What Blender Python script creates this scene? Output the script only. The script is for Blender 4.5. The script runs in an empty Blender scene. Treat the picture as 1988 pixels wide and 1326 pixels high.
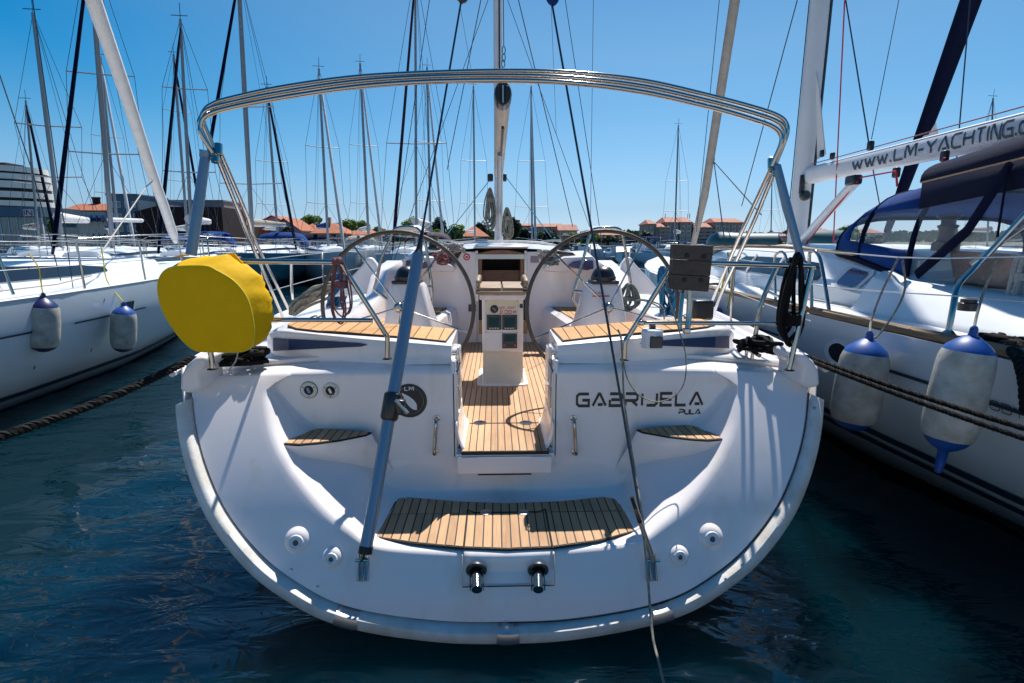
import bpy, bmesh, math, random
from mathutils import Vector, Matrix, noise
R = math.radians
V = Vector
random.seed(7)
C = bpy.context.scene.collection
S = bpy.context.scene

# ------------------------------------------------------------------ camera
FPX, PITCH, YAW = 1062.0, R(10.2), R(1.70)
CAM = V((-0.05, 0.0, 1.96))
cd = bpy.data.cameras.new('camera'); cam = bpy.data.objects.new('camera', cd); C.objects.link(cam)
cam.location = CAM; cam.rotation_euler = (R(90) - PITCH, 0, -YAW)
cd.sensor_width = 36; cd.lens = 36 * FPX / 1988; cd.clip_start = .02; cd.clip_end = 3000
S.camera = cam

# ------------------------------------------------------------------ world and sun
SUN = V((.20, .57, 1.0)).normalized()
w = bpy.data.worlds.new('World'); S.world = w; w.use_nodes = True
nt = w.node_tree; nt.nodes.clear()
wo = nt.nodes.new('ShaderNodeOutputWorld'); bg = nt.nodes.new('ShaderNodeBackground'); sky = nt.nodes.new('ShaderNodeTexSky')
sky.sky_type = 'NISHITA'; sky.sun_disc = False
sky.sun_elevation = math.asin(SUN.z); sky.sun_rotation = math.atan2(SUN.x, SUN.y)
sky.air_density = 1.0; sky.dust_density = .25; sky.ozone_density = 3.5; sky.altitude = 0
mxc = nt.nodes.new('ShaderNodeMix'); mxc.data_type = 'RGBA'; mxc.blend_type = 'COLOR'; mxc.inputs[0].default_value = .9
tcw = nt.nodes.new('ShaderNodeTexCoord'); spx_ = nt.nodes.new('ShaderNodeSeparateXYZ'); rmp = nt.nodes.new('ShaderNodeValToRGB')
nt.links.new(tcw.outputs['Generated'], spx_.inputs[0]); nt.links.new(spx_.outputs['Z'], rmp.inputs[0])
rmp.color_ramp.elements[0].position = 0; rmp.color_ramp.elements[0].color = (.50, .68, .84, 1)
rmp.color_ramp.elements[1].position = .6; rmp.color_ramp.elements[1].color = (.03, .31, .80, 1)
e_ = rmp.color_ramp.elements.new(.22); e_.color = (.22, .50, .84, 1)
nt.links.new(sky.outputs[0], mxc.inputs[6]); nt.links.new(rmp.outputs[0], mxc.inputs[7]); vd = nt.nodes.new('ShaderNodeVectorMath'); vd.operation = 'DOT_PRODUCT'; vd.inputs[1].default_value = SUN
nt.links.new(tcw.outputs['Generated'], vd.inputs[0])
mr1 = nt.nodes.new('ShaderNodeMapRange'); mr1.inputs['From Min'].default_value = .50; mr1.inputs['From Max'].default_value = .74; nt.links.new(vd.outputs['Value'], mr1.inputs['Value'])
deep = nt.nodes.new('ShaderNodeMix'); deep.data_type = 'RGBA'; deep.blend_type = 'MULTIPLY'; deep.inputs[7].default_value = (.03, .72, .98, 1)
inv = nt.nodes.new('ShaderNodeMath'); inv.operation = 'SUBTRACT'; inv.inputs[0].default_value = 1.0; nt.links.new(mr1.outputs[0], inv.inputs[1])
el = nt.nodes.new('ShaderNodeMapRange'); el.inputs['From Min'].default_value = .02; el.inputs['From Max'].default_value = .30; nt.links.new(spx_.outputs['Z'], el.inputs['Value'])
fc_ = nt.nodes.new('ShaderNodeMath'); fc_.operation = 'MULTIPLY'; nt.links.new(inv.outputs[0], fc_.inputs[0]); nt.links.new(el.outputs[0], fc_.inputs[1])
nt.links.new(fc_.outputs[0], deep.inputs[0]); nt.links.new(mxc.outputs[2], deep.inputs[6]); nt.links.new(deep.outputs[2], bg.inputs[0]); nt.links.new(bg.outputs[0], wo.inputs[0])
bg.inputs[1].default_value = .079
ld = bpy.data.lights.new('sun', 'SUN'); ld.energy = 5.0; ld.angle = R(.53); ld.color = (1.0, .965, .91)
sl = bpy.data.objects.new('sun', ld); C.objects.link(sl); sl.rotation_euler = SUN.to_track_quat('Z', 'Y').to_euler(); sl.location = (3, 8, 25)
S.view_settings.view_transform = 'Standard'; S.view_settings.look = 'None'; S.view_settings.gamma = 1
S.view_settings.use_curve_mapping = False; S.view_settings.exposure = 0.48
S.render.engine = 'CYCLES'

# ------------------------------------------------------------------ helpers
_F = V((math.sin(YAW) * math.cos(PITCH), math.cos(YAW) * math.cos(PITCH), -math.sin(PITCH)))
_R = V((math.cos(YAW), -math.sin(YAW), 0)); _U = _R.cross(_F)
def ray(px, py): return _F * FPX + _R * (px - 994) - _U * (py - 663)
def P(px, py, Y): d = ray(px, py); return CAM + d * (Y / d.y)
def PZ(px, py, z): d = ray(px, py); return CAM + d * ((z - CAM.z) / d.z)
def proj(p):
    c = V(p) - CAM; return 994 + FPX*c.dot(_R)/c.dot(_F), 663 - FPX*c.dot(_U)/c.dot(_F)
def PX(px, py, x): d = ray(px, py); return CAM + d * ((x - CAM.x) / d.x)
def lerp(a, b, t): return a + (b - a) * t
def interp(x, xs, ys):
    if x <= xs[0]: return ys[0]
    for i in range(1, len(xs)):
        if x <= xs[i]: return lerp(ys[i-1], ys[i], (x - xs[i-1]) / (xs[i] - xs[i-1]))
    return ys[-1]
def sstep(t): t = max(0, min(1, t)); return t * t * (3 - 2 * t)
def mir(p): return V((-p.x, p.y, p.z))
def catmull(pts, n=6, closed=False):
    pts = [V(p) for p in pts]; out = []; N = len(pts)
    rng = range(N) if closed else range(N - 1)
    for i in rng:
        p0 = pts[(i-1) % N] if closed or i > 0 else pts[0] * 2 - pts[1]
        p1 = pts[i]; p2 = pts[(i+1) % N]
        p3 = pts[(i+2) % N] if closed or i + 2 < N else p2 * 2 - p1
        for k in range(n):
            t = k / n
            out.append(.5 * ((2*p1) + (p2-p0)*t + (2*p0-5*p1+4*p2-p3)*t*t + (3*p1-p0-3*p2+p3)*t**3))
    if not closed: out.append(pts[-1])
    return out

def woff(o):
    v = V((0, 0, 0))
    while o is not None: v = v + o.location; o = o.parent
    return v
def tag(o, label=None, cat=None, group=None, kind=None):
    if label: o['label'] = label
    if cat: o['category'] = cat
    if group: o['group'] = group
    if kind: o['kind'] = kind
    return o
def thing(name, loc, label, cat, group=None):
    o = bpy.data.objects.new(name, None); C.objects.link(o); o.location = V(loc); o.empty_display_size = .2
    return tag(o, label, cat, group)

class MB:
    def __init__(s): s.v = []; s.f = []
    def add(s, vs, fs):
        b = len(s.v); s.v += [V(p) for p in vs]; s.f += [tuple(i + b for i in f) for f in fs]; return s
    def box(s, c, d, rot=None, taper=1.0):
        c = V(c); h = V(d) * .5; vs = []
        for z in (-1, 1):
            k = taper if z > 0 else 1
            for x, y in ((-1, -1), (1, -1), (1, 1), (-1, 1)):
                p = V((x * h.x * k, y * h.y * k, z * h.z))
                if rot is not None: p = rot @ p
                vs.append(c + p)
        return s.add(vs, [(3,2,1,0), (4,5,6,7), (0,1,5,4), (1,2,6,5), (2,3,7,6), (3,0,4,7)])
    def bx(s, x0, x1, y0, y1, z0, z1): return s.box(((x0+x1)/2, (y0+y1)/2, (z0+z1)/2), (abs(x1-x0), abs(y1-y0), abs(z1-z0)))
    def tube(s, pts, r, n=8, closed=False, caps=True, flat=1.0):
        pts = [V(p) for p in pts]; N = len(pts)
        rr = r if isinstance(r, (list, tuple)) else [r] * N
        d0 = (pts[1] - pts[0]).normalized()
        up = V((0, 0, 1)) if abs(d0.z) < .9 else V((1, 0, 0))
        nrm = (up - d0 * up.dot(d0)).normalized(); rings = []; vs = []
        for i, p in enumerate(pts):
            if closed: d = (pts[(i+1) % N] - pts[i-1])
            else: d = pts[min(i+1, N-1)] - pts[max(i-1, 0)]
            if d.length < 1e-9: d = d0
            d = d.normalized(); nrm = nrm - d * nrm.dot(d)
            nrm = nrm.normalized() if nrm.length > 1e-6 else d.orthogonal().normalized()
            bi = d.cross(nrm)
            for k in range(n):
                a = 2 * math.pi * k / n
                vs.append(p + (nrm * math.cos(a) + bi * math.sin(a) * flat) * rr[i])
        fs = []
        for i in range(N if closed else N - 1):
            j = (i + 1) % N
            for k in range(n):
                l = (k + 1) % n
                fs.append((i*n+k, i*n+l, j*n+l, j*n+k))
        if caps and not closed:
            fs.append(tuple(range(n-1, -1, -1))); fs.append(tuple((N-1)*n + k for k in range(n)))
        return s.add(vs, fs)
    def lathe(s, prof, base, axis=(0,0,1), n=20, caps=True):
        ax = V(axis).normalized(); a0 = ax.orthogonal().normalized(); b0 = ax.cross(a0); base = V(base); vs = []; fs = []
        for (r, h) in prof:
            for k in range(n):
                a = 2 * math.pi * k / n; vs.append(base + ax * h + (a0 * math.cos(a) + b0 * math.sin(a)) * max(r, 1e-4))
        for i in range(len(prof) - 1):
            for k in range(n):
                l = (k+1) % n; fs.append((i*n+k, i*n+l, (i+1)*n+l, (i+1)*n+k))
        if caps: fs.append(tuple(range(n-1, -1, -1))); fs.append(tuple((len(prof)-1)*n + k for k in range(n)))
        return s.add(vs, fs)
    def grid(s, rows, closed=False, flip=False):
        n = len(rows[0]); vs = [p for r in rows for p in r]; fs = []
        for i in range(len(rows) - 1):
            for k in range(n if closed else n - 1):
                l = (k+1) % n; f = (i*n+k, i*n+l, (i+1)*n+l, (i+1)*n+k)
                fs.append(f[::-1] if flip else f)
        return s.add(vs, fs)
    def prism(s, pts, vec):
        pts = [V(p) for p in pts]; vec = V(vec); n = len(pts)
        nr = V((0,0,0))
        for i in range(n): nr += pts[i].cross(pts[(i+1) % n])
        if nr.dot(vec) > 0: pts = pts[::-1]
        return s.add(pts + [p + vec for p in pts], [tuple(range(n))] + [tuple(range(2*n-1, n-1, -1))] + [(i, i+n, (i+1) % n + n, (i+1) % n) for i in range(n)])
    def build(s, name, mat, parent=None, smooth=35, bevel=0, seg=2, solid=0, off=-1, sub=0, fix=False):
        o0 = woff(parent) if parent else V((0,0,0))
        me = bpy.data.meshes.new(name)
        me.from_pydata([p - o0 for p in s.v], [], s.f); me.update()
        if fix:
            bm = bmesh.new(); bm.from_mesh(me); bmesh.ops.remove_doubles(bm, verts=bm.verts, dist=1e-5)
            bmesh.ops.recalc_face_normals(bm, faces=bm.faces); bm.to_mesh(me); bm.free()
        if mat: me.materials.append(mat)
        if smooth:
            me.polygons.foreach_set('use_smooth', [True] * len(me.polygons)); me.set_sharp_from_angle(angle=R(smooth))
        ob = bpy.data.objects.new(name, me); C.objects.link(ob)
        if parent: ob.parent = parent
        if sub: m = ob.modifiers.new('sub', 'SUBSURF'); m.levels = m.render_levels = sub
        if solid: m = ob.modifiers.new('solid', 'SOLIDIFY'); m.thickness = solid; m.offset = off
        if bevel:
            m = ob.modifiers.new('bevel', 'BEVEL'); m.width = bevel; m.segments = seg; m.limit_method = 'ANGLE'; m.angle_limit = R(35)
        return ob
def mesh_thing(ob, label, cat, group=None, kind=None): return tag(ob, label, cat, group, kind)

def copy_tree(o, parent=None):
    c = o.copy(); C.objects.link(c)
    if parent is not None: c.parent = parent
    for ch in list(o.children): copy_tree(ch, c)
    return c

# ------------------------------------------------------------------ materials
def mat(name, col, rough=.5, metal=0, spec=.5, coat=0, var=0, vscale=4, bump=0, bscale=60, alpha=1, trans=0, stretch=None, col2=None, sheen=0):
    m = bpy.data.materials.new(name); m.use_nodes = True; n = m.node_tree.nodes; l = m.node_tree.links
    b = n['Principled BSDF']; b.inputs['Roughness'].default_value = rough; b.inputs['Metallic'].default_value = metal
    b.inputs['Specular IOR Level'].default_value = spec; b.inputs['Coat Weight'].default_value = coat
    b.inputs['Base Color'].default_value = (*col, 1); b.inputs['Alpha'].default_value = alpha
    b.inputs['Transmission Weight'].default_value = trans
    tc = n.new('ShaderNodeTexCoord'); mp = n.new('ShaderNodeMapping'); l.new(tc.outputs['Object'], mp.inputs[0])
    if stretch: mp.inputs['Scale'].default_value = stretch
    if var or col2:
        t = n.new('ShaderNodeTexNoise'); t.inputs['Scale'].default_value = vscale; t.inputs['Detail'].default_value = 6; t.inputs['Roughness'].default_value = .6
        l.new(mp.outputs[0], t.inputs['Vector'])
        r = n.new('ShaderNodeValToRGB'); r.color_ramp.elements[0].position = .32; r.color_ramp.elements[1].position = .68
        c2 = col2 if col2 else tuple(c * (1 - var) for c in col)
        r.color_ramp.elements[0].color = (*c2, 1); r.color_ramp.elements[1].color = (*col, 1)
        l.new(t.outputs[0], r.inputs[0]); l.new(r.outputs[0], b.inputs['Base Color'])
    if bump:
        t2 = n.new('ShaderNodeTexNoise'); t2.inputs['Scale'].default_value = bscale; t2.inputs['Detail'].default_value = 4
        l.new(mp.outputs[0], t2.inputs['Vector'])
        bp = n.new('ShaderNodeBump'); bp.inputs['Strength'].default_value = bump; bp.inputs['Distance'].default_value = .01
        l.new(t2.outputs[0], bp.inputs['Height']); l.new(bp.outputs[0], b.inputs['Normal'])
    return m
def teak_mat(name, light, dark):
    m = bpy.data.materials.new(name); m.use_nodes = True; n = m.node_tree.nodes; l = m.node_tree.links; b = n['Principled BSDF']
    b.inputs['Roughness'].default_value = .7; b.inputs['Specular IOR Level'].default_value = .3
    tc = n.new('ShaderNodeTexCoord'); mp = n.new('ShaderNodeMapping'); mp.inputs['Scale'].default_value = (60, 3.5, 60); l.new(tc.outputs['Object'], mp.inputs[0])
    t = n.new('ShaderNodeTexNoise'); t.inputs['Scale'].default_value = 1.6; t.inputs['Detail'].default_value = 8; l.new(mp.outputs[0], t.inputs['Vector'])
    t2 = n.new('ShaderNodeTexNoise'); t2.inputs['Scale'].default_value = 3.2; t2.inputs['Detail'].default_value = 3; l.new(tc.outputs['Object'], t2.inputs['Vector'])
    oi = n.new('ShaderNodeObjectInfo')
    r = n.new('ShaderNodeValToRGB'); r.color_ramp.elements[0].position = .25; r.color_ramp.elements[1].position = .75
    r.color_ramp.elements[0].color = (*dark, 1); r.color_ramp.elements[1].color = (*light, 1)
    a1 = n.new('ShaderNodeMath'); a1.operation = 'MULTIPLY_ADD'; a1.inputs[1].default_value = .55; l.new(t.outputs[0], a1.inputs[0])
    a2 = n.new('ShaderNodeMath'); a2.operation = 'MULTIPLY_ADD'; a2.inputs[1].default_value = .32; a2.inputs[2].default_value = -.1; l.new(oi.outputs['Random'], a2.inputs[0])
    a3 = n.new('ShaderNodeMath'); a3.operation = 'MULTIPLY_ADD'; a3.inputs[1].default_value = .4; l.new(t2.outputs[0], a3.inputs[0]); l.new(a2.outputs[0], a3.inputs[2])
    l.new(a3.outputs[0], a1.inputs[2]); l.new(a1.outputs[0], r.inputs[0]); l.new(r.outputs[0], b.inputs['Base Color'])
    bp = n.new('ShaderNodeBump'); bp.inputs['Strength'].default_value = .25; bp.inputs['Distance'].default_value = .004
    l.new(t.outputs[0], bp.inputs['Height']); l.new(bp.outputs[0], b.inputs['Normal'])
    return m
M = dict(
 gel=mat('gelcoat', (.82, .765, .745), .28, coat=.35, var=.05, vscale=2.5, bump=.04, bscale=8, col2=(.66, .60, .50), stretch=(1.6, 1.6, .55)),
 gelrim=mat('gelcoat_worn_rim', (.72, .71, .68), .4, coat=.1, col2=(.55, .50, .42), vscale=7, bump=.15, bscale=50),
 cream=mat('cream_gelcoat', (.70, .66, .55), .35, coat=.2, col2=(.60, .56, .46), vscale=5),
 white=mat('white_paint', (.76, .77, .78), .35, coat=.2, var=.06, vscale=3),
 whitehull=mat('white_hull', (.66, .72, .76), .18, coat=.5, var=.05, vscale=1.5),
 steel=mat('stainless_steel', (.41, .395, .37), .11, metal=1, bump=.02, bscale=90),
 steeldull=mat('dull_steel', (.5, .5, .5), .35, metal=1),
 alu=mat('anodised_aluminium', (.22, .25, .28), .5, metal=.3),
 aluw=mat('white_aluminium', (.62, .63, .64), .4, var=.08, vscale=2),
 beige=mat('beige_boom', (.46, .40, .33), .5, col2=(.33, .28, .23), vscale=3, stretch=(3, .6, 3)),
 bluetube=mat('blue_grey_tube', (.16, .26, .36), .35, metal=.35, coat=.2, var=.1, vscale=3),
 black=mat('black_plastic', (.012, .012, .014), .35, coat=.1, bump=.1, bscale=80),
 rubber=mat('black_rubber', (.01, .01, .01), .6),
 caulk=mat('black_caulking', (.008, .008, .009), .6),
 dark=mat('dark_interior', (.012, .008, .006), .6),
 wheel=mat('leather_wheel_rim', (.075, .06, .045), .55, var=.3, vscale=20, bump=.3, bscale=120),
 blue=mat('navy_blue_stripe', (.004, .026, .10), .45, var=.15, vscale=4),
 navy=mat('navy_canvas', (.003, .006, .026), .9, spec=.12, var=.3, vscale=6, bump=.3, bscale=40),
 bcanvas=mat('blue_canvas', (.006, .045, .20), .85, spec=.15, var=.25, vscale=5, bump=.3, bscale=30),
 maroon=mat('maroon_canvas', (.05, .008, .02), .85, var=.3, vscale=4),
 sail=mat('white_sailcloth', (.62, .61, .60), .8, var=.12, vscale=5, bump=.4, bscale=12),
 beigesail=mat('beige_sail_cover', (.36, .31, .26), .85, var=.2, vscale=5, bump=.4, bscale=12),
 yellow=mat('yellow_cover', (.74, .42, .001), .75, spec=.15, var=.1, vscale=6, bump=.5, bscale=9),
 yel2=mat('yellow_ribbon', (.6, .5, .02), .6),
 teak=teak_mat('teak', (.62, .345, .14), (.42, .21, .08)),
 teakg=teak_mat('weathered_teak', (.57, .345, .185), (.34, .195, .10)),
 teakr=mat('teak_toe_rail', (.30, .20, .11), .7, col2=(.14, .09, .05), vscale=10, stretch=(3, .4, 3), bump=.3),
 wood=mat('dark_wood_board', (.085, .058, .045), .6, col2=(.045, .03, .025), vscale=8, stretch=(1, 4, 6), bump=.3, bscale=30),
 woodo=mat('varnished_wood', (.28, .11, .04), .35, coat=.4, col2=(.16, .06, .02), vscale=9, stretch=(1, 5, 5)),
 hatchwood=mat('table_wood', (.42, .29, .18), .55, col2=(.26, .17, .10), vscale=9, stretch=(1, 6, 6)),
 lcd=mat('instrument_glass', (.008, .050, .060), .45, spec=.2),
 grey=mat('grey_plastic', (.028, .036, .042), .4, coat=.2),
 red=mat('red_print', (.55, .02, .05), .5),
 print=mat('black_print', (.02, .017, .018), .4),
 printb=mat('blue_black_print', (.02, .035, .06), .4),
 purple=mat('tinted_acrylic', (.09, .07, .17), .08, coat=.6, col2=(.05, .04, .10), vscale=30),
 window=mat('dark_window', (.010, .014, .020), .08, spec=.5),
 winblue=mat('window_glass', (.03, .045, .06), .08, spec=.7, coat=.4),
 clear=mat('clear_vinyl', (.45, .55, .66), .10, alpha=.12, coat=.5, bump=.5, bscale=5),
 fender=mat('fender_vinyl', (.54, .52, .47), .5, col2=(.30, .28, .23), vscale=9, bump=.15, bscale=30),
 fblue=mat('blue_fender_end', (.006, .085, .38), .45, coat=.1, col2=(.006, .05, .22), vscale=14),
 fnavy=mat('navy_fender_end', (.008, .015, .09), .4, coat=.2),
 ropeb=mat('black_rope', (.006, .005, .005), .8, spec=.25, bump=.5, bscale=200),
 ropew=mat('white_rope', (.50, .48, .44), .85, col2=(.30, .28, .25), vscale=60, bump=.4, bscale=200),
 ropeg=mat('grey_rope', (.33, .31, .25), .9, col2=(.13, .12, .09), vscale=30, bump=.4, bscale=200),
 roper=mat('red_fleck_rope', (.32, .12, .11), .9, col2=(.10, .05, .07), vscale=120, bump=.4, bscale=200),
 roperd=mat('red_rope', (.45, .015, .04), .8),
 ropeblue=mat('blue_rope', (.02, .20, .36), .85, col2=(.008, .09, .2), vscale=60, bump=.4, bscale=200),
 ropeteal=mat('teal_line', (.06, .26, .33), .8),
 ropegreen=mat('grey_green_rope', (.10, .13, .12), .9, col2=(.25, .27, .25), vscale=90, bump=.4, bscale=200),
 wire=mat('stay_wire', (.035, .05, .07), .4, metal=.5),
 antifoul=mat('antifouling', (.02, .008, .02), .6),
 tealh=mat('teal_hull', (.04, .20, .26), .15, coat=.5, var=.1, vscale=2),
 tealb=mat('teal_inflatable', (.008, .06, .075), .5, coat=.15, var=.2, vscale=4),
 roof=mat('terracotta_roof', (.42, .13, .055), .85, col2=(.28, .085, .04), vscale=1.2, bump=.6, bscale=3),
 roofp=mat('pink_terracotta_roof', (.44, .20, .14), .85, col2=(.30, .12, .085), vscale=.6, bump=.6, bscale=3),
 ochre=mat('ochre_render', (.42, .25, .13), .85, var=.15, vscale=.5),
 pinkw=mat('pink_render', (.40, .30, .28), .85, var=.15, vscale=.5),
 lilac=mat('lilac_render', (.32, .29, .35), .85, var=.12, vscale=.5),
 stone=mat('grey_pink_render', (.30, .25, .24), .85, var=.15, vscale=.3),
 bwhite=mat('white_render', (.74, .73, .70), .8, var=.1, vscale=.5),
 bblue=mat('blue_grey_cladding', (.09, .15, .20), .5, var=.2, vscale=.4),
 corten=mat('brown_cladding', (.035, .014, .012), .8, var=.4, vscale=1.5, stretch=(4, 4, .2)),
 bglass=mat('facade_glass', (.03, .10, .13), .1, spec=.8, coat=.5),
 stoneq=mat('pale_stone_quay', (.42, .37, .31), .9, var=.15, vscale=2, bump=.3),
 conc=mat('concrete', (.28, .27, .25), .9, var=.2, vscale=1, bump=.3),
 ground=mat('ground', (.16, .14, .10), .95, col2=(.05, .08, .03), vscale=.05),
 bark=mat('bark', (.06, .045, .03), .9, bump=.6, bscale=10),
 leaf=mat('bright_leaves', (.16, .25, .035), .7, col2=(.08, .15, .02), vscale=.8),
 leafd=mat('dark_leaves', (.022, .045, .018), .7, col2=(.012, .026, .011), vscale=.8),
 orange=mat('orange_fabric', (.55, .08, .02), .7),
 skin=mat('skin', (.35, .2, .14), .6),
)

for nd in M['gel'].node_tree.nodes:      # thin watermarks and yellowing here and there
    if nd.type == 'VALTORGB': nd.color_ramp.elements[0].position = .22; nd.color_ramp.elements[1].position = .46
for k_ in ('leaf', 'leafd'):   # thin leaves let the sun through
    n_ = M[k_].node_tree; pb = n_.nodes['Principled BSDF']; out = n_.nodes['Material Output']
    tl = n_.nodes.new('ShaderNodeBsdfTranslucent'); mx_n = n_.nodes.new('ShaderNodeMixShader'); mx_n.inputs[0].default_value = .45
    src = pb.inputs['Base Color'].links[0].from_socket; n_.links.new(src, tl.inputs[0])
    n_.links.new(pb.outputs[0], mx_n.inputs[1]); n_.links.new(tl.outputs[0], mx_n.inputs[2]); n_.links.new(mx_n.outputs[0], out.inputs[0])
# stroke lettering -----------------------------------------------------------
GL = {
 'G': (1, [[(1,1),(.18,1),(0,.82),(0,.18),(.18,0),(1,0),(1,.48),(.45,.48)]]),
 'A': (1.1, [[(0,0),(.5,1),(.6,1),(1.1,0)], [(.42,.1),(.85,.1)]]),
 'a': (1.05, [[(0,0),(.47,1),(.58,1),(1.05,0)], [(.2,.32),(.85,.32)]]),
 'B': (1, [[(0,1),(.88,1),(1,.88),(1,.6),(.9,.5),(.12,.5)], [(.9,.5),(1,.4),(1,.12),(.88,0),(0,0),(0,.5)]]),
 'R': (1, [[(0,1),(.88,1),(1,.88),(1,.55),(.88,.42),(0,.42),(0,0)], [(.5,.42),(1,0)]]),
 'I': (.12, [[(.06,0),(.06,1)]]),
 'J': (.85, [[(.85,1),(.85,.18),(.68,0),(0,0)]]),
 'E': (.95, [[(.95,1),(0,1),(0,0),(.95,0)], [(.0,.5),(.9,.5)]]),
 'L': (.85, [[(0,1),(0,0),(.85,0)]]),
 'P': (.95, [[(0,0),(0,.42),(.85,.42),(.95,.55),(.95,.88),(.85,1),(0,1)]]),
 'U': (.95, [[(0,1),(0,.18),(.16,0),(.8,0),(.95,.18),(.95,1)]]),
 'M': (1.1, [[(0,0),(0,1),(.2,1),(.55,.25),(.9,1),(1.1,1),(1.1,0)]]),
 'Y': (1, [[(0,1),(.5,.48),(1,1)], [(.5,.48),(.5,0)]]),
 'C': (.95, [[(.95,1),(.18,1),(0,.82),(0,.18),(.18,0),(.95,0)]]),
 'H': (.95, [[(0,0),(0,1)], [(.95,0),(.95,1)], [(0,.5),(.95,.5)]]),
 'T': (.9, [[(0,1),(.9,1)], [(.45,1),(.45,0)]]),
 'N': (.95, [[(0,0),(0,1),(.18,1),(.77,0),(.95,0),(.95,1)]]),
 'D': (.95, [[(0,0),(0,1),(.75,1),(.95,.8),(.95,.2),(.75,0),(0,0)]]),
 'O': (1, [[(.2,0),(0,.2),(0,.8),(.2,1),(.8,1),(1,.8),(1,.2),(.8,0),(.2,0)]]),
 'K': (.9, [[(0,0),(0,1)], [(.9,1),(.1,.5),(.9,0)]]),
 'F': (.9, [[(.9,1),(0,1),(0,0)], [(0,.5),(.8,.5)]]),
 'w': (1.0, [[(0,.75),(.22,0),(.3,0),(.5,.6),(.7,0),(.78,0),(1,.75)]]),
 'c': (.7, [[(.7,.75),(.14,.75),(0,.6),(0,.15),(.14,0),(.7,0)]]),
 'o': (.7, [[(.14,0),(0,.15),(0,.6),(.14,.75),(.56,.75),(.7,.6),(.7,.15),(.56,0),(.14,0)]]),
 'm': (1.0, [[(0,0),(0,.75),(.85,.75),(1,.6),(1,0)], [(.5,.75),(.5,0)]]),
 '.': (.16, [[(.08,-.06),(.08,.14)]]), '-': (.5, [[(.0,.42),(.5,.42)]]),
 '2': (.9, [[(0,1),(.75,1),(.9,.85),(.9,.62),(.78,.5),(.12,.5),(0,.38),(0,0),(.9,0)]]),
 '0': (.95, [[(.15,0),(0,.15),(0,.85),(.15,1),(.8,1),(.95,.85),(.95,.15),(.8,0),(.15,0)]]),
 ' ': (.5, []),
}
def lettering(text, fn, wid, gap=.32, th=.2, sub=1):
    """fn(u, v, w) maps letter space (u 0..1 along the word, v 0..1 up, w outward) to the world."""
    tot = sum(GL[c][0] for c in text) + gap * (len(text) - 1)
    mb = MB(); u = 0; lay = 0
    for c in text:
        cw, strokes = GL[c]
        for st in strokes:
            lay = (lay + 1) % 3
            pts = []
            for i in range(len(st) - 1):
                for k in range(sub): pts.append((lerp(st[i][0], st[i+1][0], k/sub), lerp(st[i][1], st[i+1][1], k/sub)))
            pts.append(st[-1]); n = len(pts); L = []; Rr = []
            closed = st[0] == st[-1]
            for i, p in enumerate(pts):
                a = pts[i-1] if i > 0 else (pts[-2] if closed else p); b = pts[i+1] if i < n-1 else (pts[1] if closed else p)
                k_ = wid  # physical aspect: letter unit width / unit height
                d1 = V(((p[0]-a[0]) * k_, p[1]-a[1])); d2 = V(((b[0]-p[0]) * k_, b[1]-p[1]))
                if d1.length < 1e-6: d1 = d2
                if d2.length < 1e-6: d2 = d1
                d1.normalize(); d2.normalize()
                nn = V((-(d1.y + d2.y), d1.x + d2.x)); nn = nn.normalized() if nn.length > 1e-6 else V((-d1.y, d1.x))
                m = 1 / max(.5, nn.dot(V((-d1.y, d1.x))))
                o = nn * th * .5 * m; x = u + p[0]
                L.append(fn((x + o.x / k_) / tot, p[1] + o.y, lay)); Rr.append(fn((x - o.x / k_) / tot, p[1] - o.y, lay))
            mb.grid([L, Rr])
        u += cw + gap
    return mb

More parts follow.
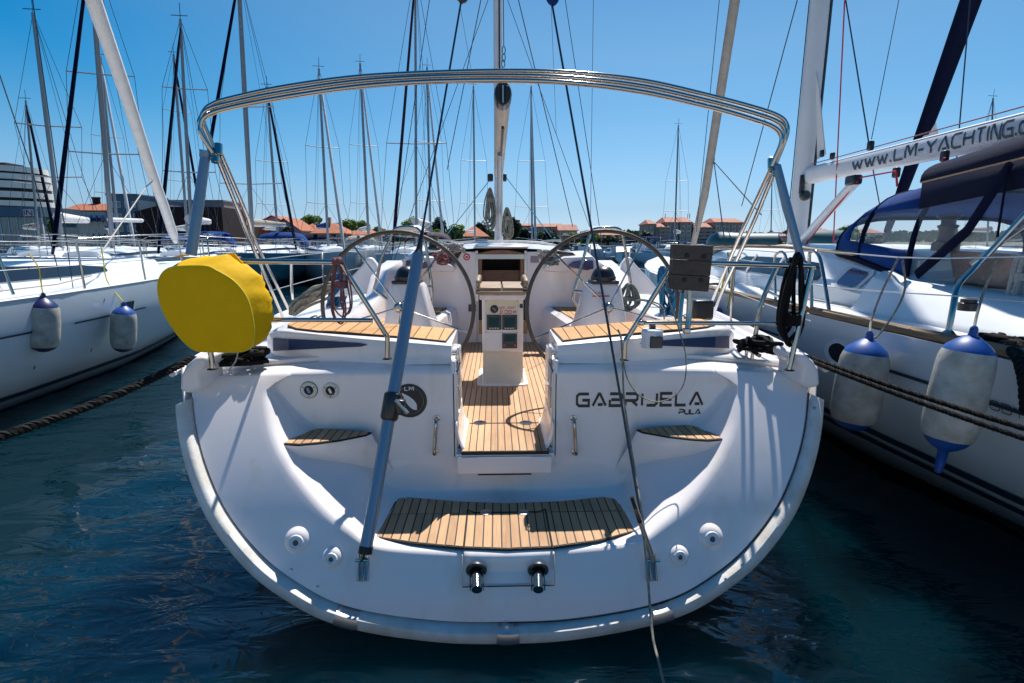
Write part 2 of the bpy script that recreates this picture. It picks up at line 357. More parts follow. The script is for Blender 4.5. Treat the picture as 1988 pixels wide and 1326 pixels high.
def clip(poly, a, b, c):
    """keep the part of the 2-D polygon where a*x + b*y <= c"""
    out = []
    for i in range(len(poly)):
        p, q = poly[i], poly[(i+1) % len(poly)]
        dp = a*p[0] + b*p[1] - c; dq = a*q[0] + b*q[1] - c
        if dp <= 0: out.append(p)
        if (dp < 0 < dq) or (dq < 0 < dp):
            t = dp / (dp - dq); out.append((lerp(p[0], q[0], t), lerp(p[1], q[1], t)))
    return out
def planked(name, poly, zf, pitch, parent, pmat, gap=.005, x0=0.0, inset=.006, label=None, base_th=.02, plank='plank', rise=.003, cuts=()):
    """a caulking sheet cut to poly with single planks (running along Y) laid on it as its children"""
    if isinstance(zf, (int, float)): z_ = zf; zf = lambda x, y: z_
    mb = MB(); mb.prism([(x, y, zf(x, y) - base_th) for x, y in poly], (0, 0, base_th))
    base = mb.build(name, M['caulk'], parent)
    if label: base['label'] = label
    cx = sum(p[0] for p in poly) / len(poly); cy = sum(p[1] for p in poly) / len(poly)
    # inset the outline so that a caulking border shows
    ar = sum(poly[i][0]*poly[(i+1) % len(poly)][1] - poly[(i+1) % len(poly)][0]*poly[i][1] for i in range(len(poly)))
    sg = 1 if ar > 0 else -1; ins = []
    for i in range(len(poly)):
        a, p, b = V(poly[i-1]), V(poly[i]), V(poly[(i+1) % len(poly)])
        d1 = (p-a).normalized(); d2 = (b-p).normalized(); n1 = V((-d1.y, d1.x))*sg; n2 = V((-d2.y, d2.x))*sg
        nn = (n1+n2); nn = nn.normalized() if nn.length > 1e-6 else n1
        q = p + nn * inset / max(.45, nn.dot(n1)); ins.append((q.x, q.y))
    xs = [p[0] for p in ins]; k0 = math.floor((min(xs)-x0)/pitch); k1 = math.ceil((max(xs)-x0)/pitch)
    for k in range(k0, k1 + 1):
        a = x0 + k*pitch + gap/2; b = x0 + (k+1)*pitch - gap/2
        pc = clip(clip(ins, -1, 0, -a), 1, 0, b)
        pieces = [pc]
        for cy_ in cuts:
            np_ = []
            for q in pieces: np_ += [clip(q, 0, 1, cy_ - gap/2), clip(q, 0, -1, -(cy_ + gap/2))]
            pieces = np_
        for q in pieces:
            if len(q) < 3: continue
            A = abs(sum(q[i][0]*q[(i+1) % len(q)][1] - q[(i+1) % len(q)][0]*q[i][1] for i in range(len(q))))/2
            if A < 2e-4: continue
            h = random.uniform(0, .0012)
            MB().prism([(x, y, zf(x, y) - .002) for x, y in q], (0, 0, rise + .002 + h)).build(plank, pmat, base, smooth=0)
    return base
def strands(mb, pts, r, n=3, pitch=.07, seg=9, sides=5):
    """a laid rope: n strands twisted round the path"""
    pts = [V(p) for p in pts]; d = [0]
    for i in range(1, len(pts)): d.append(d[-1] + (pts[i]-pts[i-1]).length)
    L = d[-1]; N = int(L / pitch * seg) + 2; path = []
    j = 0
    for i in range(N):
        s = L * i / (N-1)
        while j < len(d)-2 and d[j+1] < s: j += 1
        t = (s - d[j]) / max(1e-9, d[j+1]-d[j]); path.append((pts[j].lerp(pts[j+1], t), (pts[j+1]-pts[j]).normalized(), s))
    for k in range(n):
        q = []
        for p, t, s in path:
            a = t.orthogonal().normalized() if abs(t.z) > .99 else t.cross(V((0,0,1))).normalized(); b = t.cross(a)
            an = 2*math.pi*(s/pitch + k/n); q.append(p + (a*math.cos(an) + b*math.sin(an)) * r * .5)
        mb.tube(q, r*.56, n=sides)
    return mb
def sag(a, b, s, n=14):
    a, b = V(a), V(b); return [a.lerp(b, i/n) - V((0, 0, s * 4 * (i/n) * (1 - i/n))) for i in range(n+1)]
# ================================================================== WATER
def wave(x, y):
    d = math.hypot(x, y)
    f = 1 if d < 9 else max(.25, 9 / d)
    h = .022 * noise.noise(V((x*.9, y*1.5, 0))) + .015 * noise.noise(V((x*2.3 + y*.5, y*3.4, 3))) + .004 * noise.noise(V((x*5, y*8, 7)))
    return h * f
def axis_steps(lo, hi, c, d0, g):
    xs = [c]; s = d0; x = c
    while x < hi: x += s; s *= g; xs.append(min(x, hi))
    s = d0; x = c; ys = []
    while x > lo: x -= s; s *= g; ys.append(max(x, lo))
    return sorted(set(ys + xs))
wx_ = axis_steps(-900, 900, 0, .05, 1.024); wy_ = axis_steps(-30, 900, 1.2, .035, 1.018)
mb = MB(); mb.grid([[V((x, y, wave(x, y))) for x in wx_] for y in wy_])
water = mb.build('sea_water', None, None, smooth=180)
m = bpy.data.materials.new('sea_water'); m.use_nodes = True; n = m.node_tree.nodes; l = m.node_tree.links; b = n['Principled BSDF']
b.inputs['Subsurface Weight'].default_value = 1; b.inputs['Subsurface Radius'].default_value = (1, 1, 1); b.inputs['Subsurface Scale'].default_value = 1.1; b.subsurface_method = 'BURLEY'; b.inputs['Base Color'].default_value = (.0003, .0125, .0195, 1); b.inputs['Roughness'].default_value = .03; b.inputs['IOR'].default_value = 1.58
tc = n.new('ShaderNodeTexCoord'); mp = n.new('ShaderNodeMapping'); mp.inputs['Scale'].default_value = (.7, 1.7, 1); mp.inputs['Rotation'].default_value = (0, 0, .25)
l.new(tc.outputs['Object'], mp.inputs[0])
t1 = n.new('ShaderNodeTexNoise'); t1.inputs['Scale'].default_value = 3.2; t1.inputs['Detail'].default_value = 3; t1.inputs['Roughness'].default_value = .55; t1.inputs['Distortion'].default_value = .6
l.new(mp.outputs[0], t1.inputs['Vector'])
t2 = n.new('ShaderNodeTexNoise'); t2.inputs['Scale'].default_value = .35; t2.inputs['Detail'].default_value = 2; l.new(tc.outputs['Object'], t2.inputs['Vector'])
r2 = n.new('ShaderNodeMapRange'); r2.inputs['From Min'].default_value = .35; r2.inputs['From Max'].default_value = .65; r2.inputs['To Min'].default_value = .25; r2.inputs['To Max'].default_value = 1
l.new(t2.outputs[0], r2.inputs[0])
sx = n.new('ShaderNodeSeparateXYZ'); l.new(tc.outputs['Object'], sx.inputs[0])
r3 = n.new('ShaderNodeMapRange'); r3.inputs['From Min'].default_value = 2.0; r3.inputs['From Max'].default_value = -2.5; r3.inputs['To Min'].default_value = .5; r3.inputs['To Max'].default_value = 1
l.new(sx.outputs['X'], r3.inputs[0])
mm = n.new('ShaderNodeMath'); mm.operation = 'MULTIPLY'; l.new(t1.outputs[0], mm.inputs[0]); l.new(r2.outputs[0], mm.inputs[1])
m2 = n.new('ShaderNodeMath'); m2.operation = 'MULTIPLY'; l.new(mm.outputs[0], m2.inputs[0]); l.new(r3.outputs[0], m2.inputs[1])
bp = n.new('ShaderNodeBump'); bp.inputs['Strength'].default_value = .8; bp.inputs['Distance'].default_value = .055
l.new(m2.outputs[0], bp.inputs['Height']); l.new(bp.outputs[0], b.inputs['Normal'])
water.data.materials.append(m); tag(water, 'dark teal rippled harbour water', kind='structure')

# ================================================================== MAIN YACHT
Y0 = thing('sailing_yacht', (0, 2.4, 0), 'white sailing yacht in the foreground seen from astern, open teak cockpit between two steering wheels', 'yacht')
def YT(x, z):
    h = z - .15
    return 2.35 + .33 * h + .26 * h * h + .085 * x * x / (.35 + x * x)
def onT(px, py):
    d = ray(px, py); t = 2.8
    for _ in range(30):
        p = CAM + d * (t / d.y); t = .5 * t + .5 * YT(p.x, p.z)
    return CAM + d * (t / d.y)
XO = 0.02
def half(pts):   # right-half pixel points -> (x, z)
    return [(onT(px, py).x, onT(px, py).z) for px, py in pts]
_out = [(1592,700),(1590,760),(1583,840),(1563,920),(1528,1000),(1468,1080),(1408,1132),(1332,1178),(1240,1207),(1115,1229),(985,1237)]
oh = half(_out)
oh = [(x - oh[-1][0] * (1 if True else 0), z) for x, z in oh]
oh[-1] = (0, oh[-1][1])
ohs = catmull([(x, z, 0) for x, z in oh], 6); ohs = [(max(0, p.x), p.y) for p in ohs]
def ztop(x): return 1.305 - .085 * (abs(x) / 1.6) ** 2
# full outline from left-top over the bottom to right-top
outline = [(-x, z) for x, z in ohs] + [(x, z) for x, z in ohs[-2::-1]]
OZ = 1.215
# radial distance of outline for an angle
def rad(poly, th):
    dx, dz = math.cos(th), math.sin(th); best = None
    for i in range(len(poly) - 1):
        ax, az = poly[i][0], poly[i][1] - OZ; bx_, bz = poly[i+1][0] - ax, poly[i+1][1] - OZ - az
        den = dx * bz - dz * bx_
        if abs(den) < 1e-12: continue
        t = (ax * bz - az * bx_) / den; u = (ax * dz - az * dx) / den
        if t > 0 and -.001 <= u <= 1.001: best = t if best is None else max(best, t)
    return best
ext = [(outline[0][0], 1.6)] + outline + [(outline[-1][0], 1.6)]
_rec = [(1440,715),(1438,760),(1430,825),(1410,880),(1378,930),(1334,985),(1290,1022),(1235,1050),(1115,1070),(985,1075)]
rh = half(_rec); rh = [(x - rh[-1][0], z) for x, z in rh]; rh[-1] = (0, rh[-1][1])
rh = [(x, min(z, rh[-1][1] + .012) if x < .70 else z) for x, z in rh]
rhs = [(max(0, p.x), p.y) for p in catmull([(x, z, 0) for x, z in rh], 6)]
rhs = [(rhs[0][0] - .16, OZ + .02), (rhs[0][0] - .15, OZ - .004), (rhs[0][0] - .09, OZ - .03), (rhs[0][0] - .035, OZ - .075)] + [q for q in rhs if q[1] < OZ - .12]
recess = [(-rhs[0][0], 1.6)] + [(-x, z) for x, z in rhs] + [(x, z) for x, z in rhs[-2::-1]] + [(rhs[0][0], 1.6)]
ZP = rh[-1][1]           # platform height
YW = 3.08                # back wall
NA = 128
rows = []
for j in range(NA + 1):
    th = math.pi + math.pi * j / NA
    Ro = rad(ext, th) - .055; Rl = rad(recess, th); dx, dz = math.cos(th), math.sin(th)
    side = 0
    row = []
    for t in (0, .04, .15, .3, .45, .6, .75, .88, .96):
        r = lerp(Ro, Rl, t); x, z = dx * r, OZ + dz * r
        y = YT(x, z) + (.02 * (1 - t / .04) if t < .04 else 0)
        row.append(V((x, y, z)))
    xl, zl = dx * Rl, OZ + dz * Rl; yl = YT(xl, zl)
    dep = max(.0, YW - yl); side = sstep((abs(xl) - .62) / .30)
    dlt = lerp(.02, .125, side) * min(1, dep / .42) ** 1.6
    # lip fillet, side/floor, wall fillet : (inward, depth) path
    fr = min(.045, dep * .3 + .004)
    prof = [(fr*.1, fr*.08), (fr*.45, fr*.5), (fr*.62, fr*1.2)]
    for k in range(1, 9):
        t = k / 9; prof.append((fr*.62 + dlt * (t ** 1.5), lerp(fr*1.2, dep - .06 * min(1, dep/.2), t)))
    e0 = prof[-1]; rem = dep - e0[1]
    wf = .02 + (.03 + .04 * side) * min(1, dep/.42) ** 2
    nfl = len(prof)
    for k in range(1, 6):
        a = k / 5 * math.pi / 2; prof.append((e0[0] + wf * (1 - math.cos(a)), e0[1] + rem * math.sin(a)))
    for k_, (i_, d_) in enumerate(prof):
        ic = (i_ if k_ < 3 else fr*.62 + (i_ - e0[0] if k_ >= nfl else 0))
        row.append(V((lerp(xl, xl - dx*i_, side), yl + d_, lerp(zl + (ic - fr*.62 if k_ >= nfl else 0), zl - dz*i_, side))))
        if k_ < 3: row[-1].z = lerp(zl + fr*.25*(k_+1)/3, zl - dz*i_, side)
        elif side < 1: row[-1].z += (1 - side) * fr * .25
    pe = row[-1]
    for t in (.15, .3, .5, .7, .85, .999):
        row.append(V((lerp(pe.x, 0, t), YW, lerp(pe.z, OZ, t))))
    rows.append(row)
# rows above the first and last ray: the rounded ridge and the deck behind it
def ridge_rows(row):
    out = []
    for (f, dy) in ((.2, .006), (.42, .022), (.66, .05), (.86, .08), (.97, .11), (1.0, .15), (1.0, .24)):
        out.append([V((p.x, p.y + dy * (1 if i > 8 else 1), lerp(OZ, ztop(p.x), f))) for i, p in enumerate(row)])
    return out
top_l = ridge_rows(rows[0])[::-1]; top_r = ridge_rows(rows[-1])
mb = MB(); mb.grid(top_l + rows + top_r)
me = bpy.data.meshes.new('t'); me.from_pydata(mb.v, [], mb.f)
bm = bmesh.new(); bm.from_mesh(me); bmesh.ops.remove_doubles(bm, verts=bm.verts, dist=1e-4)
GW, ZF = .283, .765       # half width of the walk-through and its sill
for co, no in (((GW,0,0),(1,0,0)), ((-GW,0,0),(1,0,0)), ((0,0,ZF),(0,0,1))):
    bmesh.ops.bisect_plane(bm, geom=bm.verts[:] + bm.edges[:] + bm.faces[:], plane_co=co, plane_no=no)
bmesh.ops.delete(bm, geom=[f for f in bm.faces if abs(f.calc_center_median().x) < GW - 1e-4 and f.calc_center_median().z > ZF + 1e-4], context='FACES')
bmesh.ops.recalc_face_normals(bm, faces=bm.faces)
mb = MB(); bm.verts.ensure_lookup_table(); mb.v = [v.co.copy() for v in bm.verts]; mb.f = [tuple(v.index for v in f.verts) for f in bm.faces]; bm.free()
# make sure normals face the camera
a, b_, c_ = [mb.v[i] for i in mb.f[len(mb.f)//2][:3]]
transom = mb.build('transom', M['gel'], Y0, smooth=50)

# hull sides
ST = [(0, 1.0, 0), (.4, 1.035, 0), (1.2, 1.09, .0), (2.5, 1.16, -.1), (4, 1.20, -.2), (6, 1.2, -.3), (8, 1.10, -.3), (10, .82, -.25), (11.5, .5, -.15), (12.7, .17, .1), (13.2, .01, .5)]
zt0 = outline[0][1]; zb0 = min(p[1] for p in outline)
rows = []
for s, wx, dzb in ST:
    zt = zt0 + .25 * (s / 13.2) ** 2
    row = []
    for (x, z) in outline:
        k = (zt0 - z) / (zt0 - zb0); zz = lerp(zt, zb0 + dzb, k)
        yy = lerp(YT(x, z), 2.75, min(1, s / 3)) + s + .03
        row.append(V((x * wx * (1 - .3 * k * (s/13.2) ** 2), yy, zz)))
    rows.append(row)
hull = MB().grid(rows, flip=True).build('hull', M['gel'], Y0, smooth=60, solid=.012)
def hullw(Y):
    return interp(Y - 2.9, [s[0] for s in ST], [s[1] for s in ST]) * outline[-1][0]

# rubbing rim round the transom: worn band with a top lit by the sun
def sweep(pts2, prof, i0=0, i1=None):
    n = len(pts2); rws = []
    for i in range(i0, (i1 if i1 is not None else n)):
        x, z = pts2[i]; a = pts2[max(0, i-1)]; b = pts2[min(n-1, i+1)]
        d = V((b[0]-a[0], b[1]-a[1])).normalized(); nr = V((-d.y, d.x))   # inward (up at the bottom)
        y = YT(x, z)
        rws.append([V((x + nr.x*o, y + f, z + nr.y*o)) for o, f in prof])
    return rws
def dense(pts, n):
    return [(p.x, p.y) for p in catmull([(a, b, 0) for a, b in pts], n)]
od = dense(outline, 3)
iS = 7 * 3
prof = [(-.012, .05), (-.016, .0), (-.014, -.028), (0, -.038), (.030, -.040), (.044, -.034), (.052, -.018), (.054, .012), (.05, .05)]
rim = MB().grid(sweep(od, prof, iS, len(od) - iS), closed=True).build('rubbing_rim', M['gelrim'], Y0, smooth=40, fix=True)
prof2 = [(a * 1.0 + (.003 if a > .02 else -.003), f - (.004 if f < .03 else 0)) for a, f in prof]
def rim_at(px):
    best = min(range(len(od)), key=lambda i: abs(od[i][0] - onT(px, 1200).x) + (1 if od[i][1] > .5 else 0)); return best
for px0, px1 in ((652, 695), (962, 1010), (1262, 1305)):
    i0, i1 = sorted((rim_at(px0), rim_at(px1)))
    a0, a1 = od[i0], od[i1]
    seg = [(lerp(a0[0], a1[0], t/4), lerp(a0[1], a1[1], t/4) - .004*4*(t/4)*(1-t/4)) for t in range(5)]
    MB().grid(sweep(seg, prof2), closed=True).build('joint_plate', M['steeldull'], Y0, smooth=30, fix=True)
for px, py in ((572, 1098), (622, 1131), (1434, 1090), (1402, 1117), (984, 1206), (1592 - 20, 790)):
    p = onT(px, py); MB().lathe([(.0, .0), (.009, .0), (.009, .004), (0, .006)], p + V((0, -.042, .004)), (0, -1, .5), 8).build('screw', M['steeldull'], Y0)
# seams on the transom (panel joint beside the rim)
for sgn in (-1, 1):
    q = []
    for i in range(len(outline)//2 + 1):
        x, z = outline[i]; th = math.atan2(z - OZ, x); Ro = rad(ext, th) - .062
        if z < OZ - .05: q.append(V((sgn*-1*math.cos(th)*Ro*-1 if sgn < 0 else -math.cos(th)*Ro, YT(math.cos(th)*Ro, OZ+math.sin(th)*Ro) - .001, OZ + math.sin(th)*Ro)))
    MB().tube(q, .002, 5).build('seam', M['caulk'], Y0)

# corner fairings ("horns")
for sgn, nm in ((-1, 0), (1, 1)):
    pts = [(1556,745),(1574,756),(1594,750),(1592,722),(1582,702),(1566,688),(1548,686),(1546,700),(1560,716)]
    v = [P(px, py, 2.93) for px, py in pts]
    if sgn < 0: v = [mir(p) for p in v]
    mb = MB().prism(v, (-.045 * sgn, .20, .015)); mb.build('corner_fairing', M['gel'], Y0, bevel=.022, seg=4, fix=True)
# deck
def deck_in(Y): return interp(Y, [3.0, 3.55, 3.6, 6.5, 6.6, 12], [GW, GW, 1.45, 1.45, 1.2, .2])
for sgn in (-1, 1):
    rws = []
    for Yv in (3.22, 3.4, 3.56, 3.6, 4, 5, 6, 6.5, 7.5, 9, 11, 12.5, 14, 15.4):
        xi, xo = deck_in(Yv), max(deck_in(Yv) + .02, hullw(Yv) + .005)
        rws.append([V((sgn*lerp(xi, xo, k/6), Yv, ztop(min(1.8, lerp(xi, xo, k/6))) + .25*((Yv-2.9)/13.2)**2)) for k in range(7)])
    MB().grid(rws, flip=sgn > 0).build('side_deck', M['gel'], Y0, smooth=50, solid=.03)
    # walk-through cheeks
    mb = MB(); mb.bx(sgn*GW, sgn*(GW+.03), YW - .0, 3.62, .70, 1.295)
    mb.build('gate_cheek', M['gel'], Y0, bevel=.012)
    for py0, py1, px_ in ((672, 692, 1087), (700, 745, 1091), (752, 790, 1089)):
        zc = (P(px_, py0, 3.2).z + P(px_, py1, 3.2).z) / 2; hh = abs(P(px_, py0, 3.2).z - P(px_, py1, 3.2).z)
        MB().box((sgn*(GW - .008), 3.22, zc), (.016, .10, hh), taper=.8).build('gate_latch', M['white'] if py0 == 672 else M['steeldull'], Y0, bevel=.005)
    MB().box((sgn*(GW - .004), 3.10, .98), (.01, .014, .46)).build('gate_channel', M['steeldull'], Y0)
    MB().tube([V((sgn*(GW-.004), 3.10, 1.22)), V((sgn*(GW-.02), 3.14, 1.27)), V((sgn*(GW-.01), 3.13, 1.325)), V((sgn*(GW+.02), 3.12, 1.335))], .006, 6).build('gate_hook', M['steel'], Y0)

# sill drawer
p0, p1 = P(887, 885, 3.0), P(1071, 917, 3.0)
MB().bx(p0.x, p1.x, 2.985, 3.10, p1.z, p0.z - .004).build('sill_drawer', M['gel'], Y0, bevel=.006)
MB().bx(p0.x + .12, p1.x - .12, 2.983, 3.07, p1.z - .006, p1.z + .002).build('drawer_slot', M['dark'], Y0)
for sgn in (-1, 1):  # rounded moulding in the lower corners of the gap
    cx = sgn * .255; q = []
    rws = []
    for Yv in (3.02, 3.1, 3.42, 3.56):
        rws.append([V((sgn * (GW + .002 - .055 * (1 - math.cos(a))), Yv, .775 + .16 * (1 - math.sin(a)))) for a in [k/8*math.pi/2 for k in range(9)]])
    MB().grid(rws, flip=sgn < 0).build('gap_fillet', M['gel'], Y0, smooth=60, solid=.006)

# cockpit floor ------------------------------------------------------------
ZC = .78
MB().bx(-1.3, 1.3, 3.5, 6.52, ZC - .06, ZC - .02).build('cockpit_tub_floor', M['gel'], Y0)
MB().bx(-GW, GW, 3.0, 3.5, ZC - .06, ZC - .02).build('cockpit_tub_floor', M['gel'], Y0)
step = [(-.252, 2.985), (.252, 2.985), (.252, 3.475), (-.252, 3.475)]
planked('cockpit_step', step, ZC, .042, Y0, M['teakg'], inset=.005, gap=.006)
fl = [(-.24, 3.485), (.24, 3.485), (.27, 3.54), (.36, 3.58), (.50, 3.8), (.60, 4.2), (.60, 5.2), (.44, 6.5), (-.44, 6.5), (-.60, 5.2), (-.60, 4.2), (-.50, 3.8), (-.36, 3.58), (-.27, 3.54)]
planked('cockpit_floor', fl, ZC, .042, Y0, M['teakg'], inset=.005, gap=.006)
for px in (932, 1021):
    p = PZ(px, 821, ZC + .004); MB().lathe([(.0, 0), (.042, 0), (.042, .003), (.0, .004)], p, (0,0,1), 24).build('floor_latch', M['steel'], Y0)

# swim platform ------------------------------------------------------------
ZPt = ZP + .024
ppx = [(727,1043),(770,969),(790,965),(880,973),(985,977),(1090,973),(1170,965),(1192,968),(1248,1018),(1246,1030),(1160,1050),(1072,1062),(985,1066),(900,1063),(800,1054)]
pp = [PZ(a, b, ZPt) for a, b in ppx]; pp = [(p.x, p.y) for p in pp]
pcen = (min(p[0] for p in pp) + max(p[0] for p in pp)) / 2
hx0, hx1 = PZ(903, 1040, ZPt).x, PZ(1068, 1040, ZPt).x; hy = PZ(985, 996, ZPt).y
plat = planked('swim_platform', pp, ZPt, .047, Y0, M['teakg'], gap=.007, x0=hx0, base_th=.012, cuts=(hy,))
hb = MB()
hb.tube([V((hx0, PZ(903, 1066, ZPt).y, ZPt+.003)), V((hx0, hy + .03, ZPt+.003)), V((hx0+.04, hy, ZPt+.003)), V((hx1-.04, hy, ZPt+.003)), V((hx1, hy+.03, ZPt+.003)), V((hx1, PZ(1068, 1066, ZPt).y, ZPt+.003))], .006, 6)
hb.build('hatch_edge', M['caulk'], plat)
for px in (943, 1016):
    p = PZ(px, 995, ZPt + .004); mb = MB().lathe([(.0, 0), (.031, 0), (.031, .003), (.026, .004), (0, .004)], p, (0,0,1), 24); l_ = mb.build('latch_plate', M['steeldull'], Y0)
    MB().box(p + V((0, 0, .005)), (.05, .012, .003)).build('latch_handle', M['steel'], l_)
# hatch apron over the lip + ladder tubes
apron = MB(); rws = []
for k in range(13):
    x = lerp(hx0 - .004, hx1 + .004, k/12)
    pts = []
    zc, yc = ZP + .008, 0
    for a_, b__ in ((.09, .004), (.03, .004), (.0, -.003), (-.010, -.02), (-.014, -.05), (-.025, -.09), (-.036, -.125)):
        # offsets: depth from the lip, height
        pts.append(V((x, YT(x, ZP) + a_ - .012 + (0 if a_ >= 0 else 0), zc + b__)))
    rws.append(pts)
MB().grid(rws, flip=True).build('ladder_hatch_apron', M['gel'], Y0, smooth=60, solid=.01, fix=True)
zz = [.455, .40, .36, .318]
for sx_ in (hx0 - .006, hx1 + .006):
    MB().tube([V((sx_, YT(0, .44) + .06, .455)), V((sx_, YT(0, .44) - .008, .452)), V((sx_, YT(0, .40) - .02, .41)), V((sx_, YT(0, .33) - .014, .325))], .0035, 6).build('hatch_seam', M['cream'], Y0)
MB().tube([V((hx0 - .004, YT(0, .32) - .012, .322)), V((hx1 + .004, YT(0, .32) - .012, .322))], .003, 5).build('hatch_seam', M['caulk'], Y0)
for px in (925, 1044):
    p = onT(px, 1100); e = onT(px, 1140)
    sock = MB().lathe([(.050, -.012), (.052, .0), (.046, .007), (.034, .002), (.030, -.014)], p + V((0, -.025, -.006)), (0, -1, -.35), 24).build('ladder_socket', M['grey'], Y0)
    a = V((p.x, p.y - .01, p.z - .005)); b_ = V((e.x, e.y - .10, e.z + .055))
    b_ = P(px + 1, 1143, 2.33)
    t_ = MB().tube([a, b_], .0235, 16).build('ladder_tube', M['steel'], Y0)
    MB().tube([b_, b_ + (b_ - a).normalized() * .006], .0255, 16).build('tube_cap', M['steel'], t_)
    for s_ in (-1, 1):
        q0 = a.lerp(b_, .3) + V((s_*.031, 0, 0)); q1 = b_ + V((s_*.031, .004, -.012))
        MB().tube([q0, q1], .004, 6).build('ladder_bracket', M['steel'], t_)
        MB().tube([b_.lerp(a, .2) + V((s_*.018, 0, 0)), b_.lerp(a, .2) + V((s_*.036, 0, 0))], .006, 6).build('pin', M['steel'], t_)

# corner steps ---------------------------------------------------------------
ZS = .893
spx = [(553,861),(592,833),(605,831),(670,834),(726,839),(715,844),(665,854),(620,860),(585,863)]
for sgn in (-1, 1):
    q = [PZ(a, b, ZS) for a, b in spx]; c0 = .012
    q = [V((sgn * -1 * (p.x - c0) * (1) if sgn > 0 else p.x - c0, p.y, p.z)) for p in q]
    xy = [(p.x, p.y) for p in q]
    # body below: loft from the ledge edge to a point lower on the wall
    up = [V((x, y, ZS - .008)) for x, y in xy]
    front = [up[0]] + up[:3:-1] if False else [up[i] for i in (0, 8, 7, 6, 5, 4)]
    rws = []
    for t in range(9):
        tt = t / 8; row = []
        for i, p in enumerate(front):
            f = sstep(tt)
            bx_ = p.x * (1 - .20 * tt); by = lerp(p.y - .006, YW + .02, f ** .8 if i else f ** .8 * .4); bz = lerp(p.z, .50, tt)
            row.append(V((bx_, by, bz)))
        rws.append(row)
    top = [V((p.x, p.y - .006, p.z)) for p in front]; 
    st_ = MB(); st_.grid(rws, flip=sgn < 0)
    st_.add([V((x * 1.0, y, ZS - .008)) for x, y in xy] , [tuple(range(len(xy)))])
    st_.build('corner_step_moulding', M['gel'], Y0, smooth=45, fix=True)
    planked('corner_step', xy, ZS, .046, Y0, M['teakg'], gap=.007, base_th=.014)

# transom fittings --------------------------------------------------------------
def socket(px, py, r, wall=False, deep='grey', col='cream', rings=True, ax=None):
    p = P(px, py, YW - .001) if wall else onT(px, py)
    ax = ax or ((0, -1, 0) if wall else (0, -.86, .5))
    return p, ax
for px, py, inn in ((600, 757, 'bluetube'), (642, 758, 'black')):
    p, ax = socket(px, py, .047, True)
    s_ = MB().lathe([(.047, 0), (.047, .005), (.040, .009), (.028, .009), (.026, -.004)], p, ax, 28, caps=False).build('inlet_flange', M['cream'], Y0)
    if px == 600: MB().lathe([(.050, 0), (.050, .003), (.047, .003)], p, ax, 28, caps=False).build('inlet_gasket', M['rubber'], s_)
    MB().lathe([(.027, 0), (.027, .003), (.0, .003)], p, ax, 20).build('inlet_hole', M['dark'], s_)
    MB().box(p + V((0, -.008, 0)), (.018, .016, .038), Matrix.Rotation(R(-20), 3, 'Y')).build('inlet_cap', M[inn] if inn != 'black' else M['steeldull'], s_, bevel=.005)
    for k in range(3):
        a = 2*math.pi*k/3 + .5; MB().lathe([(.0035, 0), (.0035, .002), (0, .002)], p + V((.036*math.cos(a), -.009, .036*math.sin(a))), ax, 6).build('screw', M['dark'], s_)
for px, py, r in ((577, 1052, .040), (645, 1084, .033), (1380, 1045, .040), (1318, 1080, .033)):
    p = onT(px, py); ax = (0, -.95, .30)
    s_ = MB().lathe([(r*2.0, -.02), (r*1.7, -.004), (r*1.4, .009), (r*1.15, .016), (r*.98, .018)], p, ax, 32, caps=True).build('exhaust_boss', M['gel'], Y0, smooth=80)
    MB().lathe([(r*.98, .014), (r*.96, .024), (r*.9, .028), (r*.66, .028), (r*.60, .022), (r*.50, .022), (r*.46, .026), (r*.38, .026), (r*.34, .015)], p, ax, 28, caps=False).build('exhaust_ring', M['white'], s_, smooth=60)
    MB().lathe([(r*.38, .012), (r*.38, .019), (0, .019)], p, ax, 20).build('exhaust_hole', M['grey'], s_)
# grab handles
for px, sg in ((848, -1), (1113, 1)):
    a, b_ = P(px, 812, YW), P(px + 3 * -sg * -1, 878, YW)
    o = V((0, -.05, 0))
    MB().tube(catmull([a, a + o*.6, a + o + V((0,0,-.02)), a.lerp(b_, .5) + o, b_ + o + V((0,0,.02)), b_ + o*.6, b_], 6), .0105, 12).build('grab_handle', M['steel'], Y0, smooth=60)
    for q in (a, b_): MB().lathe([(.019, 0), (.019, .004), (.012, .006)], q, (0,-1,0), 16).build('handle_foot', M['steel'], Y0)

# boat name and port of registry
n0, n1 = P(1120, 785, YW - .002), P(1365, 766, YW - .002); nb = P(1120, 788, YW).z; ntp = P(1120, 765, YW).z
W_ = n1.x - n0.x; H_ = ntp - nb
def namefn(u, v, w): return V((n0.x + W_*u, YW - .0022 - .0004*w, nb + H_*v))
lettering('GABRIJELA', namefn, 1.33, gap=.34, th=.25).build('name_lettering', M['print'], Y0, smooth=0)['label'] = 'black lettering GABRIJELA'
m0, m1 = P(1318, 803.5, YW), P(1360, 794.5, YW)
lettering('PULA', lambda u, v, w: V((m0.x + (m1.x-m0.x)*u, YW - .0022 - .0004*w, m0.z + (m1.z-m0.z)*v)), 1.25, gap=.25, th=.30).build('port_lettering', M['print'], Y0, smooth=0)['label'] = 'black lettering PULA'
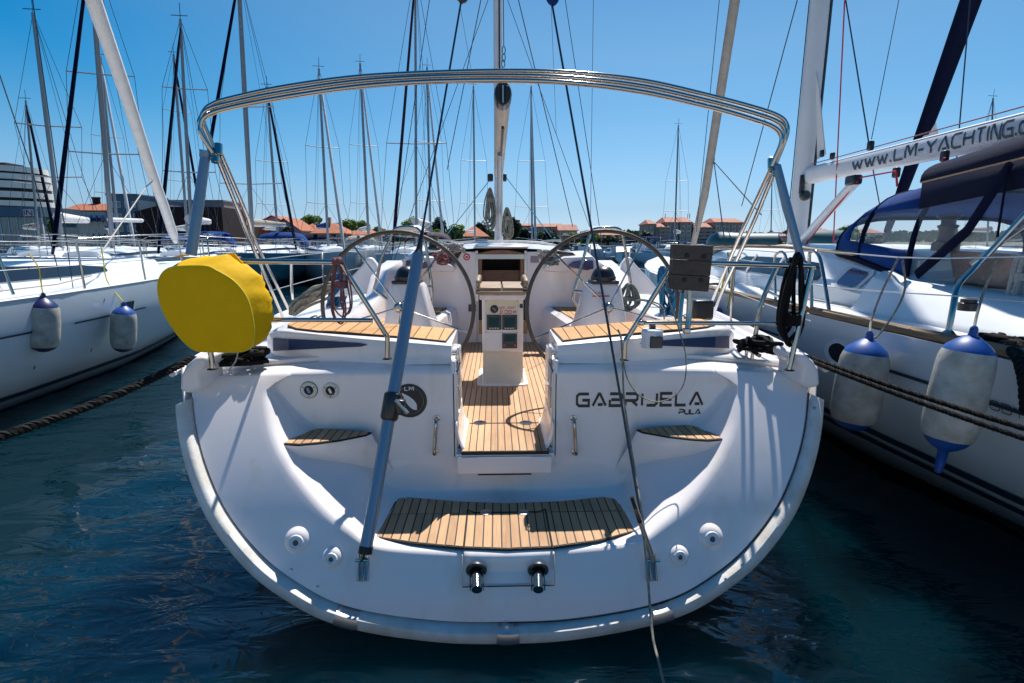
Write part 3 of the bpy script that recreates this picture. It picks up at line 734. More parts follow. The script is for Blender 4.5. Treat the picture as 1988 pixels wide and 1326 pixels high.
# round charter badge with a sail
c0 = P(795, 778, YW - .002); rr = P(829, 778, YW).x - c0.x
bd = MB().lathe([(rr, -.001), (rr, .001), (0, .001)], c0, (0,-1,0), 48).build('round_badge', M['print'], Y0); bd['label'] = 'round black badge with white sail and letters LM'
def bp_(u, v, d=.003): return V((c0.x + rr*u, c0.y - d, c0.z + rr*v))
MB().tube([bp_(.80*math.cos(a), .80*math.sin(a), .0015) for a in [k/40*2*math.pi for k in range(40)]], rr*.012, 4, closed=True).build('badge_ring', M['steeldull'], bd)
q = catmull([bp_(-.45, .50), bp_(.05, .22), bp_(.38, -.15), bp_(.42, -.55)], 6)[0:] + catmull([bp_(.42,-.55), bp_(.15,-.48), bp_(-.15,-.15), bp_(-.45,.50)], 6)[1:-1]
MB().add(q, [tuple(range(len(q)))]).build('badge_sail', M['white'], bd, smooth=0, solid=.0005)
q = [bp_(-.52, .0), bp_(-.36, -.5), bp_(.0, -.72), bp_(-.2, -.45), bp_(-.36, -.35)]
MB().add(q, [tuple(range(len(q)))]).build('badge_hull', M['white'], bd, smooth=0)
lettering('LM', lambda u, v, w: bp_(-.24 + .5*u, .62 + .2*v, .003 + .0003*w), .8, gap=.3, th=.2).build('badge_lettering', M['white'], bd, smooth=0)

# chainplates and backstays ---------------------------------------------------
def chainplate(px, py, tilt):
    p = onT(px, py + 14)
    c = MB().box(p + V((0, -.006, -.01)), (.058, .012, .12), Matrix.Rotation(R(-31), 3, 'X')).build('chainplate', M['steeldull'], Y0, bevel=.004)
    for s_ in (-1, 1):
        MB().box(p + V((s_*.013, -.028, .01)), (.006, .04, .13), Matrix.Rotation(R(-25), 3, 'X')).build('toggle_cheek', M['steel'], c, bevel=.003)
        MB().lathe([(.007, 0), (.007, .006), (0, .007)], p + V((s_*.02, -.01, -.055)), (0, -1, .5), 8).build('bolt', M['steel'], c)
    MB().tube([p + V((-.03, -.034, .05)), p + V((.034, -.034, .05))], .009, 8).build('pin', M['steel'], c)
    return p + V((0, -.034, .05))
cl = chainplate(706, 1084, 0); cr = chainplate(1263, 1084, 0)
bs0 = P(711, 1062, 2.46); bs1 = P(812, 494, 3.05); bsT = P(896, -2, 3.75); 
tb = MB().tube([bs0, bs0.lerp(bs1, .5), bs1], [.031, .032, .033], 20).build('backstay_tube', M['bluetube'], Y0, smooth=60); tb['label'] = 'blue grey padded tube round the left backstay'
MB().tube([cl, bs0], .012, 8).build('turnbuckle', M['steel'], tb)
MB().tube([bs0 + (bs0-bs1).normalized()*.03, bs0 + (bs1-bs0).normalized()*.004], .034, 16).build('tube_end', M['rubber'], tb)
k0 = P(766, 789, 2.72); dd = (bs1 - bs0).normalized()
t_k = (k0 - bs0).dot(dd); kc = bs0 + dd * t_k
MB().tube([kc - dd*.075, kc - dd*.06, kc + dd*.06, kc + dd*.07], [.036, .046, .047, .036], 16).build('tube_clamp', M['black'], tb)
MB().box(kc + V((.045, -.01, 0)), (.05, .05, .08), Matrix.Rotation(R(12), 3, 'Y')).build('clamp_lug', M['black'], tb, bevel=.01)
MB().tube([kc + V((.03, -.045, .045)), kc + V((.085, -.03, -.03))], .010, 8).build('clamp_lever', M['steeldull'], tb)
MB().tube([bs1, bs1 + dd*.03, bs1 + dd*.16], [.03, .018, .007], 12).build('tube_cone', M['black'], tb)
far = bs1 + (bsT - bs1) * 1.0
up_l = bsT + (bsT - bs1).normalized() * 12
MB().tube([bs1, bsT, up_l], .0062, 6).build('backstay_wire', M['wire'], Y0)
b1 = P(1150, 455, 3.05); b2 = P(1070, -2, 3.75); b0 = P(1250, 1035, 2.45)
MB().tube([cr, b0, b1, b2, b2 + (b2-b1).normalized()*12], .0066, 6).build('backstay_wire', M['wire'], Y0)
MB().tube([cr, cr.lerp(b0, .45), cr.lerp(b0, 1.9)], [.016, .014, .011], 10).build('turnbuckle', M['steeldull'], Y0)
MB().tube([cr.lerp(b0, 1.4), cr.lerp(b0, 2.3)], [.013, .010], 8).build('turnbuckle_screw', M['black'], Y0)
for a, cc in ((P(1074, 2, 3.74), 'bcanvas'), (P(897, -2, 3.75), 'black')):
    MB().lathe([(.01, -.03), (.035, .0), (.05, .06), (.04, .12), (.01, .15)], a, (a - (b1 if cc == 'bcanvas' else bs1)), 10).build('backstay_cover', M['bcanvas'] if cc == 'bcanvas' else M['black'], Y0)

# helm seats -------------------------------------------------------------------
sp = [876, 800, 700, 620, 560, 530, 518]; yb = [700, 702, 706, 709, 711, 712, 712]; yt = [670, 664, 656, 648, 642, 641, 650]; ys = [3.13, 3.14, 3.17, 3.22, 3.30, 3.42, 3.56]
tkf = [(866,663),(800,656),(700,648),(620,643),(574,638),(558,632),(562,627)]; 
seat_root = {}
for sgn in (-1, 1):
    rws = []
    for i in range(len(sp)):
        Yf = ys[i]; bt = P(sp[i], yb[i], Yf); tp = P(sp[i], yt[i], Yf); bt = V((bt.x - .006, Yf, ztop(bt.x) - .03)); 
        x = min(tp.x, -GW); zt = tp.z
        rws.append([V((x, bt.y - .02, bt.z)), V((x, Yf - .006, bt.z + .03)), V((x, Yf, lerp(bt.z, zt, .5))), V((x, Yf, zt - .018)), V((x, Yf + .006, zt - .006)), V((x, Yf + .02, zt)), V((x, 3.62, zt + .012)), V((x, 3.66, zt)), V((x, 3.67, bt.z - .3))])
    if sgn > 0: rws = [[mir(p) for p in r] for r in rws]
    mb = MB().grid(rws, flip=sgn > 0); mb.add(rws[0], [tuple(range(9)) if sgn < 0 else tuple(range(8, -1, -1))]); mb.add(rws[-1], [tuple(range(8, -1, -1)) if sgn < 0 else tuple(range(9))])
    seat = mb.build('helm_seat', M['gel'], Y0, smooth=40, fix=True)
    # blue flash
    def Yf_(px): return interp(px, sp[::-1], ys[::-1])
    fs_ = [530, 560, 620, 700, 713]; ft_ = [656,658,661,666,669]; fb_ = [681.5,680,677,673,670]
    A = [P(a, t, Yf_(a) - .012) for a, t in zip(fs_, ft_)]; B_ = [P(a, t, Yf_(a) - .012) for a, t in zip(fs_, fb_)]
    if sgn > 0: A = [mir(p) for p in A]; B_ = [mir(p) for p in B_]
    MB().grid([A, B_], flip=sgn > 0).build('blue_flash', M['blue'], seat, smooth=0)
    # seat teak
    zs_ = lambda x, y: interp(abs(x), [.3, 1.0, 1.35], [rws[0][5].z + .008, rws[3][5].z + .008, rws[4][5].z + .008]) + .012*sstep((y-3.2)/.45)
    q = []
    for a, b in tkf:
        d = ray(a, b); t = 3.2
        for _ in range(30):
            p = CAM + d*(t/d.y); 
            # intersect with the seat surface height
            zt_ = zs_(p.x, p.y); t2 = (zt_ - CAM.z)/d.z * d.y; t = .5*t + .5*max(3.0, min(3.62, t2))
        q.append((CAM + d*(t/d.y)))
    xy = [(p.x, max(p.y, Yf_(994 + 0) if False else p.y)) for p in q]
    xy = xy + [(xy[-1][0] + .06, 3.60), (-.32, 3.60)]
    if sgn > 0: xy = [(-x, y) for x, y in xy]
    planked('seat_teak', xy, zs_, .078, Y0, M['teak'], gap=.006, base_th=.012)

# cockpit coamings and helm wells -------------------------------------------------
def loftbox(secs, name, mt, parent=Y0, flip=False, smooth=45, **k):
    mb = MB().grid(secs, closed=True, flip=flip); n_ = len(secs[0])
    mb.add(secs[0], [tuple(range(n_))]); mb.add(secs[-1], [tuple(range(n_))])
    return mb.build(name, mt, parent, smooth=smooth, fix=True, **k)
for sgn in (-1, 1):
    secs = []
    for Yv, xi, xo, zt in ((3.58, 1.20, 1.50, 1.33), (3.75, 1.20, 1.52, 1.36), (4.2, 1.20, 1.50, 1.37), (5.3, 1.2, 1.46, 1.38), (5.75, 1.2, 1.44, 1.45), (6.0, 1.2, 1.43, 1.66), (6.5, 1.12, 1.42, 1.76)):
        zd = 1.22
        secs.append([V((sgn*xi, Yv, ZC)), V((sgn*xi, Yv, zt - .05)), V((sgn*(xi+.03), Yv, zt)), V((sgn*(xo-.10), Yv, zt)), V((sgn*(xo-.03), Yv, zt - .05)), V((sgn*(xo+.04), Yv, zd)), V((sgn*(xo+.04), Yv, ZC))])
    loftbox(secs, 'cockpit_coaming', M['gel'])
    # fin at the aft end of the cabin side
    # seats along the cockpit
    secs = []
    for Yv, xi in ((4.55, 1.0), (4.6, .86), (4.75, .72), (5.0, .64), (5.4, .60), (6.0, .55), (6.5, .50)):
        secs.append([V((sgn*(xi-.02), Yv, ZC - .02)), V((sgn*(xi+.0), Yv, 1.12)), V((sgn*(xi+.02), Yv, 1.19)), V((sgn*(xi+.07), Yv, 1.215)), V((sgn*(xi+.11), Yv, 1.20)), V((sgn*1.21, Yv, 1.20)), V((sgn*1.21, Yv, ZC - .02))])
    sb = loftbox(secs, 'cockpit_seat', M['cream'] if sgn < 0 else M['gel'])
    sb.data.materials.clear(); sb.data.materials.append(M['gel'])
    xy = [(sgn*1.19, 4.72), (sgn*.98, 4.72), (sgn*.84, 4.85), (sgn*.77, 5.05), (sgn*.73, 5.4), (sgn*.68, 6.0), (sgn*.63, 6.48), (sgn*1.19, 6.48)]
    planked('cockpit_seat_teak', xy, 1.206, .052, Y0, M['teak'], gap=.006, base_th=.01)
    # recessed grille on the seat front
    pc = PX(1113 if sgn > 0 else 1113, 640, .60); 
    c = V((sgn*.592, 5.28, .98))
    rot = Matrix.Rotation(R(-3*sgn), 3, 'Z')
    fr = MB().box(c + V((-sgn*.012, 0, 0)), (.02, .21, .20), rot).build('locker_vent', M['white'], Y0, bevel=.02, seg=3)
    MB().box(c + V((-sgn*.020, 0, 0)), (.012, .15, .14), rot).build('vent_opening', M['dark'], fr, bevel=.01)

# bulkhead with companionway -----------------------------------------------------
YB = 6.5
cl_, cr_ = P(925, 500, YB).x, P(1021, 500, YB).x; ct = P(972, 487, YB).z
bt = 1.885
mb = MB()
def bulk(pts, name='cabin_bulkhead'): 
    return MB().prism([V((x, YB, z)) for x, z in pts], (0, .05, 0)).build(name, M['gel'], Y0, bevel=.012, fix=True)
for sgn in (-1, 1):
    xi = cl_ if sgn < 0 else cr_
    bulk([(xi, ZC - .05), (xi, 1.86), (xi + sgn*.17, 1.86), (xi + sgn*.27, 1.70), (sgn*1.16, 1.66), (sgn*1.16, ZC - .05)])
bulk([(cl_, ZC - .05), (cl_, 1.30), (cr_, 1.30), (cr_, ZC - .05)], 'companionway_sill')
# hatch frame
MB().bx(cl_ - .012, cl_ + .018, YB - .01, YB + .06, 1.28, 1.87).build('door_jamb', M['steeldull'], Y0)
MB().bx(cr_ - .018, cr_ + .012, YB - .01, YB + .06, 1.28, 1.87).build('door_jamb', M['steeldull'], Y0)
MB().bx(cl_, cr_, YB + .02, YB + .03, 1.775, 1.83).build('hatch_slider', M['steeldull'], Y0)
MB().bx(cl_ - .2, cr_ + .2, YB + .9, YB + .95, .7, 1.9).build('interior_back', M['dark'], Y0)
MB().bx(cl_ + .05, cr_ - .05, YB + .5, YB + .55, 1.3, 1.62).build('interior_panel', M['woodo'], Y0)
for s_ in (cl_ + .02, cr_ - .06): MB().bx(s_, s_ + .04, YB + .06, YB + .9, 1.2, 1.8).build('interior_trim', M['woodo'], Y0)
MB().bx(cl_, cr_, YB + .06, YB + .9, 1.2, 1.25).build('interior_step', M['woodo'], Y0)
q = [V((lerp(cl_, cr_, k/12), YB - .02, 1.835 + .045*math.sin(math.pi*k/12))) for k in range(13)]
MB().prism(q + [V((cr_, YB - .02, 1.83)), V((cl_, YB - .02, 1.83))], (0, .05, 0)).build('hatch_edge_board', M['woodo'], Y0)
p = P(906, 499, YB - .003); st = MB().lathe([(.040, 0), (.040, .002), (0, .002)], p, (0,-1,0), 24).build('round_sticker', M['red'], Y0)
MB().lathe([(.026, .0021), (.026, .003), (0, .003)], p, (0,-1,0), 16).build('sticker_centre', M['white'], st)
MB().bx(p.x - .014, p.x + .014, p.y - .005, p.y - .0035, p.z - .014, p.z + .012).build('sticker_mark', M['red'], st)
a, b_ = P(1030, 497, YB - .003), P(1046, 510, YB - .003)
MB().bx(a.x, b_.x, YB - .004, YB - .001, b_.z, a.z).build('paper_sticker', M['lilac'], Y0)
MB().bx(P(901,0,YB).x, P(917,0,YB).x, YB - .012, YB, P(0,608,YB).z, P(0,594,YB).z).build('control_panel', M['grey'], Y0, bevel=.004)
# lower wash boards beside the table
for px0, px1 in ((923, 938), (1018, 1026)):
    MB().bx(P(px0,0,YB).x, P(px1,0,YB).x, YB - .03, YB - .001, P(0,625,YB).z, P(0,580,YB).z).build('washboard', M['dark'], Y0)
    MB().bx(P(px0,0,YB).x, P(px1,0,YB).x, YB - .035, YB - .001, P(0,652,YB).z, P(0,627,YB).z).build('sill_board', M['teak'], Y0)

# coachroof -----------------------------------------------------------------------
secs = []
for Yv, wt, wb, zt, zb in ((6.52, .86, 1.42, 1.885, 1.30), (7.2, .88, 1.42, 1.93, 1.30), (8.5, .85, 1.35, 1.95, 1.30), (10.0, .72, 1.15, 1.93, 1.34), (11.4, .5, .85, 1.84, 1.38), (12.4, .3, .5, 1.6, 1.42)):
    sec = [V((-wb, Yv, zb)), V((-lerp(wb, wt, .75), Yv, lerp(zb, zt, .75))), V((-wt, Yv, zt - .035))]
    for k in range(1, 8):
        x = lerp(-wt, wt, k/8); sec.append(V((x, Yv, zt - .035 + .055*(1-(x/wt)**2))))
    sec += [V((wt, Yv, zt - .035)), V((lerp(wb, wt, .75), Yv, lerp(zb, zt, .75))), V((wb, Yv, zb))]
    secs.append(sec)
mb = MB().grid(secs); mb.build('coachroof', M['gel'], Y0, smooth=40, fix=True)
# the sliding hatch garage and rails
mb = MB().bx(cl_ - .03, cr_ + .03, 6.50, 7.6, 1.90, 1.925); mb.build('hatch_garage', M['gel'], Y0, bevel=.01)
for z_, x0, x1 in ((1.935, -.82, .82),):
    MB().tube(catmull([V((x0, 6.75, 1.90)), V((x0*.6, 6.72, 1.965)), V((0, 6.72, 1.985)), V((x1*.6, 6.72, 1.965)), V((x1, 6.75, 1.90))], 8), .011, 8).build('spray_rail', M['aluw'], Y0)
for sgn in (-1, 1):
    q = [V((sgn*.78, 6.9, 1.93)), V((sgn*.80, 7.0, 1.985)), V((sgn*.80, 8.6, 2.0)), V((sgn*.74, 9.8, 1.98)), V((sgn*.72, 9.9, 1.93))]
    MB().tube(catmull(q, 5), .012, 8).build('grab_rail', M['steel'], Y0)
    # side shoulder with tinted portlight beside the bulkhead
    pts = [(1112,508),(1136,504),(1152,506),(1153,522),(1140,525),(1100,518)]
    v = [P(a, b, 6.35) for a, b in pts]; v = [mir(p) if sgn < 0 else p for p in v]
    sh = [(1055,520),(1095,500),(1150,497),(1158,506),(1160,528),(1060,528)]
    u = [P(a, b, 6.40) for a, b in sh]; u = [mir(p) if sgn < 0 else p for p in u]
    MB().prism(u, (0, .5, .06)).build('portlight_shoulder', M['gel'], Y0, bevel=.02, seg=3, fix=True)
    MB().prism(v, (0, .04, 0)).build('portlight', M['purple'], Y0, bevel=.012, seg=3, fix=True)
    # cabin side window band
    MB().prism([V((sgn*(1.36), 7.0, 1.42)), V((sgn*1.27, 7.05, 1.62)), V((sgn*1.15, 9.6, 1.66)), V((sgn*1.22, 9.9, 1.48))], (sgn*.02, 0, .01)).build('cabin_window', M['window'], Y0, smooth=0)
    # fin
    fp = [(1196,545),(1208,512),(1217,500),(1226,499),(1232,510),(1246,526),(1264,545),(1290,575),(1225,570)]
    v = [P(a, b, 6.1) for a, b in fp]; v = [mir(p) if sgn < 0 else p for p in v]
    MB().prism(v, (-sgn*.0, .12, .0)).build('coaming_fin', M['gel'], Y0, bevel=.025, seg=4, fix=True)
    # side deck teak
    q = [(lerp(1.60, 1.6, 0), 3.75), (hullw(4) - .05, 3.75), (hullw(5) - .06, 5), (hullw(7) - .06, 7), (hullw(9) - .06, 9), (1.50, 9), (1.57, 7), (1.60, 5)]
    q = [(sgn*x, y) for x, y in q]
    planked('side_deck_teak', q, lambda x, y: ztop(min(1.8, abs(x))) + .25*((y-2.9)/13.2)**2 + .006, .055, Y0, M['teak'], gap=.005, base_th=.006)
    # toe rail
    MB().tube([V((sgn*(hullw(Yv) - .01), Yv, ztop(1.75) + .25*((Yv-2.9)/13.2)**2 + .02)) for Yv in (3.1, 4, 5, 6, 7, 8, 9, 10, 11, 12, 13, 14, 15)], .02, 6).build('toe_rail', M['aluw'], Y0)
# ================================================================== HELMS
YWH = 3.98
for sgn, hub, a0, cxp in ((-1, (775, 597), 52, 773.5), (1, (1181, 597), 60, 1170)):
    # binnacle
    pt = P(cxp + (17 if sgn < 0 else 2), 550, 4.2); bx0 = pt.x; zt = pt.z
    secs = []
    for z, hw, y0, y1 in ((ZC - .02, .27, 4.06, 4.75), (1.15, .24, 4.08, 4.7), (1.45, .17, 4.11, 4.5), (zt - .02, .135, 4.13, 4.38), (zt, .12, 4.145, 4.365)):
        ring = []
        for k in range(20):
            a = 2*math.pi*k/20; ca, sa = math.cos(a), math.sin(a); e = .45
            ring.append(V((bx0 + hw*math.copysign(abs(ca)**e, ca), (y0+y1)/2 + (y1-y0)/2*math.copysign(abs(sa)**e, sa), z)))
        secs.append(ring)
    mb = MB().grid(secs, closed=True); mb.add(secs[-1], [tuple(range(20))])
    ped = mb.build('binnacle', M['gel'], Y0, smooth=40, fix=True)
    # compass dome
    cd_ = MB().lathe([(.095, 0), (.098, .05), (.092, .055), (.088, .07), (.075, .10), (.05, .122), (.02, .13), (0, .131)], (bx0, 4.22, zt), (0,0,1), 28).build('compass', M['black'], ped, smooth=50)
    MB().bx(bx0 - .105, bx0 + .105, 4.12, 4.32, zt - .002, zt + .025).build('compass_base', M['black'], cd_, bevel=.01)
    if sgn > 0:
        lettering('KEEL DRAFT', lambda u, v, w: V((bx0 - .10 + .085*u, 4.118 - .0004*w, zt - .072 + .012*v)), 1, gap=.3, th=.25).build('warning_print', M['red'], ped, smooth=0)
        MB().bx(bx0 - .10, bx0 + .03, 4.114, 4.1145, zt - .095, zt - .086).build('warning_line', M['red'], ped)
    # steering wheel
    c = P(cxp, 598.5, YWH); rw = P(cxp + 146, 598.5, YWH).x - c.x; hbp = P(hub[0], hub[1], YWH + .02)
    wroot = thing('steering_wheel', (0, 0, 0), None, None); wroot.parent = Y0; wroot.location = V(c) - woff(Y0)
    del_ = [V((c.x + rw*math.cos(a), c.y, c.z + rw*math.sin(a))) for a in [2*math.pi*k/72 for k in range(72)]]
    MB().tube(del_, .0148, 12, closed=True).build('wheel_rim', M['wheel'], wroot, smooth=80)
    MB().lathe([(.03, -.05), (.035, -.04), (.038, -.01), (.038, .02), (.03, .03), (.02, .045), (0, .047)], hbp, (0,-1,0), 24).build('wheel_hub', M['steel'], wroot, smooth=40)
    MB().tube([hbp, hbp + V((0, .16, 0))], .025, 12).build('wheel_shaft', M['steeldull'], wroot)
    for k in range(5):
        a = R(a0 + 72*k); e = V((c.x + rw*math.cos(a), c.y, c.z + rw*math.sin(a)))
        s0 = hbp + V((math.cos(a), 0, math.sin(a)))*.03
        MB().tube([s0, s0.lerp(e, .5) + V((0, .004, 0)), e], .0062, 8).build('wheel_spoke', M['steel'], wroot)
    # stainless guard hoop
    if sgn < 0: hp = [(757,466),(768,444),(808,443),(826,470)]; legs = ([(757,466),(741,500),(731,545),(728,562),(740,572),(752,582)], [(826,470),(833,520),(838,556),(838,585),(826,602)])
    else: hp = [(1143,462),(1154,445),(1200,444),(1210,462)]; legs = ([(1143,462),(1128,520),(1115,565),(1114,585),(1128,602)], [(1210,462),(1217,500),(1222,535),(1225,556)])
    YH = 4.42
    for lg in legs:
        MB().tube(catmull([P(a, b, YH) for a, b in lg], 5), .0125, 10).build('guard_hoop', M['steel'], Y0, smooth=60)
    MB().tube(catmull([P(hp[0][0]-0, hp[0][1], YH)] + [P(a, b, YH) for a, b in hp] + [P(hp[-1][0], hp[-1][1], YH)], 5), .0125, 10).build('guard_hoop', M['steel'], Y0, smooth=60)
    v = [P(hp[1][0] - 8, hp[1][1] + 4, YH), P(hp[1][0] + 2, hp[1][1] - 3, YH), P(hp[2][0] - 2, hp[2][1] - 3, YH), P(hp[2][0] + 14, hp[2][1] + 7, YH)]
    MB().prism(v, (0, .22, .02)).build('hoop_plate', M['gel'], Y0, bevel=.012, seg=3, fix=True)
    lx = legs[1] if sgn < 0 else legs[0]
    q = P(lx[2][0], lx[2][1], YH); MB().tube([q, V((bx0 + (.10 if sgn < 0 else -.10), 4.3, q.z))], .011, 8).build('hoop_bracket', M['steel'], Y0)
    MB().box(V((bx0 + (.115 if sgn < 0 else -.115), 4.3, q.z)), (.03, .06, .06)).build('bracket_foot', M['black'], Y0, bevel=.008)

# ================================================================== COCKPIT TABLE
YTb = 4.45
def rr_(x0, x1, y0, y1, r, z, n=4):
    out = []
    for cx, cy, a0 in ((x1-r, y1-r, 0), (x0+r, y1-r, 90), (x0+r, y0+r, 180), (x1-r, y0+r, 270)):
        for k in range(n+1): a = R(a0 + 90*k/n); out.append(V((cx + r*math.cos(a), cy + r*math.sin(a), z)))
    return out
bl, br = P(926, 748, YTb).x, P(1026, 748, YTb).x
tbl = MB().prism(rr_(bl, br, YTb - .02, YTb + .62, .06, ZC - .005), (0, 0, .022)).build('cockpit_table', M['gel'], Y0, bevel=.008, seg=3)
tl, tr = P(937, 700, YTb + .05).x, P(1016, 700, YTb + .05).x
secs = [rr_(tl - .01, tr + .01, YTb + .02, YTb + .45, .05, ZC + .017), rr_(tl, tr, YTb + .06, YTb + .44, .04, ZC + .06), rr_(tl + .003, tr - .003, YTb + .06, YTb + .44, .035, 1.12)]
MB().grid(secs, closed=True).build('table_leg', M['cream'], tbl, smooth=50)
cl2, cr2 = P(936, 630, YTb).x, P(1016, 630, YTb).x; zc0, zc1 = P(975, 684, YTb).z, P(975, 577, YTb - .02).z
MB().bx(cl2, cr2, YTb + .01, YTb + .46, zc0, zc1).build('table_console', M['gel'], tbl, bevel=.012, seg=3)
def onC(px, py, d=0): return P(px, py, YTb + .008 - d)
def cbox(px0, py0, px1, py1, d, name, mt, bev=.003, par=tbl, z=0):
    a, b = onC(px0, py1, 0), onC(px1, py0, 0)
    return MB().bx(a.x, b.x, YTb + .008 - d, YTb + .012 - z, a.z, b.z).build(name, mt, par, bevel=bev)
cbox(942, 580, 1006, 641, .004, 'instrument_panel', M['cream'], .004)
cbox(942, 645, 1006, 680, .004, 'locker_door', M['white'], .003)
for a, b in ((943.5, 584), (1004, 584), (943.5, 645), (1004, 645)): MB().lathe([(.004, 0), (.004, .003), (0, .003)], onC(a, b, .004), (0,-1,0), 8).build('screw', M['dark'], tbl)
p = onC(959.5, 600, .004); g = MB().lathe([(.033, 0), (.033, .006), (.028, .01), (.024, .006), (0, .006)], p, (0,-1,0), 28).build('gauge', M['black'], tbl)
MB().tube([p + V((-.012, -.0075, .010)), p + V((.012, -.0075, -.010))], .002, 5).build('gauge_needle', M['white'], g)
for k in range(8):
    a = R(45*k); MB().tube([p + V((.019*math.cos(a), -.0075, .019*math.sin(a))), p + V((.022*math.cos(a), -.0075, .022*math.sin(a)))], .0008, 4).build('gauge_mark', M['white'], g)
def word(text, px0, py0, px1, py1, mt, name, asp=1, th=.22, gap=.3):
    a, b = onC(px0, py1), onC(px1, py0)
    return lettering(text, lambda u, v, w: V((lerp(a.x, b.x, u), YTb + .0028 - .0003*w, lerp(a.z, b.z, v))), asp, gap=gap, th=th).build(name, mt, tbl, smooth=0)
word('KEEL DRAFT', 970, 595.5, 1001, 599.5, M['red'], 'draft_lettering', 1, .2, .5)['label'] = 'red lettering KEEL DRAFT'
word('2.00', 970.5, 602.5, 993, 608.5, M['red'], 'draft_lettering', 1.2, .22, .4)['label'] = 'red number 2.00'
word('M', 996.5, 603.5, 1001, 608, M['red'], 'draft_lettering', 1, .25)
for x0, x1 in ((945, 973), (975, 1004)):
    i_ = cbox(x0, 611, x1, 640, .016, 'chart_display', M['grey'], .005); cbox(x0+4, 615.5, x1-4, 634, .0175, 'display_glass', M['lcd'], .001, i_)
    for k in range(4): cbox(x0 + 5 + k*5, 636, x0 + 8 + k*5, 637.5, .0172, 'display_button', M['steeldull'], 0, i_)
i_ = cbox(975, 647, 1004, 676, .016, 'autopilot_display', M['grey'], .005); cbox(979, 650, 1000, 662, .0175, 'display_glass', M['lcd'], .001, i_)
for x0 in (977, 985, 992, 998): cbox(x0, 668, x0 + 4, 672, .018, 'display_button', M['red'] if x0 in (977, 998) else M['black'], .001, i_)
i_ = cbox(1009, 590, 1015, 598, .006, 'cable_socket', M['black'], .002)
# folded top
zt0_ = P(975, 572, YTb - .12).z
tx0, tx1 = P(923, 572, YTb - .12).x, P(1027, 572, YTb - .12).x
MB().prism(rr_(tx0 + .0, tx1 - .0, YTb - .12, YTb + .62, .02, zt0_), (0, 0, .028)).build('table_top', M['hatchwood'], tbl, bevel=.006)
MB().bx(tx0 + .03, tx1 - .03, YTb - .10, YTb + .46, zt0_ - .045, zt0_ - .001).build('table_frame', M['gel'], tbl, bevel=.01)
for x0, x1 in ((tx0 + .004, (tx0+tx1)/2 - .006), ((tx0+tx1)/2 + .006, tx1 - .004)):
    lf = MB().bx(x0, x1, YTb - .10, YTb + .60, zt0_ + .034, zt0_ + .054).build('table_leaf', M['hatchwood'], tbl, bevel=.006)
MB().bx((tx0+tx1)/2 - .01, (tx0+tx1)/2 + .01, YTb - .09, YTb + .60, zt0_ + .028, zt0_ + .034).build('leaf_hinge', M['dark'], tbl)
for x in (tx0 + .02, tx1 - .02):
    MB().tube(catmull([V((x, YTb - .07, zt0_ + .058)), V((x, YTb - .06, zt0_ + .10)), V((x, YTb + .1, zt0_ + .115)), V((x, YTb + .38, zt0_ + .11)), V((x, YTb + .42, zt0_ + .058))], 5), .018, 10).build('table_handle', M['hatchwood'], tbl, smooth=60)

# ================================================================== PUSHPIT
def tube_px(pts, r, name, par, mt='steel', n=6, sides=10, **k):
    return MB().tube(catmull([P(*p) for p in pts], n), r, sides, **k).build(name, M[mt], par, smooth=60)
pl = thing('pushpit', (0,0,0), None, None); pl.parent = Y0; pl.location = P(410, 715, 2.95) - woff(Y0)
pr = thing('pushpit', (0,0,0), None, None); pr.parent = Y0; pr.location = P(1530, 715, 2.95) - woff(Y0)
rt = .0145
tube_px([(400,508,2.93),(455,507,2.96),(560,508,3.0),(645,509,3.02),(662,513,3.02),(672,528,3.03),(712,590,3.06),(745,643,3.09),(752,657,3.1),(752,695,3.1)], rt, 'top_rail', pl)
tube_px([(400,620,2.93),(508,621,2.96),(620,621,3.0),(724,622,3.05)], rt*.85, 'lower_rail', pl)
tube_px([(405,500,2.93),(405,640,2.93),(413,715,2.93)], rt, 'stanchion', pl)
tube_px([(400,508,2.93),(380,512,2.98),(372,520,3.2),(392,512,3.9)], rt, 'top_rail', pl)
tube_px([(565,508,3.0),(566,560,3.9),(568,580,4.4)], .010, 'stanchion', pl)
MB().lathe([(.028, 0), (.026, .006), (.0, .006)], P(752, 697, 3.1), (0,0,1), 16).build('rail_foot', M['rubber'], pl)
MB().lathe([(.028, 0), (.026, .006), (.0, .006)], P(413, 717, 2.93), (0,0,1), 16).build('rail_foot', M['rubber'], pl)
tube_px([(1574,517,2.95),(1480,514,2.97),(1380,511,3.0),(1322,510,3.02),(1306,516,3.03),(1290,540,3.04),(1252,603,3.07),(1222,650,3.1),(1214,664,3.1),(1212,698,3.1)], rt, 'top_rail', pr)
tube_px([(1240,627,3.05),(1340,627,3.02),(1450,628,2.98),(1548,629,2.95)], rt*.85, 'lower_rail', pr)
tube_px([(1578,516,2.95),(1574,530,2.95),(1552,628,2.93),(1532,718,2.92)], rt, 'stanchion', pr)
tube_px([(1478,560,3.6),(1510,575,3.3),(1542,590,2.98)], .010, 'side_rail', pr)
tube_px([(1566,516,2.96),(1560,514,3.3),(1545,505,4.2)], rt, 'top_rail', pr)
tube_px([(1508,518,3.3),(1478,590,3.3),(1465,660,3.3)], rt, 'stanchion', pr)
for a, b in ((1245, 627),): MB().box(P(a, b, 3.05), (.035, .035, .03)).build('rail_clamp', M['steel'], pr, bevel=.008)
for a, b, Y in ((1212, 699, 3.1), (1532, 719, 2.92)): MB().lathe([(.028, 0), (.026, .006), (.0, .006)], P(a, b, Y), (0,0,1), 16).build('rail_foot', M['rubber'], pr)
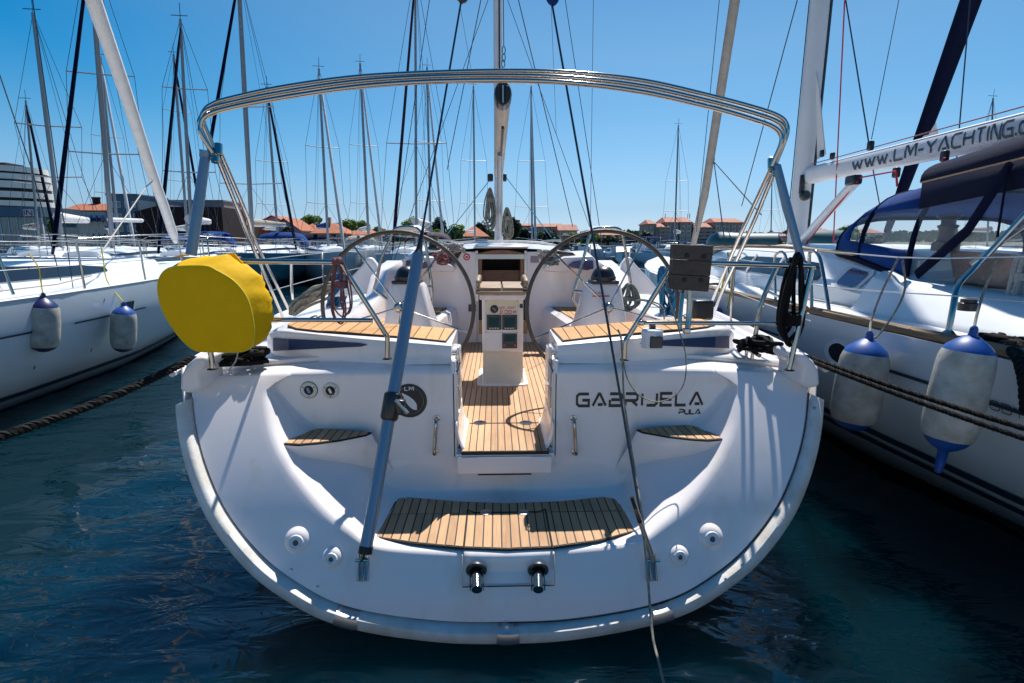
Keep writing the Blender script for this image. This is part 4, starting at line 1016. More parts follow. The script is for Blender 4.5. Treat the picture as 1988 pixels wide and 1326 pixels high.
# outboard bracket board clamped to the rail
v = [P(1310,474,2.975), P(1386,477,2.975), P(1376,567,2.975), P(1306,562,2.975)]
bd_ = thing('motor_board', (0,0,0), None, None); bd_.parent = Y0; bd_.location = v[3] - woff(Y0)
cuts = [0, .33, .66, 1]
for i in range(3):
    a0, a1 = cuts[i] + .001, cuts[i+1] - .001
    q = [v[0].lerp(v[3], a0), v[1].lerp(v[2], a0), v[1].lerp(v[2], a1), v[0].lerp(v[3], a1)]
    MB().prism(q, (-.012, .045, 0)).build('board', M['wood'], bd_, bevel=.004, fix=True)
for a, b in ((1334,496),(1367,498),(1329,543),(1361,544)):
    MB().lathe([(.014, 0), (.014, .002), (.009, .003), (.009, .008), (0, .008)], P(a, b, 2.974), (0,-1,0), 12).build('board_bolt', M['rubber'], bd_)
tube_px([(1340,520,3.03),(1338,600,3.02),(1334,648,3.0)], .016, 'board_tube', bd_)
tube_px([(1326,560,3.06),(1320,620,3.03),(1320,640,3.02)], .013, 'board_tube', bd_)
MB().box(P(1333,642,3.0), (.04, .03, .03)).build('tube_clamp', M['steel'], bd_, bevel=.006)
MB().box(P(1384,551,3.02), (.06, .03, .012)).build('clamp_arm', M['black'], bd_, bevel=.004)
# stern light
p = P(1266, 657, 3.04)
sl_ = MB().lathe([(.058, -.055), (.062, -.05), (.063, .045), (.055, .055), (0, .057)], p, (0,0,1), 8).build('stern_light', M['white'], Y0, bevel=.006); 
MB().bx(p.x - .028, p.x + .044, p.y - .066, p.y - .05, p.z - .045, p.z + .022).build('light_lens', M['grey'], sl_, bevel=.006)
MB().bx(p.x - .015, p.x + .015, p.y - .01, p.y + .02, p.z + .05, p.z + .075).build('light_bracket', M['black'], sl_)
# horseshoe cleats, winch, outboard black thing on the quarter
for sgn in (-1, 1):
    p = V((sgn*1.36, 4.45, 1.445))
    w2 = MB().lathe([(.085, 0), (.085, .03), (.06, .04), (.05, .11), (.07, .15), (.07, .17), (.03, .18), (0, .18)], (sgn*.80, 6.75, 1.88), (0,0,1), 20).build('winch', M['black'], Y0)
    MB().lathe([(.03, 0), (.03, .02), (0, .02)], (sgn*.80, 6.75, 2.06), (0,0,1), 12).build('winch_socket', M['steel'], w2)
    q = V((sgn*1.36, 4.0, 1.365))
    MB().tube(catmull([q, q + V((0,0,.05)), q + V((0,.16,.05)), q + V((0,.16,0))], 4), .007, 8).build('rope_guide', M['steel'], Y0)
    MB().tube(catmull([q + V((.05*sgn,0,0)), q + V((.05*sgn,0,.05)), q + V((.05*sgn,.16,.05)), q + V((.05*sgn,.16,0))], 4), .007, 8).build('rope_guide', M['steel'], Y0)
MB().bx(*(lambda p: (p.x - .075, p.x + .065, 3.70, 3.85, p.z - .02, p.z + .12))(P(1363, 615, 3.75))).build('engine_control', M['black'], Y0, bevel=.02, seg=3)
# cleats at the quarters
for sgn in (-1, 1):
    c = V((sgn*1.52, 3.28, 1.255))
    cl = MB().tube(catmull([c + V((0,-.13,.045)), c + V((0,-.05,.05)), c + V((0,.05,.05)), c + V((0,.13,.045))], 4), .013, 8).build('cleat', M['steel'], Y0)
    for d in (-.04, .04): MB().tube([c + V((0, d, 0)), c + V((0, d, .05))], .011, 8).build('cleat_leg', M['steel'], cl)
# guard wires and stanchions forward
for sgn in (-1, 1):
    pts = []
    for Yv in (4.9, 7.0, 9.2, 11.4):
        x = sgn*(hullw(Yv) - .03); zb = ztop(1.75) + .25*((Yv-2.9)/13.2)**2 
        MB().tube([V((x, Yv, zb)), V((x, Yv, zb + .62))], .0125, 8).build('guard_stanchion', M['steel'], Y0); pts.append(V((x, Yv, zb)))
    for h in (.32, .61):
        q = [V((sgn*1.72, 3.0, ztop(1.7) + h))] + [p + V((0,0,h)) for p in pts] + [V((sgn*.5, 15.0, 1.5 + h))]
        MB().tube(q, .004, 6).build('guard_wire', M['steeldull'], Y0)

# ================================================================== BIMINI FRAME
bf = thing('bimini_frame', (0,0,0), None, None); bf.parent = Y0; bf.location = P(545, 620, 4.6) - woff(Y0)
arc = [(388,245),(391,228),(402,214),(440,202),(540,181),(680,160),(820,150),(975,147),(1110,151),(1250,168),(1390,200),(1470,222),(1508,236),(1522,250),(1523,270)]
arc2 = [(391,262),(390,244),(400,226),(440,211),(540,191),(680,170),(820,159),(975,156),(1110,161),(1250,179),(1390,211),(1465,233),(1500,246),(1515,260),(1516,280)]
arc0 = [(394,234),(398,214),(412,203),(440,193),(540,171),(680,151),(820,142),(975,138),(1110,141),(1250,157),(1390,189),(1475,212),(1512,226),(1526,240),(1527,262)]
for A, dY, l2, r2 in ((arc0, .10, (415,288), (1506,318)), (arc, .05, (408,290), (1503,320)), (arc2, .0, (413,296), (1498,322))):
    Yb = 3.02 + dY
    q = [(l2[0], l2[1], Yb + .03)] + [(a, b, Yb) for a, b in A] + [(r2[0], r2[1], Yb + .03)]
    tube_px(q, .0125, 'bow_tube', bf, sides=12)
tube_px([(418,296,3.08),(470,428,3.6),(490,478,3.85),(552,622,4.9)], .0125, 'leg_tube', bf, n=3)
tube_px([(424,288,3.10),(480,420,3.62),(496,470,3.85),(560,600,4.9)], .0125, 'leg_tube', bf, n=3)
tube_px([(1500,322,3.08),(1440,450,3.6),(1395,555,4.3),(1372,612,4.9)], .0125, 'leg_tube', bf, n=3)
tube_px([(1508,322,3.10),(1455,450,3.6),(1405,560,4.3),(1385,610,4.9)], .0125, 'leg_tube', bf, n=3)
for a, b in ((410,298),(424,290),(418,305),(1500,322),(1506,330),(1498,318)):
    MB().lathe([(.019, -.03), (.021, -.028), (.021, .028), (.019, .03)], P(a, b, 3.07), (0,.2,1), 12).build('tube_joint', M['steel'], bf)
s1 = MB().tube([P(399,300,3.06), P(385,400,3.0), P(371,495,2.95)], [.024, .027, .027], 14).build('support_strut', M['bluetube'], bf, smooth=60)
s2 = MB().tube([P(1508,322,3.06), P(1530,410,3.0), P(1557,508,2.96)], [.022, .024, .020], 14).build('support_strut', M['bluetube'], bf, smooth=60)
MB().tube([P(399,292,3.06), P(398,306,3.06)], .028, 12).build('strut_socket', M['bluetube'], s1)

# ================================================================== MAST, BOOM, RIGGING
YM = 9.4
mt_ = thing('mast', (0,0,0), None, None); mt_.parent = Y0; mt_.location = V((P(969, 462, YM).x, YM, 1.95)) - woff(Y0)
mb_, mtp = P(968.5, 466, YM), P(969, -5, YM); mx = mb_.x
def oval(c, rx, ry, n=18): return [V((c.x + rx*math.cos(2*math.pi*k/n), c.y + ry*math.sin(2*math.pi*k/n), c.z)) for k in range(n)]
secs = [oval(V((mx, YM, z)), .072, .10) for z in (1.6, 5, 10, 16.5)]
MB().grid(secs, closed=True).build('mast_tube', M['aluw'], mt_, smooth=60)
MB().tube([V((mx + .02, YM - .105, 3.2)), V((mx + .02, YM - .105, 16))], .012, 6).build('sail_track', M['rubber'], mt_)
for z in (6.2, 10.5):
    for s_ in (-1, 1): MB().tube([V((mx, YM, z)), V((mx + s_*1.0, YM + .25, z + .12))], [.035, .02], 8).build('spreader', M['aluw'], mt_)
for s_ in (-1, 1):
    MB().tube([V((s_*1.9, YM + .3, 1.5)), V((mx + s_*1.0, YM + .25, 6.32)), V((mx + s_*.9, YM + .25, 10.62)), V((mx, YM, 16))], .006, 5).build('shroud', M['wire'], mt_)
    MB().tube([V((s_*1.85, YM + .1, 1.5)), V((mx, YM, 6.1))], .005, 5).build('shroud', M['wire'], mt_)
MB().tube([V((0, 15.6, 1.7)), V((mx, YM + .1, 16))], .035, 8).build('furled_headsail', M['beigesail'], mt_)
# boom
BE = 5.2; be = P(976, 190, BE); bg_ = V((mx, YM - .12, 3.10)); bm_ = thing('boom', (0,0,0), None, None); bm_.parent = Y0; bm_.location = bg_ - woff(Y0)
def ovalY(c, rx, rz, n=16): return [V((c.x + rx*math.cos(2*math.pi*k/n), c.y, c.z + rz*math.sin(2*math.pi*k/n))) for k in range(n)]
be = V((be.x, BE, be.z))
secs = [ovalY(be.lerp(bg_, t), .074, .10) for t in (0, .3, .6, 1)]
MB().grid(secs, closed=True, flip=True).build('boom_tube', M['beige'], bm_, smooth=60)
MB().bx(mx + .004, mx + .028, 5.3, 8.6, 2.995, 3.02).build('boom_groove', M['dark'], bm_)
secs = [ovalY(V((be.x, y, be.z)), a, c) for y, a, c in ((BE+.01, .079, .107), (BE-.12, .079, .107), (BE-.155, .070, .096))]
cap = MB().grid(secs, closed=True, flip=True); cap.add(secs[-1], [tuple(range(16))])
cp = cap.build('boom_end', M['black'], bm_, smooth=40, fix=True)
for s_ in (-1, 1): MB().bx(be.x + s_*.034 - .018, be.x + s_*.034 + .018, BE-.17, BE-.12, be.z - .075, be.z + .06).build('sheave_slot', M['dark'], cp, bevel=.008)
MB().bx(be.x - .006, be.x + .006, BE-.18, BE-.12, be.z - .08, be.z + .06).build('sheave_bar', M['steeldull'], cp)
for k, (a, b) in enumerate(((978, 98), (978, 112), (977, 124))):
    MB().tube([P(a + 3*math.cos(t), b + 8*math.sin(t), BE-.08) for t in [2*math.pi*i/12 for i in range(12)]], .005, 6, closed=True).build('shackle', M['steel'], bm_)
MB().tube([P(978, 90, BE-.08), V((mx, YM - .2, 16))], .004, 5).build('topping_lift', M['wire'], bm_)
MB().tube([V((mx, 6.9, 3.02)), V((mx, YM - .15, 2.2))], [.03, .045], 10).build('boom_vang', M['alu'], bm_)
for s_, px in ((-1, 952), (1, 980)):
    q = P(px, 345, 7.6)
    MB().box(q, (.075 if s_ < 0 else .05, .06, .10)).build('sheet_block', M['black'], bm_, bevel=.015)
# teal lines from the boom to the cabin top winches
MB().tube([P(952, 348, 7.6), P(866, 458, 6.9)], .0055, 6).build('preventer_line', M['ropeteal'], bm_)
MB().tube([P(981, 342, 7.6), P(1070, 460, 6.9)], .0055, 6).build('preventer_line', M['ropeteal'], bm_)
# thin stays
for a, b, ya, yb, r in (((934,-2),(868,330),5.5,6.4,.0045), ((1006,-2),(1112,440),5.5,6.4,.0045), ((1152,-2),(1146,450),9,9.2,.004), ((893,10),(917,150),8,9,.003), ((1070,10),(1080,260),8,9,.003)):
    MB().tube([P(*a, ya), P(*b, yb)], r, 5).build('lazy_jack', M['wire'], mt_)

def hang(name, top, length, loops, wdt, mt, rr, label, cat='rope', par=None, gap_knot=.25, seed=1, depth=.03):
    """a coiled rope hanging from a point, with turns round its neck"""
    rnd = random.Random(seed); top = V(top); mb = MB(); pts = []
    for k in range(loops):
        w_ = wdt*(.5 + .5*rnd.random()); L = length*(.8 + .25*rnd.random()); ox = rnd.uniform(-.25, .25)*wdt; oy = rnd.uniform(-1, 1)*depth
        pts += [top + V((-.1*wdt + ox*.2, oy, 0)), top + V((-w_*.35 + ox, oy, -L*.35)), top + V((-w_*.5 + ox, oy, -L*.8)), top + V((ox, oy + .01, -L)), top + V((w_*.5 + ox, oy, -L*.8)), top + V((w_*.35 + ox, oy, -L*.35)), top + V((.1*wdt + ox*.2, oy, 0))]
    mb.tube(catmull(pts, 4), rr, 6)
    kz = top - V((0, 0, length*gap_knot)); q = []
    for i in range(40):
        a = i*.9; q.append(kz + V((math.cos(a)*wdt*.30, math.sin(a)*(depth + .012), -i/40*length*.12)))
    mb.tube(catmull(q, 2), rr, 6)
    o = mb.build(name, mt, par, smooth=60)
    if label: tag(o, label, cat)
    return o
hang('coiled_rope', P(951, 368, 8.6), .60, 12, .15, M['ropeg'], .010, 'long khaki rope coil hanging at the left side of the mast of the foreground yacht', seed=3, gap_knot=.2)
hang('coiled_rope', P(984, 405, 8.6), .46, 9, .16, M['ropeg'], .010, 'shorter khaki rope coil hanging at the right side of the mast of the foreground yacht', seed=4)

# ================================================================== LOOSE THINGS ABOARD
face = [(305,556),(309,538),(320,524),(340,517),(397,516),(420,525),(453,545),(476,572),(487,600),(493,630),(494,655),(490,671),(478,681),(455,684),(416,684),(382,682),(360,668),(340,645),(320,614),(309,586)]
Yf0 = 2.72
fc = [P(a, b, Yf0) for a, b in face]; fc = catmull(fc, 4, closed=True)
cen = sum(fc, V((0,0,0))) / len(fc)
rings = []
def ringat(k, off, wob=0, sd=0):
    out = []
    for i, p in enumerate(fc):
        d = p - cen; a = math.atan2(d.z, d.x)
        n_ = 1 + wob*(.6*math.sin(a*7 + sd*.7) + .5*math.sin(a*13 + 1.6*sd + 1) + .45*math.sin(a*29 + sd*.4) + .3*math.sin(a*41 + 2))
        out.append(cen + d*k*n_ + off)
    return out
ax_ = V((.055, .16, .055))
rings = [ringat(.001, V((0, -.012, 0))), ringat(.4, V((0, -.012, 0)), .004), ringat(.8, V((0, -.008, 0)), .004), ringat(.955, V((0, -.001, 0)), .002), ringat(.99, V((0, .002, 0)), .0), ringat(1.003, V((0, .010, 0))), ringat(.985, ax_*.10, .006, 1), ringat(1.0, ax_*.22, .014, 1.4), ringat(1.012, ax_*.38, .022, 1.9), ringat(1.008, ax_*.55, .020, 2.5), ringat(1.0, ax_*.70, .030, 3), ringat(.975, ax_*.86, .034, 3.5), ringat(.89, ax_*1.0, .05, 4), ringat(.6, ax_*1.05), ringat(.001, ax_*1.05)]
yc = thing('life_buoy_cover', cen, 'bright yellow fabric life buoy cover strapped to the left stern rail', 'buoy cover')
MB().grid(rings, closed=True, flip=True).build('cover', M['yellow'], yc, smooth=55)
MB().tube(ringat(.993, V((0, .003, 0))), .0035, 5, closed=True).build('piping', M['yel2'], yc)
for (a, b, Yv), (c_, d_, Y2) in (((362,502,2.86),(340,492,2.9)), ((448,500,2.9),(470,512,2.95))):
    p, q = P(a, b, Yv), P(c_, d_, Y2)
    MB().prism([p + V((-.02,0,.02)), p + V((.02,0,.02)), q + V((.02,0,-.02)), q + V((-.02,0,-.02))], (0,.01,0)).build('strap', M['yellow'], yc, fix=True)
MB().tube(catmull([P(462,683,2.84), P(458,700,2.85), P(448,715,2.86), P(445,726,2.86), P(451,727,2.86), P(449,716,2.86)], 5), .004, 6).build('tie_cord', M['ropew'], yc)

hang('red_fleck_coil', P(660, 505, 3.03), .34, 4, .11, M['roper'], .005, 'red flecked cord coiled on the left stern rail beside the yellow buoy cover', seed=8, gap_knot=.33)
# winding turns on the rail
q = [P(646 + i*.7, 508, 3.02) + V((0, .021*math.cos(i*1.7), .021*math.sin(i*1.7))) for i in range(26)]
tag(MB().tube(catmull(q, 3), .0045, 6).build('rope_lashing', M['roper'], None), 'red flecked cord wound round the corner of the left stern rail', 'rope')
# pile of grey mooring warp on the left quarter, blue warps by the shrouds
def heap(name, pts, mt, rr, label, n=14, spread=.10, seed=2, cat='rope', lay=False):
    rnd = random.Random(seed); mb = MB(); base = catmull(pts, 5)
    for k in range(n):
        o = V((rnd.uniform(-1, 1), rnd.uniform(-1, 1), rnd.uniform(-1, 1)))*spread; ph = rnd.random()*6
        q = []
        for i, p in enumerate(base):
            t = i/(len(base)-1); e = math.sin(math.pi*min(1, max(0, t)))*.8 + .2
            q.append(p + o*e + V((math.sin(ph + t*5), math.cos(ph*1.3 + t*4), math.sin(ph*.7 + t*6)))*spread*.35*e)
        mb.tube(q, rr, 6)
    return tag(mb.build(name, mt, None, smooth=60), label, cat)
heap('mooring_warp', [P(566,610,4.3), P(580,590,4.3), P(603,572,4.3), P(630,562,4.35), P(642,560,4.4)], M['ropeg'], .011, 'grey mooring warp flaked in a bundle over the left guard wires', n=22, spread=.06)
heap('blue_warp', [P(640,598,6.4), P(648,585,6.4), P(658,560,6.4), P(666,545,6.4), P(662,525,6.4)], M['ropeblue'], .010, 'bright blue rope bundle hanging behind the left steering wheel', n=30, spread=.09, seed=5)
heap('blue_warp', [P(1285,520,4.6), P(1292,545,4.6), P(1300,575,4.6), P(1296,600,4.6), P(1308,612,4.6)], M['ropeblue'], .010, 'bright blue rope bundle hanging behind the wooden board on the right rail', n=22, spread=.06, seed=6)
hang('grey_coil', P(1222, 553, 4.35), .20, 9, .16, M['ropegreen'], .007, 'grey green rope coil lying beside the right compass', seed=12, gap_knot=.5)
heap('grey_line', [P(1232,585,4.3), P(1250,582,4.1), P(1280,592,4.0), P(1290,606,3.95), P(1290,620,3.9)], M['ropegreen'], .006, 'grey green line running from the coil over the right side seat', n=2, spread=.012, seed=13)
# ropes on the cabin top beside the companionway
def tangle(name, c, sx_, sy_, sz_, mt, rr, label, n=60, seed=3):
    rnd = random.Random(seed); q = []
    for i in range(n): q.append(V(c) + V((rnd.uniform(-1, 1)*sx_, rnd.uniform(-1, 1)*sy_, rnd.uniform(-1, 1)*sz_*(1))))
    return tag(MB().tube(catmull(q, 4), rr, 6).build(name, mt, None, smooth=60), label, 'rope')
tangle('rope_pile', P(860, 500, 6.2), .12, .08, .07, M['roper'], .009, 'pile of pinkish red flecked rope left of the companionway', 46, 21)
tangle('rope_pile', P(882, 482, 6.4), .13, .08, .06, M['ropew'], .010, 'pile of white and grey rope on the cabin top left of the companionway', 50, 22)
tangle('rope_pile', P(1062, 492, 6.3), .12, .08, .05, M['ropew'], .012, 'pile of cream rope on the cabin top right of the companionway', 46, 23)
tangle('rope_pile', P(1068, 508, 6.25), .10, .06, .04, M['ropegreen'], .010, 'pile of dark grey rope below the cream rope right of the companionway', 40, 24)

# black mooring ropes -----------------------------------------------------------
mr = MB(); strands(mr, sag(P(372, 696, 3.0), P(-30, 856, 2.1), .03), .021, pitch=.07)
tag(mr.build('mooring_rope', M['ropeb'], None, smooth=60), 'thick black mooring rope running left from the left quarter over the water', 'mooring rope', 'black mooring ropes')
for dy, nm, dY in ((0, 'upper', 0), (10, 'lower', -.04)):
    mr = MB(); strands(mr, sag(P(1570, 693 + dy*.6, 3.1 + dY), P(2010, 838 + dy*2.0, 2.15 + dY), .01), .0135, pitch=.05)
    tag(mr.build('mooring_rope', M['ropeb'], None, smooth=60), nm + ' of the two black mooring ropes running right in front of the blue tipped fenders', 'mooring rope', 'black mooring ropes')
tangle('black_rope_tangle', P(1462, 668, 3.22), .13, .10, .035, M['ropeb'], .013, 'tangle of black mooring rope round the right quarter cleat', 34, 31)
mr = MB(); strands(mr, catmull([P(1440,662,3.3), P(1490,682,3.2), P(1535,688,3.1), P(1572,694,3.1)], 6), .0145, pitch=.05); tag(mr.build('mooring_rope_end', M['ropeb'], None, smooth=60), 'black mooring rope leading from the right cleat to the corner fairing', 'mooring rope', 'black mooring ropes')
tangle('black_rope_tangle', P(478, 690, 3.18), .13, .09, .04, M['ropeb'], .013, 'tangle of black mooring rope round the left quarter cleat under the yellow cover', 36, 32)
mr = MB(); strands(mr, catmull([P(470,690,3.2), P(430,700,3.1), P(395,700,3.05), P(370,697,3.0)], 6), .020, pitch=.07); tag(mr.build('mooring_rope_end', M['ropeb'], None, smooth=60), 'black mooring rope leading from the left cleat to the corner fairing', 'mooring rope', 'black mooring ropes')
hang('black_coil', P(1548, 500, 2.96), .50, 4, .12, M['ropeb'], .0125, 'black rope hanging in loops from the right stern rail', seed=41, gap_knot=.62, depth=.035)
# cord hanging off the right backstay, and loops of cable
def cord(name, pts, mt, rr, label, cat='rope'):
    return tag(MB().tube(catmull([P(*p) for p in pts], 8), rr, 6).build(name, mt, None, smooth=60), label, cat)
cord('hanging_line', [(1250,1040,2.40),(1257,1110,2.33),(1262,1180,2.28),(1268,1240,2.2),(1280,1290,2.1),(1292,1340,2.0)], M['ropeg'], .006, 'thin grey line trailing down over the rim from the right backstay')
cord('hanging_cable', [(1293,520,3.0),(1296,570,2.98),(1318,640,2.97),(1331,690,2.97),(1329,740,2.97),(1310,768,2.97),(1275,780,2.97),(1240,766,2.97),(1218,735,2.98),(1210,700,2.99)], M['ropeg'], .0035, 'thin grey cable hanging in a loop in front of the boat name', 'cable')
cord('hanging_line', [(1200,640,3.02),(1206,660,3.0),(1209,720,2.98),(1212,780,2.96),(1224,860,2.9),(1240,960,2.7),(1252,1035,2.46)], M['ropeg'], .0055, 'pale grey line running down beside the right backstay')
# ================================================================== OTHER YACHTS
PLAN = ([0, .12, .28, .42, .58, .72, .84, .93, .98, 1], [.86, .93, .99, 1, .93, .76, .52, .25, .08, .004])
class Yacht:
    """hull frame: local x = starboard, y = forward from the stern, z = up"""
    def __init__(s, name, pos, head, L, B, fb, label, group=None, hullmat='whitehull'):
        s.o = V(pos); s.f = V((head[0], head[1], 0)).normalized(); s.r = V((s.f.y, -s.f.x, 0)); s.L = L; s.B = B; s.fb = fb
        s.root = thing(name, s.o, label, 'yacht', group); s.hm = hullmat
    def T(s, x, y, z): return s.o + s.r*x + s.f*y + V((0, 0, z))
    def w(s, t): return s.B/2*interp(t, *PLAN)
    def zs(s, t): return s.fb + .20*t*t*s.fb/1.3
    def zb(s, t): return interp(t, [0, .25, .6, .85, 1], [.02, -.3, -.35, -.2, .35])
    def hp(s, side, t, z, out=0.0):
        zt, zb = s.zs(t), s.zb(t); k = max(0, min(1, (zt - z)/(zt - zb))); e = lerp(2.1, 1.3, sstep((t-.55)/.45))
        x = s.w(t)*(max(0, 1 - k**e))**(.5) + out; y = t*s.L - k*.05*s.L*t**3
        return s.T(side*x, y, z)
    def build_hull(s, n=26, stripes=((.10, .17, 'printb'),), cove=None):
        mb = MB(); rows = []
        for i in range(n+1):
            t = i/n; zt, zb = s.zs(t), s.zb(t); row = []
            zz = [lerp(zt, zb, (1 - math.cos(j/9*math.pi/2))) if False else lerp(zt, zb, math.sin(j/9*math.pi/2)) for j in range(10)]
            row = [s.hp(-1, t, z) for z in zz] + [s.hp(1, t, z) for z in zz[::-1][1:]]
            rows.append(row)
        mb.grid(rows); mb.add(rows[0], [tuple(range(len(rows[0])))])
        h = mb.build('hull', M[s.hm], s.root, smooth=50, fix=True)
        for (z0, z1, m_) in stripes:
            for sd in (-1, 1):
                g = [[s.hp(sd, .004 + i/40*.955, z0, .008), s.hp(sd, .004 + i/40*.955, z1, .008)] for i in range(41)]
                MB().grid(g).build('boot_stripe', M[m_], s.root, smooth=60)
        # deck
        rows = []
        for i in range(n+1):
            t = i/n; ww = s.w(t)*.99; rows.append([s.T(x*ww, t*s.L, s.zs(t) - .015 + .05*(1 - x*x)) for x in (-1, -.6, -.2, .2, .6, 1)])
        MB().grid(rows).build('deck', M['white'], s.root, smooth=60, fix=True)
        return h
    def rail(s, m_='aluw', r=.02):
        for sd in (-1, 1): MB().tube([s.hp(sd, i/24, s.zs(i/24) , -.01) + V((0,0,.015)) for i in range(25)], r, 5).build('toe_rail', M[m_], s.root)
    def cabin(s, y0, y1, w0, w1, h0, h1, side_slope=.25, m_='white', win=True, winz=(.35, .8), winy=(.15, .9)):
        secs = []; N = 9
        def sec(t):
            y = lerp(y0, y1, t); ww = lerp(w0, w1, t**1.5); zd = s.zs(y/s.L) - .03; h = lerp(h0, h1, sstep((t-.25)/.75)) if t > 0 else h0
            q = [(-ww, zd), (-ww*.97, zd + h*.35), (-ww*(1-side_slope*.7), zd + h*.86), (-ww*(1-side_slope), zd + h)]
            for k in (-.5, 0, .5): q.append((k*ww*(1-side_slope), zd + h + .05*(1 - k*k)))
            return [s.T(x, y, z) for x, z in q + [(-x, z) for x, z in q[3::-1]]]
        secs = [sec(t/N) for t in range(N+1)]
        mb = MB().grid(secs); n_ = len(secs[0]); mb.add(secs[0], [tuple(range(n_))]); mb.add(secs[-1], [tuple(range(n_))])
        c = mb.build('cabin', M[m_], s.root, smooth=35, fix=True)
        if win:
            for sd in (0, 1):
                g = []
                for i in range(9):
                    t = lerp(winy[0], winy[1], i/8); sc = sec(t)
                    a, b = (sc[1], sc[2]) if sd == 0 else (sc[-2], sc[-3]); o = (s.r*(-1 if sd == 0 else 1))*.012 + V((0,0,.006))
                    e = 1 if 0 < i < 8 else .55
                    m0 = (winz[0]+winz[1])/2; z0 = lerp(m0, winz[0], e); z1 = lerp(m0, winz[1], e)
                    g.append([a.lerp(b, z0) + o, a.lerp(b, z1) + o])
                MB().grid(g).build('cabin_window', M['window'], s.root, smooth=60)
        return sec
    def tube(s, pts, r, name, m_, par=None, sides=6): return MB().tube([s.T(*p) for p in pts], r, sides).build(name, M[m_], par or s.root)
    def pulpit(s, det=True):
        L = s.L
        for sd in (-1, 1):
            q = [s.hp(sd, t, s.zs(t)) for t in (.04, .2, .36, .52, .68, .82)]
            for p in q: MB().tube([p, p + V((0,0,.6))], .013, 5).build('stanchion', M['steel'], s.root)
            for h in (.3, .59): MB().tube([p + V((0,0,h)) for p in q] + [s.T(sd*.25, L*.97, s.zs(1) + h)], .006, 4).build('guard_wire', M['steeldull'], s.root)
        z = s.zs(1)
        for h in (.35, .62): s.tube([(-.45, L*.86, z + h), (-.28, L*.95, z + h), (0, L*1.0, z + h), (.28, L*.95, z + h), (.45, L*.86, z + h)], .014, 'pulpit', 'steel')
        z = s.zs(0)
        for h in (.35, .65): s.tube([(-s.w(0)*.95, L*.1, z + h), (-s.w(0)*.95, .1, z + h), (-.4, .05, z + h)], .014, 'pushpit', 'steel'); s.tube([(s.w(0)*.95, L*.1, z + h), (s.w(0)*.95, .1, z + h), (.4, .05, z + h)], .014, 'pushpit', 'steel')
    def sprayhood(s, y, w_, z, h, d=1.3, m_='bcanvas', frame=True):
        arcs = []
        for dy, hh, ww in ((0, 0.02, .92), (d*.30, h*.62, .96), (d*.60, h*.95, 1), (d, h, 1.02)):
            arcs.append([s.T(w_*ww*math.cos(a)*1.0 if False else w_*ww*math.copysign(abs(math.cos(a))**.55, math.cos(a)), y - dy, z + hh*abs(math.sin(a))**.7) for a in [math.pi*k/12 for k in range(13)]])
        MB().grid(arcs[1:]).build('sprayhood', M[m_], s.root, smooth=60, solid=.015)
        MB().grid(arcs[:2]).build('sprayhood_window', M['clear'], s.root, smooth=60)
    def rig(s, ym, foot, top, wpx, col='alu', spreaders=(), stays=True, boom=None, boomcol='sail', genoa='sail', gw=.09, up=0, backstay=True):
        """mast from the deck to a world point"""
        foot = V(foot); top = V(top); r = wpx
        m = thing('mast', (0,0,0), None, None); m.parent = s.root; m.location = foot - woff(s.root)
        d = (top - foot)
        MB().tube([foot, foot.lerp(top, .6), top], [r, r, r*.75], 8).build('mast_tube', M[col], m, smooth=60)
        MB().tube([top, top + V((.02, 0, .5))], .012, 4).build('antenna', M['wire'], m)
        MB().tube([top + V((-.3, 0, .12)), top + V((.25, 0, .10))], .014, 4).build('wind_vane', M['wire'], m)
        tips = []
        for f, wd in spreaders:
            c = foot.lerp(top, f); a, b = c - s.r*wd - s.f*.15 + V((0,0,.06)), c + s.r*wd - s.f*.15 + V((0,0,.06))
            MB().tube([a, c, b], .022, 5).build('spreader', M[col], m); tips.append((a, b))
        if stays:
            for sd, k in ((-1, 0), (1, 1)):
                base = s.hp(sd, max(.02, ym/s.L - .03), s.zs(.5))
                MB().tube([base] + [t[k] for t in tips] + [top], .0085, 4).build('shroud', M['wire'], m)
                if tips: MB().tube([base, foot.lerp(top, spreaders[0][0])], .0075, 4).build('shroud', M['wire'], m)
            if backstay: MB().tube([s.T(0, .1, s.fb), top], .0085, 4).build('backstay', M['wire'], m)
        if genoa:
            bowp = s.T(0, s.L*.97, s.zs(1) + .1); tt = foot.lerp(top, .97)
            ps = [bowp.lerp(tt, k/10) for k in range(11)]; rr = [gw*(.55 if k in (0,) else 1)*(1 - .35*k/10) for k in range(11)]; rr[-1] = .02
            MB().tube(ps, rr, 7).build('furled_sail', M[genoa], m, smooth=60)
        if boom:
            b0 = foot + V((0,0,boom[0])); b1 = b0 - s.f*boom[1] + V((0,0,.10))
            MB().tube([b0, b1], .075, 8).build('boom', M['aluw'], m, smooth=60)
            if boomcol:
                n_ = 7; ps = [b0.lerp(b1, k/n_) + V((0,0,.13 - .05*k/n_)) for k in range(n_+1)]
                MB().tube(ps, [.17 - .09*k/n_ for k in range(n_+1)], 8).build('sail_cover', M[boomcol], m, smooth=60)
            MB().tube([b1, top], .006, 4).build('topping_lift', M['wire'], m)
        return m

